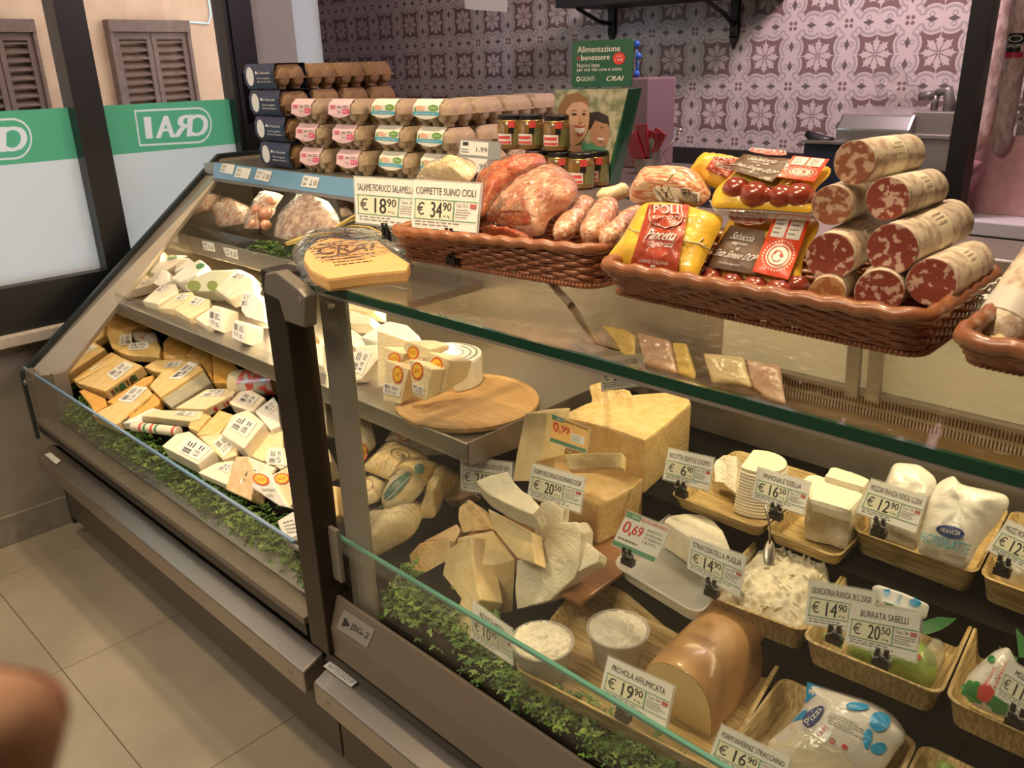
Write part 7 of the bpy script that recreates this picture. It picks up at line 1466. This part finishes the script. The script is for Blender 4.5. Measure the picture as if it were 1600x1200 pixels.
# slicer on the rear counter
sl = thing('meat_slicer', (-0.95, 2.65, 1.03), 'brushed steel meat slicer with a grey handle at the patterned wall', 'slicer')
ysl = 2.52; q1 = [atY(p, ysl) for p in ((1303, 232), (1308, 178), (1318, 172), (1418, 172), (1424, 180), (1424, 240))]
SL = M('satin_slicer_steel', (0.62, 0.62, 0.63), 0.25, 0.95)
b = B(); z0 = q1[0].z; prof = [(ysl, 1.10), (ysl, q1[2].z-0.05), (ysl+0.03, q1[2].z-0.012), (ysl+0.09, q1[2].z), (ysl+0.22, q1[2].z), (ysl+0.24, 1.10)]
n = len(prof); vs = [Vector((x_, y_, z_)) for x_ in (q1[0].x, q1[4].x) for y_, z_ in prof]; b.add(vs, [[i, (i+1) % n, n+(i+1) % n, n+i] for i in range(n)]+[list(range(n)), list(range(2*n-1, n-1, -1))]); build(b, 'blade_guard', SL, sl, bevel=0.006)
q2 = [atY(p, 2.56) for p in ((1427, 168), (1500, 165), (1500, 270))]; b = B(); b.box((q2[0].x, 2.56, q2[2].z), (-0.79, 2.80, q2[0].z-0.01)); b.box((q2[0].x, 2.553, q2[0].z-0.085), (-0.79, 2.56, q2[0].z-0.07)); build(b, 'carriage', STEELD, sl, bevel=0.004)
build(B().box((q1[0].x-0.02, 2.50, 1.0305), (-0.79, 2.84, 1.099)), 'base', STEELD, sl, bevel=0.006)
h_ = [atY(p, 2.60) for p in q('C4', 1125, 438, 1200, 432, 1215, 470, 1262, 470)]; b = B(); b.sweep([h_[0], h_[1]], 0.013, 14); b.sweep([h_[1]+Vector((0, 0, 0.006)), h_[1]+Vector((0.03, 0, 0.012)), h_[3]+Vector((0.0, 0, 0.0)), h_[3]-Vector((0, 0, 0.03))], [0.010, 0.016, 0.016, 0.016], 12); b.cyl(h_[1], h_[1]-Vector((0, 0, 0.04)), 0.010); build(b, 'handle', M('grey_handle', (0.16, 0.15, 0.14), 0.35, 0.3), sl, smooth=True)
W = Pillow(q('C4', 905,345, 960,300, 1060,310, 1080,400, 1120,380, 1150,470, 940,468), Plane((0, 2.66, 0), (0, -1, 0.15)), 0.05, 0.6, 2.2, crumple=0.03, cs=14); W.build('plastic_bag', FILM, 'crumpled clear plastic bag on top of the meat slicer', 'bag')
a = atY((1050+600/2.909, 650/2.909), 2.5); c = atY((1050+735/2.909, 760/2.909), 2.5); b = B(); b.box((a.x, 2.5, 1.0305), (c.x+0.02, 2.62, a.z)); tb = tag(build(b, 'dark_container', M('dark_blue_container', (0.04, 0.05, 0.075), 0.3, 0.4), bevel=0.004), 'dark blue container left of the meat slicer', 'container'); build(B().box((a.x-0.008, 2.492, a.z+0.0005), (c.x+0.02, 2.63, a.z+0.008)), 'lid_rim', STEEL, tb)
b = B(); g_ = [atY(p, 2.54) for p in q('C4', 612,605, 640,625, 690,640, 735,640)]; b.sweep(g_, [0.010, 0.016, 0.016, 0.010], 10); tag(build(b, 'black_tool', BLACK, smooth=True, jitter=0.002), 'black handled tool lying on the dark blue container', 'tool')

# ---------------------------------------------------------------- upright display case at the right
YC = 2.30
cs = thing('upright_display_case', (0.1, 2.35, 0), 'upright chilled display case with black post and white ham shelf at the right', 'display case')
pt_ = atY((1499, 300), YC); wp = atY((1501, 311), YC).x-atY((1471, 311), YC).x
xl = atY((1535, 0), YC).x-wp/2; xr_ = xl+wp
build(B().box((xl, YC, 0.0), (xr_, YC+0.06, 2.2)), 'frame_post', BLACK, cs)
zsf = atY((1507, 343), YC).z; zs2 = atY((1507, 366), YC).z
build(B().box((xr_, YC+0.0, zs2), (1.2, YC+0.39, zsf)), 'white_shelf', M('white_case_shelf', (0.74, 0.72, 0.76), 0.3), cs, bevel=0.004)
build(B().box((xr_, YC+0.005, zs2-0.12), (1.2, YC+0.05, zs2-0.001)), 'rail', BLACK, cs); build(B().box((xr_, YC+0.05, 0.0), (1.2, YC+0.39, zs2-0.13)), 'cabinet', M('case_cabinet', (0.04, 0.038, 0.04), 0.4), cs)
build(B().box((xr_, YC+0.392, zs2), (1.2, YC+0.40, 2.2)), 'rear_panel', M('case_rear_panel', (0.42, 0.42, 0.36), 0.4), cs)
z2_ = atY((1590, 172), YC+0.25).z; build(B().box((atY((1578, 172), YC+0.25).x, YC+0.22, z2_), (1.2, YC+0.39, z2_+0.012)), 'upper_shelf', STEEL, cs); build(B().box((xl, YC, 2.2005), (1.2, YC+0.40, 2.28)), 'canopy', BLACK, cs)
zrod = 1.95; build(B().cyl((xr_, YC+0.16, zrod), (1.2, YC+0.16, zrod), 0.008), 'hanging_rod', STEEL, cs)
Q = Quad(*Plane((0, YC+0.002, 0), (0, -1, 0.05)).hits(q('D5', 325,1070, 527,1106, 516,1160, 322,1126))); b_ = build(Q.slab(0.001), 'price_strip', SIGN, cs); b = B(); Q.text(b, '9,90', 0.22, 0.42, 0.52, 0.9, 0.0018); Q.text(b, '€', 0.06, 0.45, 0.16, 0.85, 0.0018); Q.scribble(b, 0.05, 0.08, 0.9, 0.30, 1, 3, 0.6, 0.0018); Q.scribble(b, 0.6, 0.45, 0.8, 0.8, 2, 3, 0.4, 0.0018); build(b, 'print', INK, b_); b = B(); Q.rect(b, 0.85, 0.5, 0.97, 0.65, 0.0018); build(b, 'red_mark', REDM, b_)
Q = Quad(*Plane((0, YC+0.21, 0), (0, -1, 0.05)).hits(q('D5', 528,505, 660,518, 650,565, 522,552))); b_ = build(Q.slab(0.001), 'price_strip', SIGN, cs); b = B(); Q.text(b, '14,90', 0.05, 0.2, 0.75, 0.85, 0.0018); build(b, 'print', INK, b_)
# ham half
c_ = atY((1592, 296), YC+0.18); kk = (c_-CAM).dot(FWD)/FPX; rh = 72*kk
def fh(u, v):
    a = 2*math.pi*u; s_ = v; rr = (1-s_**3)**0.5 if s_ < 1 else 0
    x_ = math.cos(a); z_ = math.sin(a); z_ = z_ if z_ > -0.72 else -0.72
    return Vector((c_.x+x_*rh*rr*1.05, c_.y-0.06+s_*0.20, c_.z+z_*rh*0.95*rr+0.0))
hm = tag(build(B().grid(fh, 48, 14, True), 'cooked_ham', M('ham_rind', (0.58, 0.33, 0.30), 0.4, coat=0.5, col2=(0.50, 0.28, 0.22), nscale=15), smooth=True), 'half cooked ham with a pink cut face on the white shelf of the display case', 'ham')
dz = (zsf+0.0005)-min((hm.matrix_basis @ v.co).z for v in hm.data.vertices); hm.location.z += dz; ROOT[hm].z += dz
pts = [fh(k/48, 0)+Vector((0, -0.0015, dz)) for k in range(48)]; build(B().prism(pts, (0, 0.0012, 0)), 'cut_face', M('pink_ham_face', (0.66, 0.34, 0.35), 0.4, coat=0.4, col2=(0.72, 0.42, 0.42), nscale=20), hm)
W, o = bag('crumpled pink vacuum pack beside the cooked ham', M('pink_vacuum_pack', (0.62, 0.28, 0.33), 0.2, coat=1.0, bump=0.6), q('D5', 288,790, 300,690, 345,700, 405,715, 400,770, 330,860, 330,940, 260,930), 0.03, n=(0, -1, 0.1), y=YC+0.12, name='vacuum_pack', cat='meat pack', group=None, cr=0.01, cs=25)
SALS = M('white_moulded_long_salami', (0.66, 0.52, 0.48), 0.6, col2=(0.42, 0.28, 0.25), nscale=28, nlo=0.42, nhi=0.62, stretch=(1, 1, 0.5), bump=0.5)
for k, (lb, tp, bt, r_, yy) in enumerate((('long white moulded salami hanging in front in the display case', (1598, -20), (1560, 240), 14.5, YC+0.10), ('long salami hanging behind the other one next to the black post', (1562, -20), (1530, 235), 16, YC+0.26))):
    A = atY(tp, yy); C_ = atY(bt, yy); r0 = r_*(C_-CAM).dot(FWD)/FPX; xx = C_.x; zt_ = zrod-0.03
    b = B(); b.sweep([(xx, yy, C_.z), (xx, yy, C_.z+0.02), (xx, yy, C_.z+0.05)]+[(xx+0.002*math.sin(j), yy, C_.z+0.05+(zt_-C_.z-0.08)*j/8) for j in range(1, 9)]+[(xx, yy, zt_)], [r0*0.4, r0*0.85]+[r0]*9+[r0*0.4], 22)
    hs = tag(build(b, 'hanging_salami', SALS, smooth=True, jitter=0.001), lb, 'salami', 'long salamis hanging in the display case')
    b = B(); b.sweep([(xx, yy, zt_), (xx, (yy+YC+0.16)/2, zrod+0.012), (xx, YC+0.16, zrod+0.010)], 0.0012, 5); build(b, 'string', TWINE, hs)
    if k == 0:
        za, zb_ = atY((1585, 52), yy).z, atY((1580, 90), yy).z; build(B().sweep([(xx, yy, zb_), (xx, yy, za)], r0*1.03, 22, caps=False), 'black_label', BLACK, hs, smooth=True); build(B().sweep([(xx, yy, zb_), (xx, yy, zb_+0.012)], r0*1.05, 22, caps=False), 'red_stripe', M('crimson_stripe', (0.45, 0.02, 0.06), 0.4), hs, smooth=True)
        Q = Quad((xx-r0*.8, yy-r0*1.04, za-0.004), (xx+r0*.8, yy-r0*1.04, za-0.004), (xx+r0*.8, yy-r0*1.04, zb_+0.018), (xx-r0*.8, yy-r0*1.04, zb_+0.018)); b = B(); Q.ring(b, 0.5, 0.25, 0.4, 0.22, 0.15); Q.text(b, 'SALUMI', 0.1, 0.62, 0.9, 0.85); build(b, 'lettering', PAPER, hs)

# ---------------------------------------------------------------- the photographer's fingertip at the lower left
SKIN = M('skin', (0.93, 0.50, 0.28), 0.55, col2=(0.95, 0.55, 0.32), nscale=60, bump=0.15, bscale=400)
D = 0.105
def cp(px, py, d): v = ray((px, py)); return CAM+v*d
tip = cp(2, 1062, D); mid = cp(-42, 1240, D*1.0); base_ = cp(-120, 1520, D*1.04); far = cp(-240, 1900, D*1.15)
path = [tip]; 
me_pts = [(0.0, 0.30), (0.06, 0.62), (0.16, 0.86), (0.30, 0.98), (0.5, 1.0), (0.8, 0.98), (1.1, 1.02), (1.4, 1.08), (1.8, 1.06), (2.4, 1.12), (3.0, 1.2)]
def along(s):
    if s < 1: return tip.lerp(mid, s)
    if s < 2: return mid.lerp(base_, s-1)
    return base_.lerp(far, s-2)
R0 = 0.0090
u_ = (far-base_).normalized(); lf_ = -(RIGHT-u_*RIGHT.dot(u_)).normalized(); dp_ = lf_.cross(u_).normalized()
if dp_.dot(FWD) < 0: dp_ = -dp_
b = B(); b.sweep([along(s) for s, _ in me_pts], [R0*f for _, f in me_pts], 24)
K = far+u_*0.045+lf_*0.030                       # the rest of the hand lies outside the frame, below and left
Rp = Matrix((( lf_.x, u_.x, dp_.x), (lf_.y, u_.y, dp_.y), (lf_.z, u_.z, dp_.z)))
b.ball(K, (0.045, 0.055, 0.015), 28, 16, Rp, power=0.8)
for o_, L_, r_ in ((0.022, 0.080, 0.0092), (0.043, 0.073, 0.0088), (0.062, 0.057, 0.0078)):
    rt = far+lf_*o_+u_*(0.012 if o_ > 0.03 else 0.004); pth = [rt+u_*0.02, rt, rt-u_*L_*0.22-dp_*L_*0.02, rt-u_*L_*0.45-dp_*L_*0.06, rt-u_*L_*0.60-dp_*L_*0.18, rt-u_*L_*0.68-dp_*L_*0.34, rt-u_*L_*0.66-dp_*L_*0.52, rt-u_*L_*0.62-dp_*L_*0.58]
    b.sweep(pth, [r_*1.1, r_*1.12, r_*1.02, r_*1.04, r_*0.96, r_*0.94, r_*0.82, r_*0.42], 16)
tr = K+u_*0.018-lf_*0.030
b.sweep([tr+lf_*0.015, tr-lf_*0.010-u_*0.008-dp_*0.004, tr-lf_*0.022-u_*0.024-dp_*0.010, tr-lf_*0.027-u_*0.042-dp_*0.018, tr-lf_*0.026-u_*0.056-dp_*0.024, tr-lf_*0.025-u_*0.060-dp_*0.025], [0.014, 0.0125, 0.0108, 0.0104, 0.0088, 0.0045], 16)
b.sweep([K+u_*0.02, K+u_*0.055, K+u_*0.085-dp_*0.005, K+u_*0.17-dp_*0.03, K+u_*0.29-dp_*0.08], [0.026, 0.0255, 0.027, 0.034, 0.043], 24, squash=(1.15, 0.85))
fg = tag(build(b, 'person', SKIN, smooth=True), 'blurred fingertip of the person taking the photo, at the lower left', 'person')
rm = fg.modifiers.new('merge', 'REMESH'); rm.mode = 'VOXEL'; rm.voxel_size = 0.0016; rm.use_smooth_shade = True
sm_ = fg.modifiers.new('soften', 'SMOOTH'); sm_.iterations = 4; sm_.factor = 0.5
u_ = (mid-tip).normalized(); nn_ = FWD-u_*FWD.dot(u_); nn_.normalize(); sd_ = u_.cross(nn_)
def fn_(u, v): a = (u-0.5)*1.7; s_ = 0.10+0.75*v; return along(s_)+(nn_*math.cos(a)+sd_*math.sin(a))*(R0*(0.80+0.23*min(1, s_*3)))
build(B().grid(fn_, 9, 9), 'fingernail', M('fingernail', (0.70, 0.40, 0.30), 0.3, coat=0.5), fg, smooth=True)
